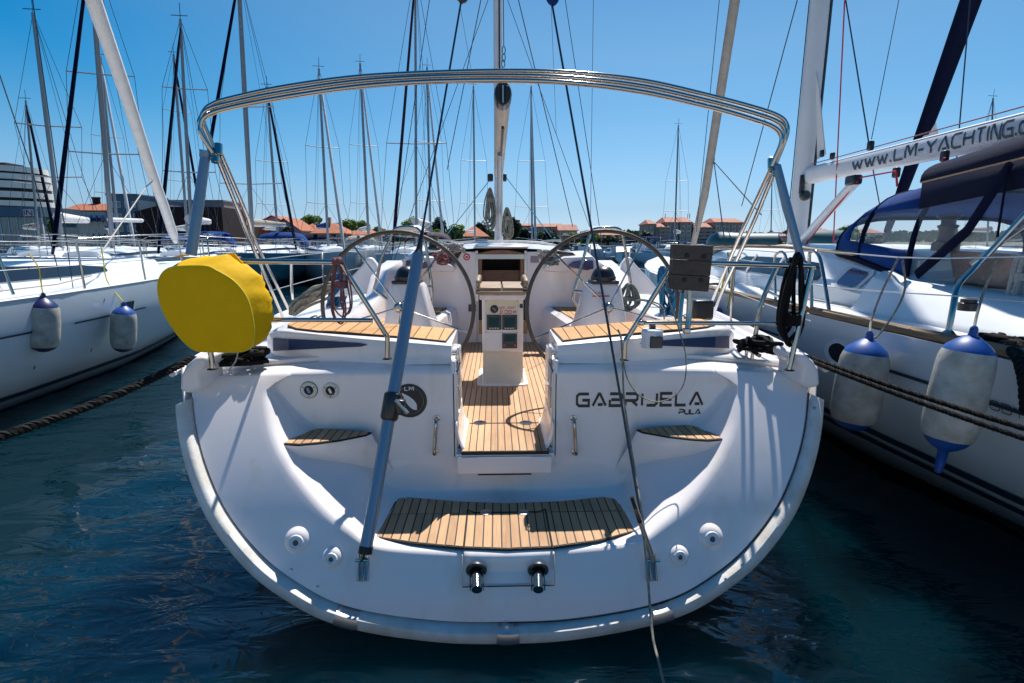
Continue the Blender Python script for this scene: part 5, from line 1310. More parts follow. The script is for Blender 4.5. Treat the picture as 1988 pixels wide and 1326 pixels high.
# ---- right-hand neighbour --------------------------------------------------
RY = Yacht('neighbour_yacht', (4.58, 1.1, 0), (0.0, 1), 14.5, 3.98, 1.34, 'large white yacht alongside on the right with blue sprayhood and lettered boom', hullmat='whitehull')
PLAN_SAVE = PLAN
RY.w = lambda t: 1.99*interp(t, [0, .1, .3, .5, .62, .75, .87, .95, 1], [.97, .99, 1.0, .985, .90, .70, .42, .17, .01])
RY.zs = lambda t: 1.36 + .22*t*t
RY.build_hull(34, stripes=((.475, .54, 'printb'), (.36, .42, 'printb'), (-.05, .05, 'antifoul')))
for y0, y1 in ((2.1, 3.95), (5.0, 6.2)):
    MB().grid([[RY.hp(-1, (lerp(y0, y1, i/12) - 1.1)/14.5, z, .008) for z in (1.095, 1.118)] for i in range(13)]).build('cove_stripe', M['printb'], RY.root)
for y0, y1 in ((1.3, 4.55), (4.62, 6.4), (6.5, 9.0)):
    q = [RY.hp(-1, (lerp(y0, y1, i/10) - 1.1)/14.5, 1.36, -.035) + V((0,0,.035)) for i in range(11)]
    MB().tube(q, .036, 6, flat=.75).build('toe_rail', M['teakr'], RY.root, smooth=30)
# hull portlight
c = RY.hp(-1, (4.1 - 1.1)/14.5, 1.12, .0); nrm = V((-1, 0, -.12)).normalized()
def oval_ring(k, off): return [c + V((0, .10*k*math.cos(a)*(1 + .25*abs(math.cos(a))), .075*k*math.sin(a))) + nrm*off for a in [2*math.pi*i/24 for i in range(24)]]
pf = MB().grid([oval_ring(1.45, -.01), oval_ring(1.4, .012), oval_ring(1.05, .004), oval_ring(1.0, .008)], closed=True).build('hull_portlight', M['white'], RY.root, smooth=60)
pp_ = oval_ring(1.0, .007); MB().add(pp_, [tuple(range(24))]).build('portlight_glass', M['window'], pf, smooth=0)
ya, yb_ = PX(1922, 770, 2.62).y, PX(1990, 785, 2.62).y
def odyfn(u, v, w_):
    Y = lerp(ya, yb_, u); z = 1.075 + .050*v; return RY.hp(-1, (Y - 1.1)/14.5, z, .008 + .0006*w_)
lettering('ODY', odyfn, 1.4, gap=.25, th=.13).build('hull_lettering', M['printb'], RY.root, smooth=0)['label'] = 'dark lettering ODY'
# superstructure: sections (Y, x inner half widths) relative to the centre 4.58
secs = []
for Yv, wd, wt, zt in ((2.0, 1.42, 1.20, 1.60), (3.2, 1.40, 1.18, 1.62), (4.4, 1.36, 1.10, 1.66), (4.9, 1.33, 1.02, 1.78), (5.3, 1.30, .98, 1.84), (6.5, 1.28, .95, 1.90), (8, 1.2, .90, 1.90), (9.6, 1.0, .70, 1.82), (11, .6, .4, 1.66), (11.6, .4, .25, 1.5)):
    q = [(-wd - .02, 1.33), (-wd, lerp(1.36, zt, .35)), (-lerp(wd, wt, .7), lerp(1.36, zt, .85)), (-wt, zt), (-wt*.5, zt + .04), (0, zt + .05)]
    secs.append([V((4.58 + x, Yv, z)) for x, z in q + [(-x, z) for x, z in q[-2::-1]]])
mb = MB().grid(secs[2:]); n_ = len(secs[0]); mb.add(secs[2], [tuple(range(n_))])
cab = mb.build('cabin', M['white'], RY.root, smooth=35, fix=True)
def cabpt(Y, f, out=.012):
    i = max(j for j in range(len(secs)-1) if secs[j][0].y <= Y); t = (Y - secs[i][0].y)/(secs[i+1][0].y - secs[i][0].y)
    a = secs[i][1].lerp(secs[i+1][1], t); b = secs[i][2].lerp(secs[i+1][2], t); return a.lerp(b, f) + V((-out, 0, out*.4))
MB().grid([[cabpt(y, f0), cabpt(y, f1)] for y, f0, f1 in ((5.65, .15, .35), (5.85, .10, .80), (6.5, .10, .85), (7.3, .12, .85), (8.2, .15, .82), (8.9, .2, .75), (9.2, .3, .6))]).build('cabin_window', M['window'], RY.root, smooth=60)
for y in (6.55, 7.35): MB().tube([cabpt(y, .05, .02), cabpt(y + .12, .9, .02)], .02, 6).build('window_divider', M['white'], RY.root)
fr = MB().grid([[cabpt(y, f0, .014), cabpt(y, f1, .014)] for y, f0, f1 in ((4.93, .1, .75), (4.97, -.0, .9), (5.32, -.0, .92), (5.38, .12, .82))]).build('small_window', M['aluw'], RY.root)
MB().grid([[cabpt(y, f0, .020), cabpt(y, f1, .020)] for y, f0, f1 in ((4.99, .22, .68), (5.02, .14, .78), (5.28, .14, .8), (5.31, .24, .7))]).build('window_glass', M['purple'], fr)
MB().tube([V((4.58 - 1.20, y, z)) for y, z in ((5.2, 1.86), (6.5, 1.915), (8, 1.92), (9.4, 1.84))], .02, 6).build('grab_rail', M['teakr'], RY.root)
# cockpit coaming: outer slope, inner well
for sd in (-1, 1):
    rws = []
    for Yv in (1.3, 2.2, 3.2, 4.0, 4.5, 4.75):
        zt = interp(Yv, [1.3, 3.2, 4.5, 4.75], [1.52, 1.57, 1.64, 1.70]); 
        rws.append([V((4.58 + sd*x, Yv, z)) for x, z in ((1.50, 1.34), (1.44, 1.40), (1.30, zt - .05), (1.22, zt), (.98, zt), (.93, zt - .03), (.90, 1.0))])
    MB().grid(rws, flip=sd < 0).build('cockpit_coaming', M['white'], RY.root, smooth=40, solid=.02)
    MB().tube([V((4.58 + sd*1.455, y, z)) for y, z in ((1.3, 1.385), (3.0, 1.39), (4.9, 1.40), (5.6, 1.40))], .009, 5).build('coaming_seam', M['grey'], RY.root)
MB().bx(3.7, 5.46, 1.4, 4.6, .88, .92).build('cockpit_floor', M['teakg'], RY.root)
MB().bx(3.55, 5.6, 4.60, 4.66, .9, 1.82).build('cabin_bulkhead', M['bwhite'], RY.root, bevel=.01)
MB().bx(4.3, 4.86, 4.585, 4.6, 1.05, 1.80).build('companionway_door', M['woodo'], RY.root)
a, b = PX(1892, 505, 4.0), PX(1940, 565, 4.0)
MB().prism([V((3.72, 3.9, 1.62)), V((3.72, 3.9, 1.88)), V((3.72, 4.5, 1.90)), V((3.72, 4.4, 1.62))], (.03, 0, 0)).build('wooden_locker', M['woodo'], RY.root, fix=True)
# winch on the coaming
w0 = V((3.55, 4.25, 1.66))
wn = MB().lathe([(.095, 0), (.095, .06), (.065, .08), (.055, .16), (.075, .20), (.05, .21), (.05, .25), (.085, .27), (.085, .285), (0, .29)], P(1834, 487, 4.4), (0,0,1), 20).build('winch', M['black'], RY.root)
# sprayhood with clear windows
def arc_r(Y, xl, zf, zt, pw=.42, n=20):
    xr = 9.16 - xl; cx = 4.58; hw = cx - xl
    return [V((cx - hw*math.copysign(abs(math.cos(a))**pw, math.cos(a)), Y, zf + (zt - zf)*math.sin(a)**.75)) for a in [math.pi*k/n for k in range(n+1)]]
A0, A1, A2, A3 = arc_r(6.05, 3.62, 1.90, 1.96), arc_r(5.75, 3.56, 1.86, 2.22), arc_r(5.3, 3.50, 1.80, 2.46), arc_r(4.6, 3.46, 1.66, 2.55)
hood = MB().grid([A1, [a.lerp(b, .5) + V((0,0,.03)) for a, b in zip(A1, A2)], A2, A3])
keep = [f for f in hood.f if not (min(i % 21 for i in f) in (1,2,3,16,17,18) and 21 <= min(f) )]
hood.f = keep; hood.build('sprayhood', M['bcanvas'], RY.root, smooth=60, solid=.012)
def patch(Aa, Ab, i0, i1, nm='sprayhood_window'):
    MB().grid([[p for p in Aa[i0:i1+1]], [p for p in Ab[i0:i1+1]]]).build(nm, M['clear'], RY.root, smooth=60)
patch(A0, A1, 0, 20); Amid = [a.lerp(b, .5) + V((0,0,.03)) for a, b in zip(A1, A2)]
patch(Amid, A2, 1, 4); patch(A2, A3, 1, 4); patch(A2, A3, 16, 19); patch(Amid, A2, 16, 19)
for A in (A1, A2, A3): MB().tube(A, .024, 6).build('hood_frame', M['navy'], RY.root)
MB().tube([A1[0], A2[0], A3[0]], .035, 6).build('hood_hem', M['navy'], RY.root)
MB().prism([A3[0], A3[1], A2[1], A2[0], V((3.48, 5.0, 1.60)), V((3.44, 4.62, 1.52))], (.02, 0, 0)).build('hood_skirt', M['navy'], RY.root, fix=True)
# bimini with dark underside and beige hem
B0 = arc_r(4.62, 3.50, 2.46, 2.66, .5); B1 = arc_r(3.6, 3.42, 2.52, 2.76, .5); B2 = arc_r(2.2, 3.42, 2.50, 2.74, .5)
MB().grid([B0, B1, B2]).build('bimini_canopy', M['navy'], RY.root, smooth=60, solid=.012)
MB().tube(B0, .012, 6).build('bimini_hem', M['hatchwood'], RY.root)
MB().tube([B0[0], B1[0], B2[0]], .010, 6).build('bimini_hem', M['hatchwood'], RY.root)
MB().grid([B0[6:15], A3[6:15]]).build('link_panel', M['navy'], RY.root, smooth=60)
# clear side curtain hanging from the canopy
MB().grid([[V((3.50, 4.60, 2.26)), V((3.48, 4.60, 1.68))], [V((3.43, 3.6, 2.32)), V((3.47, 3.5, 1.66))], [V((3.42, 2.9, 2.34)), V((3.47, 2.9, 1.64))]]).build('side_curtain', M['clear'], RY.root, smooth=60)
MB().grid([[V((3.50, 4.61, 2.48)), V((3.50, 4.61, 2.24))], [V((3.42, 3.6, 2.54)), V((3.43, 3.6, 2.32))], [V((3.42, 2.6, 2.53)), V((3.42, 2.6, 2.34))]]).build('dark_underside_strip', M['navy'], RY.root, smooth=60, solid=.008)  # added navy strip standing in for the canopy's dark underside
for y0, y1 in ((4.45, 3.95),):
    MB().tube([V((3.44, 3.75, 2.50)), V((3.46, 4.05, 2.05)), V((3.47, 4.5, 1.70))], .045, 6, flat=.3).build('curtain_strap', M['navy'], RY.root)
MB().tube([V((3.42, 3.75, 2.47)), V((3.42, 3.75, 2.0))], .008, 5).build('strap', M['navy'], RY.root)
# bimini and pushpit tubes
def tr(pts, r, nm, mt='steel', n=5): return MB().tube(catmull([PX(a, b, x) for a, b, x in pts], n), r, 10).build(nm, M[mt], RY.root, smooth=60)
tr([(1841,648,2.72),(1850,600,2.74),(1858,560,2.78),(1872,540,2.85),(1905,508,2.95),(2010,395,3.1)], .018, 'bimini_leg')
tr([(1885,512,3.0),(2010,425,3.1)], .014, 'bimini_leg')
MB().lathe([(.045, 0), (.04, .008), (.02, .03), (0, .03)], PX(1841, 650, 2.72), (0,0,1), 14).build('rail_foot', M['steel'], RY.root)
# gate hoops and guard wires
tr([(1612,618,2.70),(1596,520,2.70),(1588,494,2.70),(1577,487,2.70),(1571,500,2.72),(1575,560,2.74),(1576,612,2.74)], .015, 'gate_hoop')
tr([(1506,590,2.72),(1504,510,2.72),(1508,493,2.72),(1520,490,2.72),(1527,510,2.74),(1527,588,2.74)], .013, 'gate_hoop')
tr([(1416,560,2.75),(1414,520,2.75),(1413,490,2.75)], .012, 'stanchion')
tr([(1340,487,2.8),(1416,483,2.75),(1510,490,2.72),(1590,487,2.72),(1745,500,2.70),(1900,500,2.68),(2010,497,2.66)], .0045, 'guard_wire', 'steeldull', 2)
tr([(1416,536,2.75),(1510,540,2.72),(1600,556,2.72),(1745,568,2.70),(1860,575,2.70),(2010,588,2.66)], .004, 'guard_wire', 'steeldull', 2)
p = PX(1878, 603, 3.05); MB().lathe([(.055, 0), (.055, .05), (.045, .055), (.045, .075), (0, .08)], p, (0,0,1), 12).build('rope_organiser', M['black'], RY.root)
# mast, boom with lettering, vang
YMr = 8.0
mf, mtop = P(1546, 470, YMr), P(1592, 0, YMr); mx_ = V((mf.x, YMr, 1.8)); mtw = V((mtop.x, YMr, mtop.z)); 
rm = thing('mast', (0,0,0), None, None); rm.parent = RY.root; rm.location = mx_ - woff(RY.root)
dirm = (V((mtop.x, YMr - .0, mtop.z)) - V((mf.x, YMr, mf.z)))
tp_ = mx_ + dirm*3.6
secs_ = [oval(mx_.lerp(tp_, t), .115, .16) for t in (0, .4, 1)]
MB().grid(secs_, closed=True).build('mast_tube', M['aluw'], rm, smooth=60)
MB().tube([mx_ + V((.095, -.12, 0)), tp_ + V((.095, -.12, 0))], .018, 5).build('mast_slot', M['grey'], rm)
MB().tube([mx_ + V((-.13, .05, 0)), tp_ + V((-.10, .05, 0))], .007, 5).build('halyard', M['wire'], rm)
MB().lathe([(.07, 0), (.07, .05), (.05, .07), (0, .07)], P(1561, 380, 7.82), (0,-1,0), 16).build('mast_winch', M['black'], rm)
MB().box(P(1557, 358, 7.85), (.06, .05, .26)).build('rope_clutch', M['black'], rm, bevel=.01)
g0 = P(1572, 341, 7.85); g1_ = V((g0.x + .03, 2.4, g0.z + .02)); g1 = P(1988, 248, 4.42)
dd = (g1 - g0); g2 = g0 + dd*1.6
def bsec(t, rx=.085, rz=.118, n=20):
    c = g0.lerp(g2, t); d = dd.normalized(); sx_ = d.cross(V((0,0,1))).normalized(); uz = sx_.cross(d)
    return [c + sx_*rx*math.copysign(abs(math.cos(a))**.8, math.cos(a)) + uz*rz*math.copysign(abs(math.sin(a))**.8, math.sin(a)) for a in [2*math.pi*k/n for k in range(n)]]
mb = MB().grid([bsec(t) for t in (.0, .3, .6, 1)], closed=True); mb.add(bsec(0), [tuple(range(20))]); mb.add(bsec(1), [tuple(range(20))])
bo = mb.build('boom', M['aluw'], rm, smooth=50, fix=True)
MB().box(g0 + V((-.02, .08, -.01)), (.10, .22, .14)).build('gooseneck', M['grey'], rm, bevel=.02)
def boomfn(u, v, w_):
    px = lerp(1670, 2060, u)
    # find t along the boom for this picture column
    lo, hi = 0.0, 1.0
    for _ in range(30):
        mid = (lo+hi)/2; c = g0.lerp(g2, mid) - CAM; pxx = 994 + FPX*c.dot(_R)/c.dot(_F)
        if pxx < px: lo = mid
        else: hi = mid
    d = dd.normalized(); sx_ = d.cross(V((0,0,1))).normalized()
    if sx_.x > 0: sx_ = -sx_
    uz = V((0,0,1)) - d*d.z; uz.normalize(); c = g0.lerp(g2, lo); hgt = lerp(-.058, .058, v)
    xx = .085*max(0, 1 - (abs(hgt)/.118)**2.4)**.45 + .006 + .0006*w_
    return c + sx_*xx + uz*hgt
lettering('www.LM-YACHTING.com', boomfn, 1.25, gap=.30, th=.19, sub=2).build('web_lettering', M['printb'], rm, smooth=0)['label'] = 'dark lettering www.LM-YACHTING.com'
MB().tube([g0.lerp(g2, .02) + V((-.05, 0, .14)), g0.lerp(g2, 1) + V((-.05, 0, .16))], .006, 5).build('reefing_line', M['roper'], rm)
MB().tube([P(1546, 478, 7.7), P(1664, 350, 5.75)], .050, 12).build('vang_strut', M['aluw'], rm, smooth=60)
MB().box(P(1657, 350, 5.8), (.10, .16, .10)).build('vang_block', M['black'], rm, bevel=.02)
for A, B_, r_ in ((((1670,345),5.7),((1740,332),4.9),.008), (((1665,352),5.7),((1560,478),7.4),.009), (((1640,0),6.6),((1618,470),7.2),.008), (((1740,333),4.9),((1742,362),4.9),.010), (((1834,306),4.55),((1822,345),4.6),.012)):
    MB().tube([P(*A[0], A[1]), P(*B_[0], B_[1])], r_, 5).build('red_line', M['roperd'], rm)
MB().tube([P(1642, 0, 6.0), P(1688, 285, 5.3)], .007, 5).build('lazy_jack', M['wire'], rm)
MB().tube([P(1745, 0, 6.4), P(1692, 270, 5.5)], .004, 5).build('lazy_jack', M['wire'], rm)
MB().tube([P(1695, 330, 5.5), P(1710, 410, 5.9)], .006, 5).build('lazy_jack', M['wire'], rm)
for a, b, Y in ((1690, 283, 5.45), (1740, 335, 4.95), (1834, 303, 4.6), (1596, 298, 7.3), (1616, 303, 7.2)):
    MB().box(P(a, b, Y), (.05, .06, .09)).build('block', M['black'], rm, bevel=.015)
v = [P(1584,140,7.8), P(1586,310,7.8), P(1602,300,7.2), P(1596,240,7.4), P(1590,170,7.6)]
MB().add(v, [(0,1,2,3,4)]).build('sail_clew', M['sail'], rm, smooth=0, solid=.01)
MB().tube([P(1548,0,7.4), P(1440,400,8.6)], .007, 5).build('shroud', M['wire'], rm)
MB().tube([P(1884,-5,6.0), P(1848,420,6.0)], .007, 5).build('shroud', M['wire'], rm)

# ---- left neighbour -----------------------------------------------------------
LY = Yacht('neighbour_yacht', (-6.95, .3, 0), (-.045, 1), 14.6, 4.35, 1.36, 'white yacht on the left with long dark cabin window')
LY.zs = lambda t: 1.34 + .16*t*t
LY.build_hull(34, stripes=((.20, .27, 'printb'), (-.05, .02, 'antifoul'))); LY.rail()
for t0, t1 in ((.30, .405), (.43, .545), (.64, .82)):
    MB().grid([[LY.hp(1, lerp(t0, t1, i/10), z, .008) for z in (1.0, 1.02)] for i in range(11)]).build('cove_stripe', M['printb'], LY.root)
LYs = LY.cabin(3.0, 11.2, 1.45, .55, .42, .22, .20, winz=(.02, .95), winy=(.05, .74))
for t in (.40, .47):
    MB().grid([[LY.hp(1, t + k*.0012, z, .006) for z in (.55, 1.25)] for k in (0, 1)]).build('hull_seam', M['grey'], LY.root)
for f in (.35, .45, .55, .66, .78, .9):
    p = LY.hp(1, f, LY.zs(f)); 
    if f < .9: MB().tube([p + V((-.05,0,0)), p + V((-.08,0,.62))], .014, 8).build('stanchion', M['steel'], LY.root)
for h in (.32, .61): MB().tube([LY.hp(1, t, LY.zs(t)) + V((-.07,0,h)) for t in (.1, .2, .35, .45, .55, .66, .78, .92)], .005, 5).build('guard_wire', M['steeldull'], LY.root)
q = [LY.hp(1, .80, LY.zs(.8)), LY.hp(1, .80, LY.zs(.8)) + V((0,0,.65)), LY.hp(1, .90, LY.zs(.9)) + V((0,0,.68)), LY.T(0, LY.L, 1.55 + .65), LY.hp(-1, .9, LY.zs(.9)) + V((0,0,.68)), LY.hp(-1, .8, 1.4) + V((0,0,.65))]
MB().tube(catmull(q, 5), .016, 8).build('pulpit', M['steel'], LY.root, smooth=60)
mt__ = LY.rig(7.9, P(-120, 500, 9.0), P(-190, -500, 9.0), .11, 'aluw', genoa=None, stays=False, boom=(1.1, 5.2))
MB().tube(catmull([P(341,470,13.6), P(318,400,12.6), P(296,340,11.6), P(240,170,9.6), P(178,-10,8.0), P(120,-200,6.8)], 4), [.05]+[.10]*19+[.10], 9).build('furled_headsail', M['sail'], LY.root, smooth=60)
MB().tube([P(296,352,11.6), P(284,362,11.2), P(190,500,8.0)], .012, 5).build('headsail_sheet', M['ropew'], LY.root)
MB().tube([P(178,535,7.8), P(110,552,6.9), P(0,565,6.0)], .010, 5).build('deck_line', M['ropew'], LY.root)
MB().tube([P(58,-40,7.4), P(142,560,7.4)], .006, 5).build('shroud', M['wire'], LY.root)
MB().tube([P(-30,60,6.6), P(62,330,7.4), P(118,545,7.4)], .007, 5).build('shroud', M['wire'], LY.root)
MB().tube([P(26,572,6.0), P(0,505,6.0), P(-8,480,6.0)], .016, 8).build('stanchion', M['steel'], LY.root)

# ---- fenders --------------------------------------------------------------------
def fender(top, L, r, label, endm='fblue', tail=False, lines=(), tilt=0, eye=.0, botm=None):
    top = V(top); f = thing('fender', top - V((0,0,L)), label, 'fender', 'fenders hanging over the yachts\' sides')
    ax = V((math.sin(tilt), 0, -math.cos(tilt)))
    e = r*.85
    body = [(r*.88, e*.92), (r*.97, e*1.25), (r, e*1.7), (r*1.02, L*.5), (r, L - e*1.7), (r*.95, L - e*1.2), (r*.85, L - e*.9)]
    MB().lathe(body, top, ax, 28, caps=False).build('fender_body', M['fender'], f, smooth=60)
    MB().lathe([(.0, -.02), (r*.14, -.02), (r*.17, .02), (r*.24, e*.18), (r*.55, e*.45), (r*.80, e*.72), (r*.885, e*.93)], top, ax, 28, caps=False).build('fender_cap', M[endm], f, smooth=60)
    if tail: MB().lathe([(r*.855, L - e*.91), (r*.7, L - e*.62), (r*.45, L - e*.38), (r*.2, L - e*.22), (r*.17, L + .05), (r*.12, L + .10), (0, L + .10)], top, ax, 28, caps=False).build('fender_base', M[botm or endm], f, smooth=60)
    else: MB().lathe([(r*.855, L - e*.91), (r*.65, L - e*.62), (r*.3, L - e*.40), (0, L - e*.36)], top, ax, 28, caps=False).build('fender_base', M[botm or endm], f, smooth=60)
    MB().tube([top + V((.018*math.cos(a), 0, .012 + .018*math.sin(a))) for a in [2*math.pi*k/10 for k in range(10)]], .006, 5, closed=True).build('fender_eye', M[endm], f)
    for pts, m_ in lines: MB().tube(catmull([top + V((0,0,.02))] + [V(p) for p in pts], 4), .0075, 6).build('fender_line', M[m_], f)
    return f
t1 = PX(1688, 652, 2.44); fender(t1, .70, .148, 'grimy white fender with blue ends, the one nearer the bow on the right yacht', lines=(([PX(1692,620,2.55), PX(1715,560,2.62), PX(1745,500,2.70)], 'ropeg'), ([PX(1700,655,2.5), PX(1735,610,2.6), PX(1757,560,2.66), PX(1752,505,2.70)], 'ropeg')), tilt=R(-5))
t2 = PX(1890, 645, 2.38); fender(t2, .66, .125, 'large white fender with bright blue ends and tail, nearest the picture edge', tail=True, lines=(([PX(1897,610,2.45), PX(1912,560,2.6), PX(1936,500,2.68)], 'ropeg'),), tilt=R(-6))
def ly_t(px):
    lo, hi = .2, .9
    for _ in range(30):
        m_ = (lo+hi)/2
        if proj(LY.hp(1, m_, 1.1))[0] < px: lo = m_
        else: hi = m_
    return lo
ta, tb_ = ly_t(233), ly_t(259)
MB().grid([[LY.hp(1, lerp(ta, tb_, k/3), z, .010) for z in (1.0, 1.15)] for k in range(4)]).build('hull_window', M['window'], LY.root)
MB().grid([[LY.hp(1, lerp(ta - .006, tb_ + .004, k/3), z, .006) for z in (.975, 1.175)] for k in range(4)]).build('hull_window_frame', M['white'], LY.root)
t3 = P(84, 574, 6.15); fender(t3, .68, .15, 'white fender with navy ends, left of the two on the left yacht', 'fnavy', lines=(([P(80,550,6.2), P(75,520,6.2), P(56,492,6.2)], 'yel2'),), tilt=R(-8))
t4 = LY.hp(1, ly_t(214), 1.16, .17); fender(t4, .70, .15, 'white fender with blue cap beside the square hull window on the left yacht', 'fblue', botm='fnavy', lines=(([P(208,545,7.65), P(200,500,7.7), P(196,478,7.7)], 'yel2'),), tilt=R(-8))
tangle('black_rope_tangle', PX(1945, 665, 2.85), .10, .16, .03, M['ropeb'], .014, 'black mooring rope heaped on the deck cleat of the right yacht', 50, 51)
mr = MB(); strands(mr, catmull([PX(1950,675,2.75), PX(1975,690,2.58), PX(1988,730,2.5), PX(1995,800,2.48)], 6), .03, pitch=.09); tag(mr.build('mooring_rope', M['ropeb'], None, smooth=60), 'black mooring rope dropping over the side of the right yacht at the picture edge', 'mooring rope', 'black mooring ropes')
hang('rope_coil', P(1985, 500, 3.6), .42, 6, .10, M['ropew'], .010, 'white and black flecked rope hanging at the pushpit of the right yacht', seed=61)
cord('yellow_lines', [(1418,490,6.0),(1406,540,5.9),(1390,600,5.8)], M['yel2'], .010, 'yellow line tied to the guard wire of the right yacht, leaning left')
cord('yellow_lines', [(1420,490,6.0),(1422,540,5.9),(1412,600,5.8)], M['yel2'], .010, 'yellow line hanging straighter beside the leaning yellow line on the right yacht')
f5 = P(1386, 590, 6.4); fender(f5, .5, .12, 'small blue ended fender behind the wooden board, at the far side of the right yacht', 'fblue')
# ================================================================== SECOND RIGHT YACHT, RIGHT FOREDECK
MB().tube([P(1342,492,12.9), P(1368,380,12.3), P(1427,0,10.9), P(1427,0,10.9) + (P(1427,0,10.9) - P(1368,380,12.3))*1.4], [.06, .085, .095, .04], 9).build('furled_headsail', M['beigesail'], RY.root, smooth=60)
v = [P(1383,262,11.9), P(1388,310,12.0), P(1368,345,12.1), P(1374,290,12.0)]
MB().add(v, [(0,1,2,3)]).build('sail_clew', M['beigesail'], RY.root, smooth=0, solid=.02)
for a, Y in (((1478,417),8.6), ((1408,478),8.6)): MB().tube([P(1386,314,12.0), P(*a, Y)], .010, 5).build('headsail_sheet', M['wire'], RY.root)
MB().tube([P(1397,-5,9.5), P(1352,450,9.8)], .006, 5).build('shroud', M['wire'], RY.root)
def dinghy(cpx, cpy, Y, L, w_, label, ang):
    c = P(cpx, cpy, Y); d = thing('inflatable_dinghy', c - V((0,0,.3)), label, 'dinghy', 'inflatables stowed on deck')
    f = V((math.cos(ang), math.sin(ang), 0)); s_ = V((-f.y, f.x, 0)); q = []
    for (x, y) in ((-.5,.5),(.1,.5),(.42,.36),(.5,0),(.42,-.36),(.1,-.5),(-.5,-.5)): q.append(c + f*x*L + s_*y*w_ + V((0,0,.06*max(0, x))))
    MB().tube(catmull(q, 6), .235, 14).build('tube_hull', M['tealb'], d, smooth=60)
    for e in (q[0], q[-1]): MB().lathe([(.215, -.02), (.2, .03), (.1, .12), (0, .14)], e, -f, 14).build('tube_cone', M['black'], d, smooth=60)
    MB().prism([c + f*x*L + s_*y*w_ + V((0,0,.12)) for x, y in ((-.46,.4),(.3,.4),(.42,0),(.3,-.4),(-.46,-.4))], (0,0,.03)).build('floor', M['grey'], d)
    for z in (.02, .06): MB().tube([p + V((0,0,z)) + (p - c).normalized()*.205 for p in catmull(q, 6)], .007, 4).build('rub_strake', M['yel2'], d)
    return d
dinghy(1448, 478, 10.2, .95, .6, 'teal inflatable dinghy with yellow trim lying on the foredeck of the right yacht, left one', R(160))
dinghy(1588, 474, 9.8, .6, .5, 'teal inflatable dinghy behind the mast of the right yacht', R(170))
R2 = Yacht('moored_yacht', (9.3, .8, 0), (.02, 1), 13.2, 3.9, 1.45, 'white yacht beyond the right neighbour with a navy furled headsail')
R2.build_hull(20); R2.rail(); R2.cabin(4.5, 10.5, 1.3, .5, .4, .25)
R2.rig(7.3, R2.T(0, 7.3, 1.8), R2.T(0, 6.9, 19), .11, 'aluw', ((.33, 1.0), (.66, .8)), genoa=None)
MB().tube([P(1722,450,12.4), P(1755,360,12.0), P(1815,195,11.3), P(1888,-10,10.4), P(1888,-10,10.4) + (P(1888,-10,10.4) - P(1815,195,11.3))*2.2], [.07, .115, .15, .17, .10], 9).build('furled_headsail', M['navy'], R2.root, smooth=60)
v = [P(1815,232,11.4), P(1822,265,11.4), P(1785,276,11.5), P(1800,250,11.45)]
MB().add(v, [(0,1,2,3)]).build('sail_foot', M['sail'], R2.root, smooth=0, solid=.02)

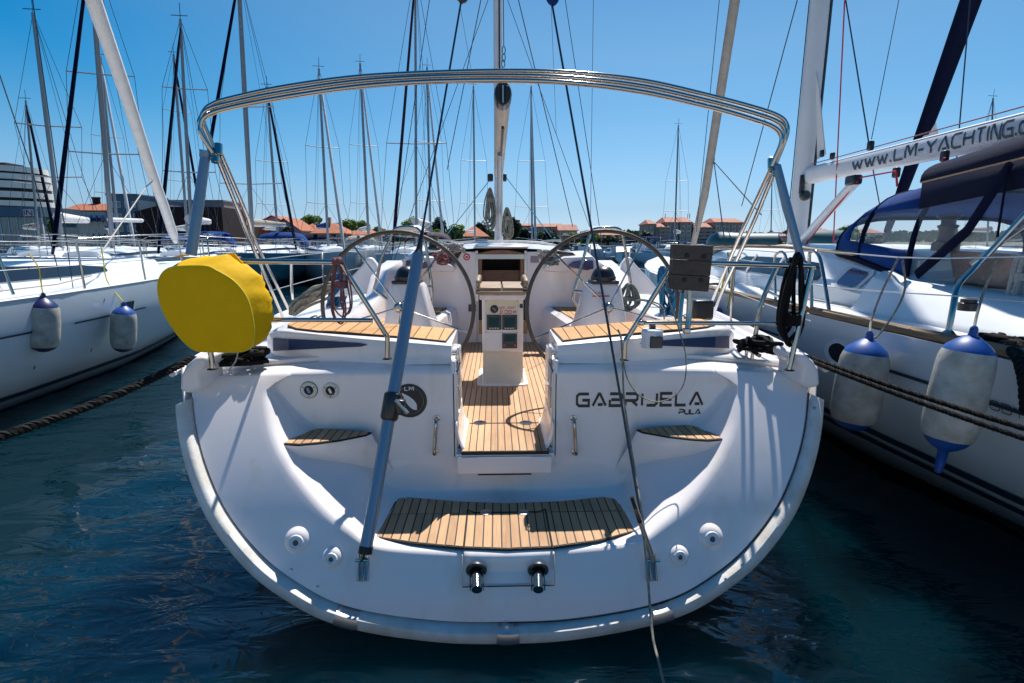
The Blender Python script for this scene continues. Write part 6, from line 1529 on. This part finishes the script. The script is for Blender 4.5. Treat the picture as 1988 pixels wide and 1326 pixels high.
# ================================================================== MOORED YACHTS ON THE LEFT AND AHEAD
def solve_bow(foot, bpx, dist, near=True):
    d = ray(bpx, 480); d = V((d.x, d.y, 0)).normalized(); o = V((CAM.x, CAM.y, 0)); f = V((foot.x, foot.y, 0)) - o
    b = f.dot(d); c_ = f.length_squared - dist*dist; D = b*b - c_
    if D < 0: t = b
    else: t = b - math.sqrt(D) if near else b + math.sqrt(D)
    return o + d*t
MY = [
 # foot px, Y, top px/py, bow px, near, L, radius, genoa, spreaders, spray, hull, label
 (120, 20, (64, 25), 20, True, 10.5, .082, None, ((.33,.75),(.55,.9)), None, 'whitehull', 'white yacht with bare grey mast, leftmost tall mast behind the left yacht'),
 (75, 30, (50, 195), 112, True, 9.5, .07, 'navy', ((.45,.8),), None, 'whitehull', 'small white yacht with short mast and navy furled sail, far left'),
 (217, 19, (172, -120), 100, True, 10.5, .09, 'navy', ((.36,1.0),(.62,.85)), None, 'whitehull', 'white yacht with thick grey mast and navy furled sail above the left yacht'),
 (230, 31, (195, 110), 262, True, 10, .09, 'sail', ((.3,.8),(.6,.7)), None, 'whitehull', 'white yacht with slimmer mast just right of the thick mast on the left'),
 (372, 21, (350, 37), 306, True, 9.5, .075, 'navy', ((.36,.85),(.72,.7)), 'bcanvas', 'whitehull', 'white yacht with wind vane on the mast and navy furled sail behind the yellow cover'),
 (365, 33, (337, 105), 402, True, 10, .095, 'navy', ((.36,.85),(.72,.7)), 'bcanvas', 'whitehull', 'white yacht with a second mast crossing behind the left bimini frame leg'),
 (490, 26, (462, -60), 372, True, 13, .13, 'navy', ((.26,1.35),(.55,1.1)), 'bcanvas', 'tealh', 'teal hulled yacht with blue sprayhood behind the left stern rail'),
 (540, 31, (518, 168), 575, True, 10, .085, 'navy', ((.28,.9),(.55,.8)), None, 'whitehull', 'white yacht with navy furled sail right of the teal hulled yacht'),
 (637, 29, (619, 133), 668, True, 10.5, .082, 'sail', ((.26,.9),(.58,.8)), 'navy', 'whitehull', 'white yacht with pale furled sail in front of the ochre house'),
 (716, 35, (699, 123), 742, True, 10.5, .10, 'sail', ((.25,.95),(.57,.85)), 'beigesail', 'whitehull', 'white yacht with beige canopy in front of the green trees'),
 (808, 24, (806, -60), 762, True, 11.5, .062, 'maroon', ((.42,1.2),), 'maroon', 'whitehull', 'yacht with maroon furled sail ahead between the left wheel and mast'),
 (836, 36, (829, 130), 862, True, 10.5, .085, 'sail', ((.27,.95),(.6,.85)), None, 'whitehull', 'white yacht with pale furled sail right of the maroon one'),
 (922, 38, (919, 167), 941, True, 10, .075, None, ((.28,.95),(.55,.85)), None, 'whitehull', 'white yacht with dark slim mast just left of the foreground mast'),
 (1033, 38, (1031, 168), 1040, True, 10, .085, 'sail', ((.26,1.1),(.55,.9)), None, 'whitehull', 'white yacht with twin looking mast just right of the foreground mast'),
 (1310, 42, (1317, 243), 1296, True, 9.5, .075, None, ((.30,.9),(.55,.8)), None, 'whitehull', 'small white yacht in front of the pink apartment block'),
 (1497, 46, (1499, 335), 1470, True, 8, .06, None, ((.5,.8),), None, 'whitehull', 'small white yacht with short mast left of the right yacht mast'),
 (1918, 34, (1928, 190), 1990, True, 9, .065, None, ((.55,.7),), None, 'whitehull', 'white yacht whose mast shows above the boom with the web address'),
]
for i, (fx, Y, tp, bpx, near, L, r_, gen, spr, hood_, hm, lab) in enumerate(MY):
    foot = P(fx, 470, Y); bow = solve_bow(foot, bpx, .41*L, near); hd = (bow - V((foot.x, foot.y, 0))); stern = V((foot.x, foot.y, 0)) - hd.normalized()*.56*L
    y_ = Yacht('moored_yacht', stern, (hd.x, hd.y), L, L*.31, 1.15 + .02*L, lab, 'yachts moored behind', hullmat=hm)
    y_.build_hull(16, stripes=((.14, .20, 'printb'),) if hm != 'tealh' else ((.22, .30, 'blue'), (.10, .16, 'blue'))); y_.rail(r=.025)
    y_.cabin(.30*L, .80*L, L*.105, L*.05, .42, .22); y_.pulpit()
    zf = y_.zs(.56) + .30
    tpw = P(tp[0], tp[1], foot.y - (2.5 if tp[1] < 0 else .8))
    y_.rig(.56*L, (foot.x, foot.y, zf), tpw, r_*.8, 'alu', spr, genoa=gen, gw=.062 if Y < 25 else .08, boom=(1.0, L*.33), boomcol=('sail', 'beigesail', None, 'bcanvas', 'sail')[i % 5])
    if hood_: y_.sprayhood(.36*L, L*.10, y_.zs(.3) + .25, .85, 1.4, hood_)
    if i in (6, 8, 4):
        for t in (.35, .55): 
            p = y_.hp(1 if i != 8 else -1, t, y_.zs(t), .12); MB().lathe([(.02, 0), (.11, -.12), (.12, -.5), (.06, -.62), (0, -.64)], p - V((0,0,.2)), (0,0,1), 10, caps=False).build('side_fender', M['fender'], y_.root, smooth=60)
# motor boats and small craft along the far pontoons
mbt = thing('motor_boat', (0,0,0), 'small white motor boat moored at the far pontoon', 'motor boat', 'small motor boats at the far pontoon')
mb = MB(); rows = []
for i in range(9):
    t = i/8; w_ = 1.05*interp(t, [0,.4,.7,.9,1], [.9,1,.8,.4,.02]); z = .75 + .25*t*t
    rows.append([V((x*w_, -3 + 6.2*t, zz)) for x, zz in ((-1, z), (-.9, .3), (-.4, -.1), (.4, -.1), (.9, .3), (1, z))])
mb.grid(rows); mb.add(rows[0], [tuple(range(6))]); mb.build('hull', M['whitehull'], mbt, fix=True)
MB().grid([[r[0]*1.0 + V((0,0,-.02)), r[5] + V((0,0,-.02))] for r in rows]).build('deck', M['white'], mbt)
MB().prism([V((-.7,-.6,.75)), V((-.7,1.6,.85)), V((-.6,.9,1.35)), V((-.6,-.4,1.4))], (1.4,0,0)).build('cuddy', M['white'], mbt, bevel=.05, fix=True)
MB().prism([V((-.72,.0,.98)), V((-.72,1.25,1.0)), V((-.64,.85,1.28)), V((-.64,.0,1.3))], (1.44,0,0)).build('windscreen', M['window'], mbt, fix=True)
MB().box((0,-3.15,.85), (.35,.3,.6)).build('outboard_engine', M['black'], mbt, bevel=.05)
MB().tube([V((-.75,-1.2,.8)), V((-.7,-1.1,1.9)), V((.7,-1.1,1.9)), V((.75,-1.2,.8))], .025, 6).build('canopy_frame', M['steel'], mbt)
MB().bx(-.75, .75, -1.9, .2, 1.9, 1.95).build('canopy', M['bcanvas'], mbt, bevel=.03)
spots = [(1195,62,.2),(1215,55,-.3),(1236,66,.4),(1252,52,.1),(1270,60,-.2),(1290,50,.5),(1308,64,0),(1335,70,.3),(1375,66,.3),(560,58,.6),(605,62,.2),(655,56,-.4),(690,60,.3),(735,64,.1),(770,58,-.2),(870,62,.4),(500,60,.3),(1140,70,.5),(1100,66,.1),(440,52,.4)]
for i, (px, Y, a) in enumerate(spots):
    o = mbt if i == 0 else copy_tree(mbt); p = P(px, 480, Y); o.location = (p.x, p.y, .05); o.rotation_euler = (0, 0, a + math.pi*(i % 2)); o.scale = (1.0 + .15*(i % 3),)*3

# ================================================================== SHORE
mb = MB(); mb.bx(-160, -6, 88, 94, -1, 1.3); tag(mb.build('quay', M['conc'], None), kind='structure')
mb = MB(); mb.bx(-8, 900, 150, 160, -1, 1.3); tag(mb.build('quay', M['conc'], None), kind='structure')
rows = []
for yv in (94, 130, 160, 200, 260, 400, 800): rows.append([V((x, yv, (1.25 if not (x > -8 and yv < 159) else -2) + (0 if yv < 200 else (yv - 200)*.012))) for x in (-900, -300, -100, -30, -9, -7.9, 60, 200, 500, 900)])
tag(MB().grid(rows).build('shore_ground', M['ground'], None), kind='structure')
mb = MB(); mb.bx(-26, -4, 47.5, 49.2, -.2, .55); tag(mb.build('pontoon', M['conc'], None), kind='structure')
mb = MB(); mb.bx(12, 40, 57, 58.5, -.2, .55); tag(mb.build('pontoon', M['conc'], None), kind='structure')
GZ = 1.25
tag(MB().bx(-25, 25, -14, 1.05, -1, .42).build('quay', M['stoneq'], None, bevel=.04), kind='structure')
def wx(px, Y): return P(px, 470, Y).x
def wz(py, Y): return P(994, py, Y).z
def windows(par, face, x0, x1, Y, rows_, cols, ww, wh, frame='white', glass='winblue', shut=None):
    for r_ in range(len(rows_)):
        for k in range(cols):
            x = lerp(x0, x1, (k + .5)/cols); z = rows_[r_]
            w_ = MB().bx(x - ww/2, x + ww/2, Y - .08, Y + .05, z - wh/2, z + wh/2).build('window', M[frame], par)
            MB().bx(x - ww/2 + .08, x + ww/2 - .08, Y - .10, Y - .07, z - wh/2 + .08, z + wh/2 - .08).build('pane', M[glass], w_)
            if shut:
                for s_ in (-1, 1): MB().bx(x + s_*(ww/2 + .02), x + s_*(ww/2 + .45), Y - .12, Y - .02, z - wh/2, z + wh/2).build('shutter', M[shut], w_)
def house(px0, px1, eave, ridge, Y, wall, roof, label, kind='hip', rows_=2, cols=3, depth=9, chim=None, shut=None, cat='house', name='house', grp=None, ww=None):
    x0, x1 = wx(px0, Y), wx(px1, Y); ze, zr = wz(eave, Y), wz(ridge, Y); xm = (x0+x1)/2
    h = thing(name, (xm, Y + depth/2, GZ), label, cat, grp)
    if kind == 'gable':
        MB().prism([V((x0, Y, GZ)), V((x1, Y, GZ)), V((x1, Y, ze)), V((xm, Y, zr - .15)), V((x0, Y, ze))], (0, depth, 0)).build('wall', M[wall], h, fix=True)
        for a, b in ((x0 - .4, xm), (x1 + .4, xm)):
            MB().prism([V((a, Y - .4, ze - .15)), V((b, Y - .4, zr)), V((b, Y - .4, zr + .2)), V((a, Y - .4, ze + .05))], (0, depth + .8, 0)).build('roof', M[roof], h, fix=True)
    elif kind == 'flat':
        MB().bx(x0, x1, Y, Y + depth, GZ, zr).build('wall', M[wall], h); MB().bx(x0 - .15, x1 + .15, Y - .15, Y + depth + .15, zr, zr + .25).build('roof', M[roof], h)
    else:
        MB().bx(x0, x1, Y, Y + depth, GZ, ze).build('wall', M[wall], h)
        e = .5; rl = max(.1, (x1-x0) - depth*.9)/2; ym = Y + depth/2
        if kind == 'side': rl = (x1-x0)/2 + .3
        b = [V((x0-e, Y-e, ze)), V((x1+e, Y-e, ze)), V((x1+e, Y+depth+e, ze)), V((x0-e, Y+depth+e, ze)), V((xm-rl, ym, zr)), V((xm+rl, ym, zr))]
        rf = MB().add(b + [p + V((0,0,-.2)) for p in b[:4]], [(0,1,5,4), (2,3,4,5), (1,2,5), (3,0,4), (6,7,1,0), (7,8,2,1), (8,9,3,2), (9,6,0,3), (9,8,7,6)]).build('roof', M[roof], h, smooth=0, fix=True)
        if chim: MB().bx(xm + chim, xm + chim + .7, ym - .4, ym + .4, zr - .8, zr + 1.0).build('chimney', M[wall], rf)
        # rows of roof tiles as shallow ribs
    if cols:
        hh = ze - GZ; zs_ = [GZ + hh*(k + .55)/rows_ for k in range(rows_)]
        windows(h, None, x0, x1, Y, zs_, cols, ww or min(1.2, (x1-x0)/cols*.45), min(1.4, hh/rows_*.5), shut=shut)
    return h
house(445, 492, 437, 423, 112, 'ochre', 'roof', 'ochre house with orange hip roof, nearest the brown barn', cols=2)
house(508, 556, 432, 420, 128, 'pinkw', 'roof', 'dusty pink house with a gable, behind the mast of the teal yacht', 'gable', cols=2, depth=14)
house(488, 512, 446, 434, 116, 'ochre', 'roof', 'small ochre house squeezed between the ochre and pink houses', 'side', cols=1)
house(527, 583, 448, 426, 114, 'lilac', 'roof', 'pale lilac gabled house left of the orange hip roofs', 'gable', cols=2, depth=10)
house(576, 616, 452, 433, 122, 'ochre', 'roof', 'ochre house with orange hip roof directly right of the lilac gable', cols=2)
house(608, 668, 453, 431, 104, 'ochre', 'roof', 'ochre house with the largest orange hip roof and a chimney', cols=3, chim=-1.4, shut='corten')
house(674, 724, 456, 440, 108, 'bwhite', 'roof', 'white house with tiled hip roof between two bright green trees', cols=2)
house(893, 946, 459, 437, 110, 'pinkw', 'roof', 'low house with broad tiled roof left of the foreground mast', cols=2)
house(1085, 1120, 447, 435, 190, 'pinkw', 'roofp', 'brownish villa with tiled roof right of the foreground mast', 'side', cols=4, rows_=2)
house(1038, 1090, 440, 433, 200, 'stone', 'roofp', 'long house with red tiled roof above the dark trees', 'side', cols=5, rows_=2)
house(1007, 1030, 438, 433, 205, 'stone', 'roofp', 'grey block peeping above the dark cypress', 'side', cols=2, rows_=2)
house(1165, 1218, 456, 448, 185, 'pinkw', 'roofp', 'low red roofed shed behind the right wheel', 'side', cols=5, rows_=1)
house(1490, 1532, 458, 453, 200, 'stone', 'roofp', 'low grey building left of the right yacht mast', 'side', cols=5, rows_=1)
house(1572, 1612, 450, 443, 210, 'stone', 'roofp', 'reddish roofed house right of the right yacht mast', 'side', cols=4, rows_=2)
house(1672, 1712, 452, 440, 200, 'bwhite', 'roofp', 'pale house right of the round green tree', 'hip', cols=3, rows_=2)
# left harbour front
house(85, 142, 412, 404, 110, 'bwhite', 'roof', 'white building with orange roof behind the glass shop front', 'side', cols=4)
h = house(133, 212, 410, 394, 105, 'bwhite', 'roof', 'long pale building with red roof and three chimney pots', 'side', cols=7, rows_=2)
for px in (189, 194, 199): x = wx(px, 109); MB().lathe([(.25, 0), (.25, .9), (.35, .95), (.35, 1.2), (0, 1.3)], (x, 109.5, wz(397, 109)), (0,0,1), 8).build('chimney', M['corten'], h)
MB().bx(wx(150, 104), wx(210, 104), 103.2, 104.9, wz(430, 104), wz(424, 104)).build('awning', M['bcanvas'], h)
house(218, 276, 388, 381, 100, 'bblue', 'bblue', 'tall blue grey cladded block behind the slanting white furled sail', 'flat', cols=4, rows_=4, name='office_building', cat='building')
house(276, 332, 398, 391, 106, 'lilac', 'bblue', 'lilac and blue block with flat roof between the blue block and barn', 'flat', cols=5, rows_=3, name='office_building', cat='building')
house(330, 440, 398, 392, 112, 'stone', 'stone', 'wide grey pink flat roofed hall above the brown barn', 'flat', cols=0, name='warehouse', cat='building')
house(430, 452, 424, 420, 108, 'lilac', 'lilac', 'narrow lilac house with three tall windows beside the barn', 'flat', cols=3, rows_=3)
# brown barn with vertical boards
Yb_ = 96; bn = thing('barn', (wx(350, Yb_), Yb_ + 5, GZ), 'large dark brown boarded barn on the left harbour front', 'barn')
pts = [(268,412),(308,402),(436,403),(436,480),(268,480)]
q = [V((wx(a, Yb_), Yb_, max(GZ, wz(b, Yb_)))) for a, b in pts]; MB().prism(q, (0, 9, 0)).build('wall', M['corten'], bn, fix=True)
for k in range(48):
    px = 269 + k*3.5; x = wx(px, Yb_); ztp = interp(px, [268, 308, 436], [wz(412, Yb_), wz(402, Yb_), wz(403, Yb_)])
    MB().bx(x, x + .14, Yb_ - .10, Yb_ + .02, GZ, ztp - .05).build('board', M['corten'], bn)
# glass fronted shop with the IN sign
Yg = 92; g = thing('shop_building', (wx(40, Yg), Yg + 4, GZ), 'low glass fronted building with a grey band reading IN, far left', 'building')
x0, x1 = wx(-60, Yg), wx(86, Yg)
MB().bx(x0, x1, Yg + .3, Yg + 8, GZ, wz(403, Yg)).build('wall', M['bblue'], g)
MB().bx(x0 - .2, x1 + .3, Yg - .3, Yg + 8.2, wz(422, Yg), wz(403, Yg)).build('fascia', M['bblue'], g)
for k in range(9):
    a, b = lerp(x0, x1, k/9) + .06, lerp(x0, x1, (k+1)/9) - .06
    MB().bx(a, b, Yg + .18, Yg + .28, GZ + .1, wz(423, Yg)).build('glass_panel', M['bglass'], g)
    MB().bx(b, b + .12, Yg + .1, Yg + .3, GZ, wz(422, Yg)).build('mullion', M['bwhite'], g)
sx0, sx1 = wx(57, Yg), wx(77, Yg)
sg_ = MB().bx(sx0, sx1, Yg - .36, Yg - .3, wz(421, Yg), wz(408, Yg)).build('sign_board', M['bwhite'], g)
lettering('IN', lambda u, v, w_: V((lerp(sx0 + .15, sx1 - .25, u), Yg - .37 - .002*w_, lerp(wz(419, Yg), wz(410.5, Yg), v))), 1.1, gap=.35, th=.26).build('sign_lettering', M['red'], sg_, smooth=0)['label'] = 'red lettering IN'
# round white building with balcony bands
Yr = 125; rb = thing('round_building', (wx(-12, Yr), Yr + 8, GZ), 'rounded white building with stacked balcony bands, far left edge', 'building')
cx_, rr2 = wx(-22, Yr), (wx(50, Yr) - wx(-22, Yr))
MB().lathe([(rr2*.9, 0), (rr2*.9, wz(335, Yr) - GZ)], (cx_, Yr + rr2, GZ), (0,0,1), 40).build('wall', M['dark'], rb)
for y0, y1, k in ((322, 333, .90), (337, 348, .93), (352, 365, .98), (372, 384, 1.0), (390, 400, 1.0), (410, 420, 1.0)):
    MB().lathe([(rr2*k*.85, wz(y1, Yr) - GZ), (rr2*k, wz(y1, Yr) - GZ), (rr2*k, wz(y0, Yr) - GZ), (rr2*k*.93, wz(y0, Yr) - GZ), (rr2*k*.92, wz(y1, Yr) - GZ + .3)], (cx_, Yr + rr2, GZ), (0,0,1), 48).build('balcony_band', M['bwhite'], rb, smooth=60)
MB().bx(cx_ - 3, cx_ + 1.2, Yr + rr2 - 2, Yr + rr2 + 3, wz(322, Yr), wz(312, Yr)).build('roof_box', M['corten'], rb)
# apartment block
Ya = 215; ab = thing('apartment_block', (wx(1355, Ya), Ya + 8, GZ), 'grey pink apartment block with terracotta roofs and rows of balconies', 'building')
def slab(px0, px1, top, ridge, dy, roof=True):
    x0, x1 = wx(px0, Ya), wx(px1, Ya); zt = wz(top, Ya); Y = Ya + dy
    MB().bx(x0, x1, Y, Y + 14, GZ, zt).build('wall', M['stone'], ab)
    if roof:
        zr = wz(ridge, Ya)
        MB().add([V((x0-.4, Y-.6, zt-.1)), V((x1+.4, Y-.6, zt-.1)), V((x1-.6, Y+7, zr)), V((x0+.6, Y+7, zr)), V((x0-.4, Y+14.5, zt-.1)), V((x1+.4, Y+14.5, zt-.1))], [(0,1,2,3), (3,2,5,4), (0,3,4), (1,5,2)]).build('roof', M['roofp'], ab, smooth=0, solid=.3)
    return x0, x1, zt, Y
for px0, px1, top, ridge, dy, cols, kind in ((1262,1276,433,424,3,1,'w'),(1276,1296,440,432,0,2,'b'),(1294,1320,430,419,2,2,'w'),(1320,1343,430,419,1,2,'w'),(1343,1352,432,430,4,0,'w'),(1350,1390,440,431,2,3,'b'),(1388,1410,430,421,1,2,'w'),(1410,1448,430,421,3,3,'w')):
    x0, x1, zt, Y = slab(px0, px1, top, ridge, dy); H = zt - GZ; fl_n = 5
    for f in range(fl_n):
        z = GZ + H*(f + .55)/fl_n
        for k in range(cols):
            x = lerp(x0, x1, (k+.5)/cols)
            w_ = MB().bx(x - .75, x + .75, Y - .12, Y + .05, z - .8, z + .75).build('window', M['bwhite' if kind == 'w' else 'window'], ab)
            MB().bx(x - .6, x + .6, Y - .16, Y - .1, z - .65, z + .6).build('pane', M['winblue'], w_)
        if kind == 'b': MB().bx(x0 + .3, x1 - .3, Y - 1.5, Y, z - 1.25, z - .35).build('balcony', M['stone'], ab)
for px in (1301, 1346, 1350): MB().tube([V((wx(px, Ya), Ya + 8, wz(422, Ya))), V((wx(px, Ya), Ya + 8, wz(412, Ya)))], .12, 5).build('roof_aerial', M['wire'], ab)

# ---- trees --------------------------------------------------------------------
def tree(px, w_px, top, base, Y, mt, label, n=900, grp='trees along the shore', blobs=7, seed=0, cat='tree', tall=1.0):
    rnd = random.Random(seed or int(px*7 + top)); x = wx(px, Y); R_ = w_px/2/1062*Y*1.0; zt = wz(top, Y); zb = max(GZ + .5, wz(base, Y))
    t = thing('broadleaf_tree', (x, Y, GZ), label, cat, grp)
    MB().tube([V((x, Y, GZ - .2)), V((x + .1, Y, (GZ + zt)/2)), V((x, Y, zt - .8))], [R_*.10 + .12, R_*.07 + .08, .05], 8).build('trunk', M['bark'], t)
    cz, H = (zt + zb)/2, (zt - zb)/2; bl = []
    for k in range(blobs):
        a = rnd.uniform(0, 6.28); q = rnd.uniform(.1, .75); bl.append((V((x + math.cos(a)*R_*q, Y + math.sin(a)*R_*q, cz + rnd.uniform(-.6, .55)*H)), rnd.uniform(.35, .6)))
    bl += [(V((x, Y, cz + H*.35)), .62), (V((x - R_*.4, Y, cz - H*.1)), .6), (V((x + R_*.4, Y, cz)), .6)]
    for c, s_ in bl[:5]: MB().tube([V((x, Y, GZ + (cz-GZ)*.7)), c], [.10 + R_*.03, .03], 5).build('limb', M['bark'], t)
    mb = MB(); ls = max(.16, Y/1062*3.4)
    for k in range(n):
        c, s_ = rnd.choice(bl); d = V((rnd.gauss(0,1), rnd.gauss(0,1), rnd.gauss(0,1))).normalized(); rr = s_*(rnd.random()**.35)
        p = c + V((d.x*R_*rr, d.y*R_*rr, d.z*H*rr*1.0))
        nrm = (d + V((rnd.uniform(-.7,.7), rnd.uniform(-.7,.7), rnd.uniform(-.3,.9)))).normalized(); a = nrm.orthogonal().normalized(); b = nrm.cross(a); s2 = ls*rnd.uniform(.6, 1.3)
        mb.add([p - a*s2, p - b*s2*.7, p + a*s2, p + b*s2*.7], [(0,1,2,3)])
    mb.build('crown', M[mt], t, smooth=0)
    return t
tree(605, 44, 414, 448, 135, 'leaf', 'round bright green tree behind the orange hip roofs, left of the chimney house')
tree(672, 40, 424, 450, 135, 'leaf', 'bright green tree between the two tiled hip roofs, larger one')
tree(704, 30, 428, 452, 138, 'leaf', 'smaller green tree right behind the white house')
tree(735, 34, 440, 465, 120, 'leaf', 'low green tree right of the white house')
tree(806, 66, 419, 470, 105, 'leaf', 'large bright green tree behind the top of the left wheel', n=1600)
tree(852, 34, 420, 466, 118, 'leafd', 'dark green tree right of the large bright tree')
tree(842, 40, 445, 474, 102, 'leaf', 'low bright bush under the dark tree behind the left wheel')
tree(882, 34, 434, 470, 104, 'leaf', 'green tree left of the low broad roofed house')
tree(935, 36, 427, 470, 118, 'leafd', 'dark pine left of the rope coil at the foreground mast')
tree(996, 30, 418, 474, 112, 'leafd', 'dark cypress right of the foreground mast')
tree(1018, 40, 440, 476, 125, 'leafd', 'dark tree below the grey block')
tree(1060, 50, 446, 478, 140, 'leafd', 'wide dark tree below the long red roof')
tree(1108, 44, 452, 480, 110, 'leaf', 'green bush left of the right wheel')
tree(1140, 46, 446, 480, 150, 'leaf', 'olive green tree behind the top left of the right wheel')
tree(1180, 60, 456, 482, 160, 'leafd', 'dark green tree mass behind the right wheel, left part')
tree(1222, 50, 458, 484, 155, 'leafd', 'dark green tree mass behind the right wheel, right part')
tree(1252, 22, 447, 478, 165, 'leafd', 'dark tree at the left end of the apartment block')
tree(1646, 54, 434, 480, 95, 'leaf', 'round green tree between the right yacht mast and its sprayhood', n=1500)
tree(1560, 40, 452, 480, 150, 'leafd', 'dark tree behind the right yacht mast')
tree(1700, 40, 455, 482, 150, 'leafd', 'dark tree right of the round green tree')
tree(110, 24, 425, 462, 90, 'leaf', 'small green tree beside the glass shop front')
tree(1480, 50, 462, 484, 190, 'leafd', 'low dark tree right of the apartment block')
tree(560, 24, 440, 462, 100, 'leafd', 'small dark tree in front of the lilac gable')
# far low wood closing the horizon
mb = MB(); rnd = random.Random(5)
for k in range(9000):
    x = rnd.uniform(-420, 520); Y = rnd.uniform(300, 340); h = 5.5 + 3*noise.noise(V((x*.03, 0, 0))) + 1.5*noise.noise(V((x*.15, 2, 0)))
    p = V((x, Y, 2.4 + rnd.random()**.6*h)); a = V((rnd.uniform(-1,1), rnd.uniform(-.3,.3), rnd.uniform(-.6,.6))).normalized(); b = V((0,-.4,1)).cross(a).normalized().cross(a); s2 = rnd.uniform(.9, 1.9)
    mb.add([p - a*s2, p - b*s2, p + a*s2, p + b*s2], [(0,1,2,3)])
tag(mb.build('far_wood', M['leafd'], None, smooth=0), 'dark low wood along the far shore', 'wood', kind='stuff')
# people by the glass front
def person(px, Y, shirt, label):
    x = wx(px, Y); z0 = GZ + .05; p = thing('person', (x, Y, z0), label, 'person')
    me = bpy.data.meshes.new('body'); J = [(0,0,.95),(0,0,1.2),(0,0,1.42),(0,0,1.52),(0,-.02,1.66),(.19,0,1.42),(.25,.02,1.15),(.22,-.08,.92),(-.19,0,1.42),(-.25,.02,1.15),(-.22,-.06,.9),(.10,0,.9),(.12,-.05,.5),(.12,.02,.06),(-.10,0,.9),(-.12,.08,.5),(-.12,.12,.06),(.12,-.12,.03),(-.12,0,.03)]
    E = [(0,1),(1,2),(2,3),(3,4),(2,5),(5,6),(6,7),(2,8),(8,9),(9,10),(0,11),(11,12),(12,13),(0,14),(14,15),(15,16),(13,17),(16,18)]
    RR = [.15,.14,.14,.055,.095,.06,.05,.04,.06,.05,.04,.09,.065,.045,.09,.065,.045,.04,.04]
    me.from_pydata([V(j) for j in J], E, []); o = bpy.data.objects.new('body', me); C.objects.link(o); o.parent = p
    me.materials.append(M[shirt]); sk = o.modifiers.new('skin', 'SKIN')
    for i, v in enumerate(me.skin_vertices[0].data): v.radius = (RR[i], RR[i]*.75)
    me.skin_vertices[0].data[0].use_root = True
    o.modifiers.new('sub', 'SUBSURF').render_levels = 1
    MB().lathe([(.0,-.02),(.10,.0),(.105,.05),(.06,.12),(0,.13)], (x, Y, z0 + 1.70), (0,0,1), 10).build('hair', M['bark'], p)
person(40, 90.5, 'bwhite', 'person in white standing in front of the glass shop front, left one')
person(49, 90.7, 'pinkw', 'person in pinkish clothes standing right of the one in white')
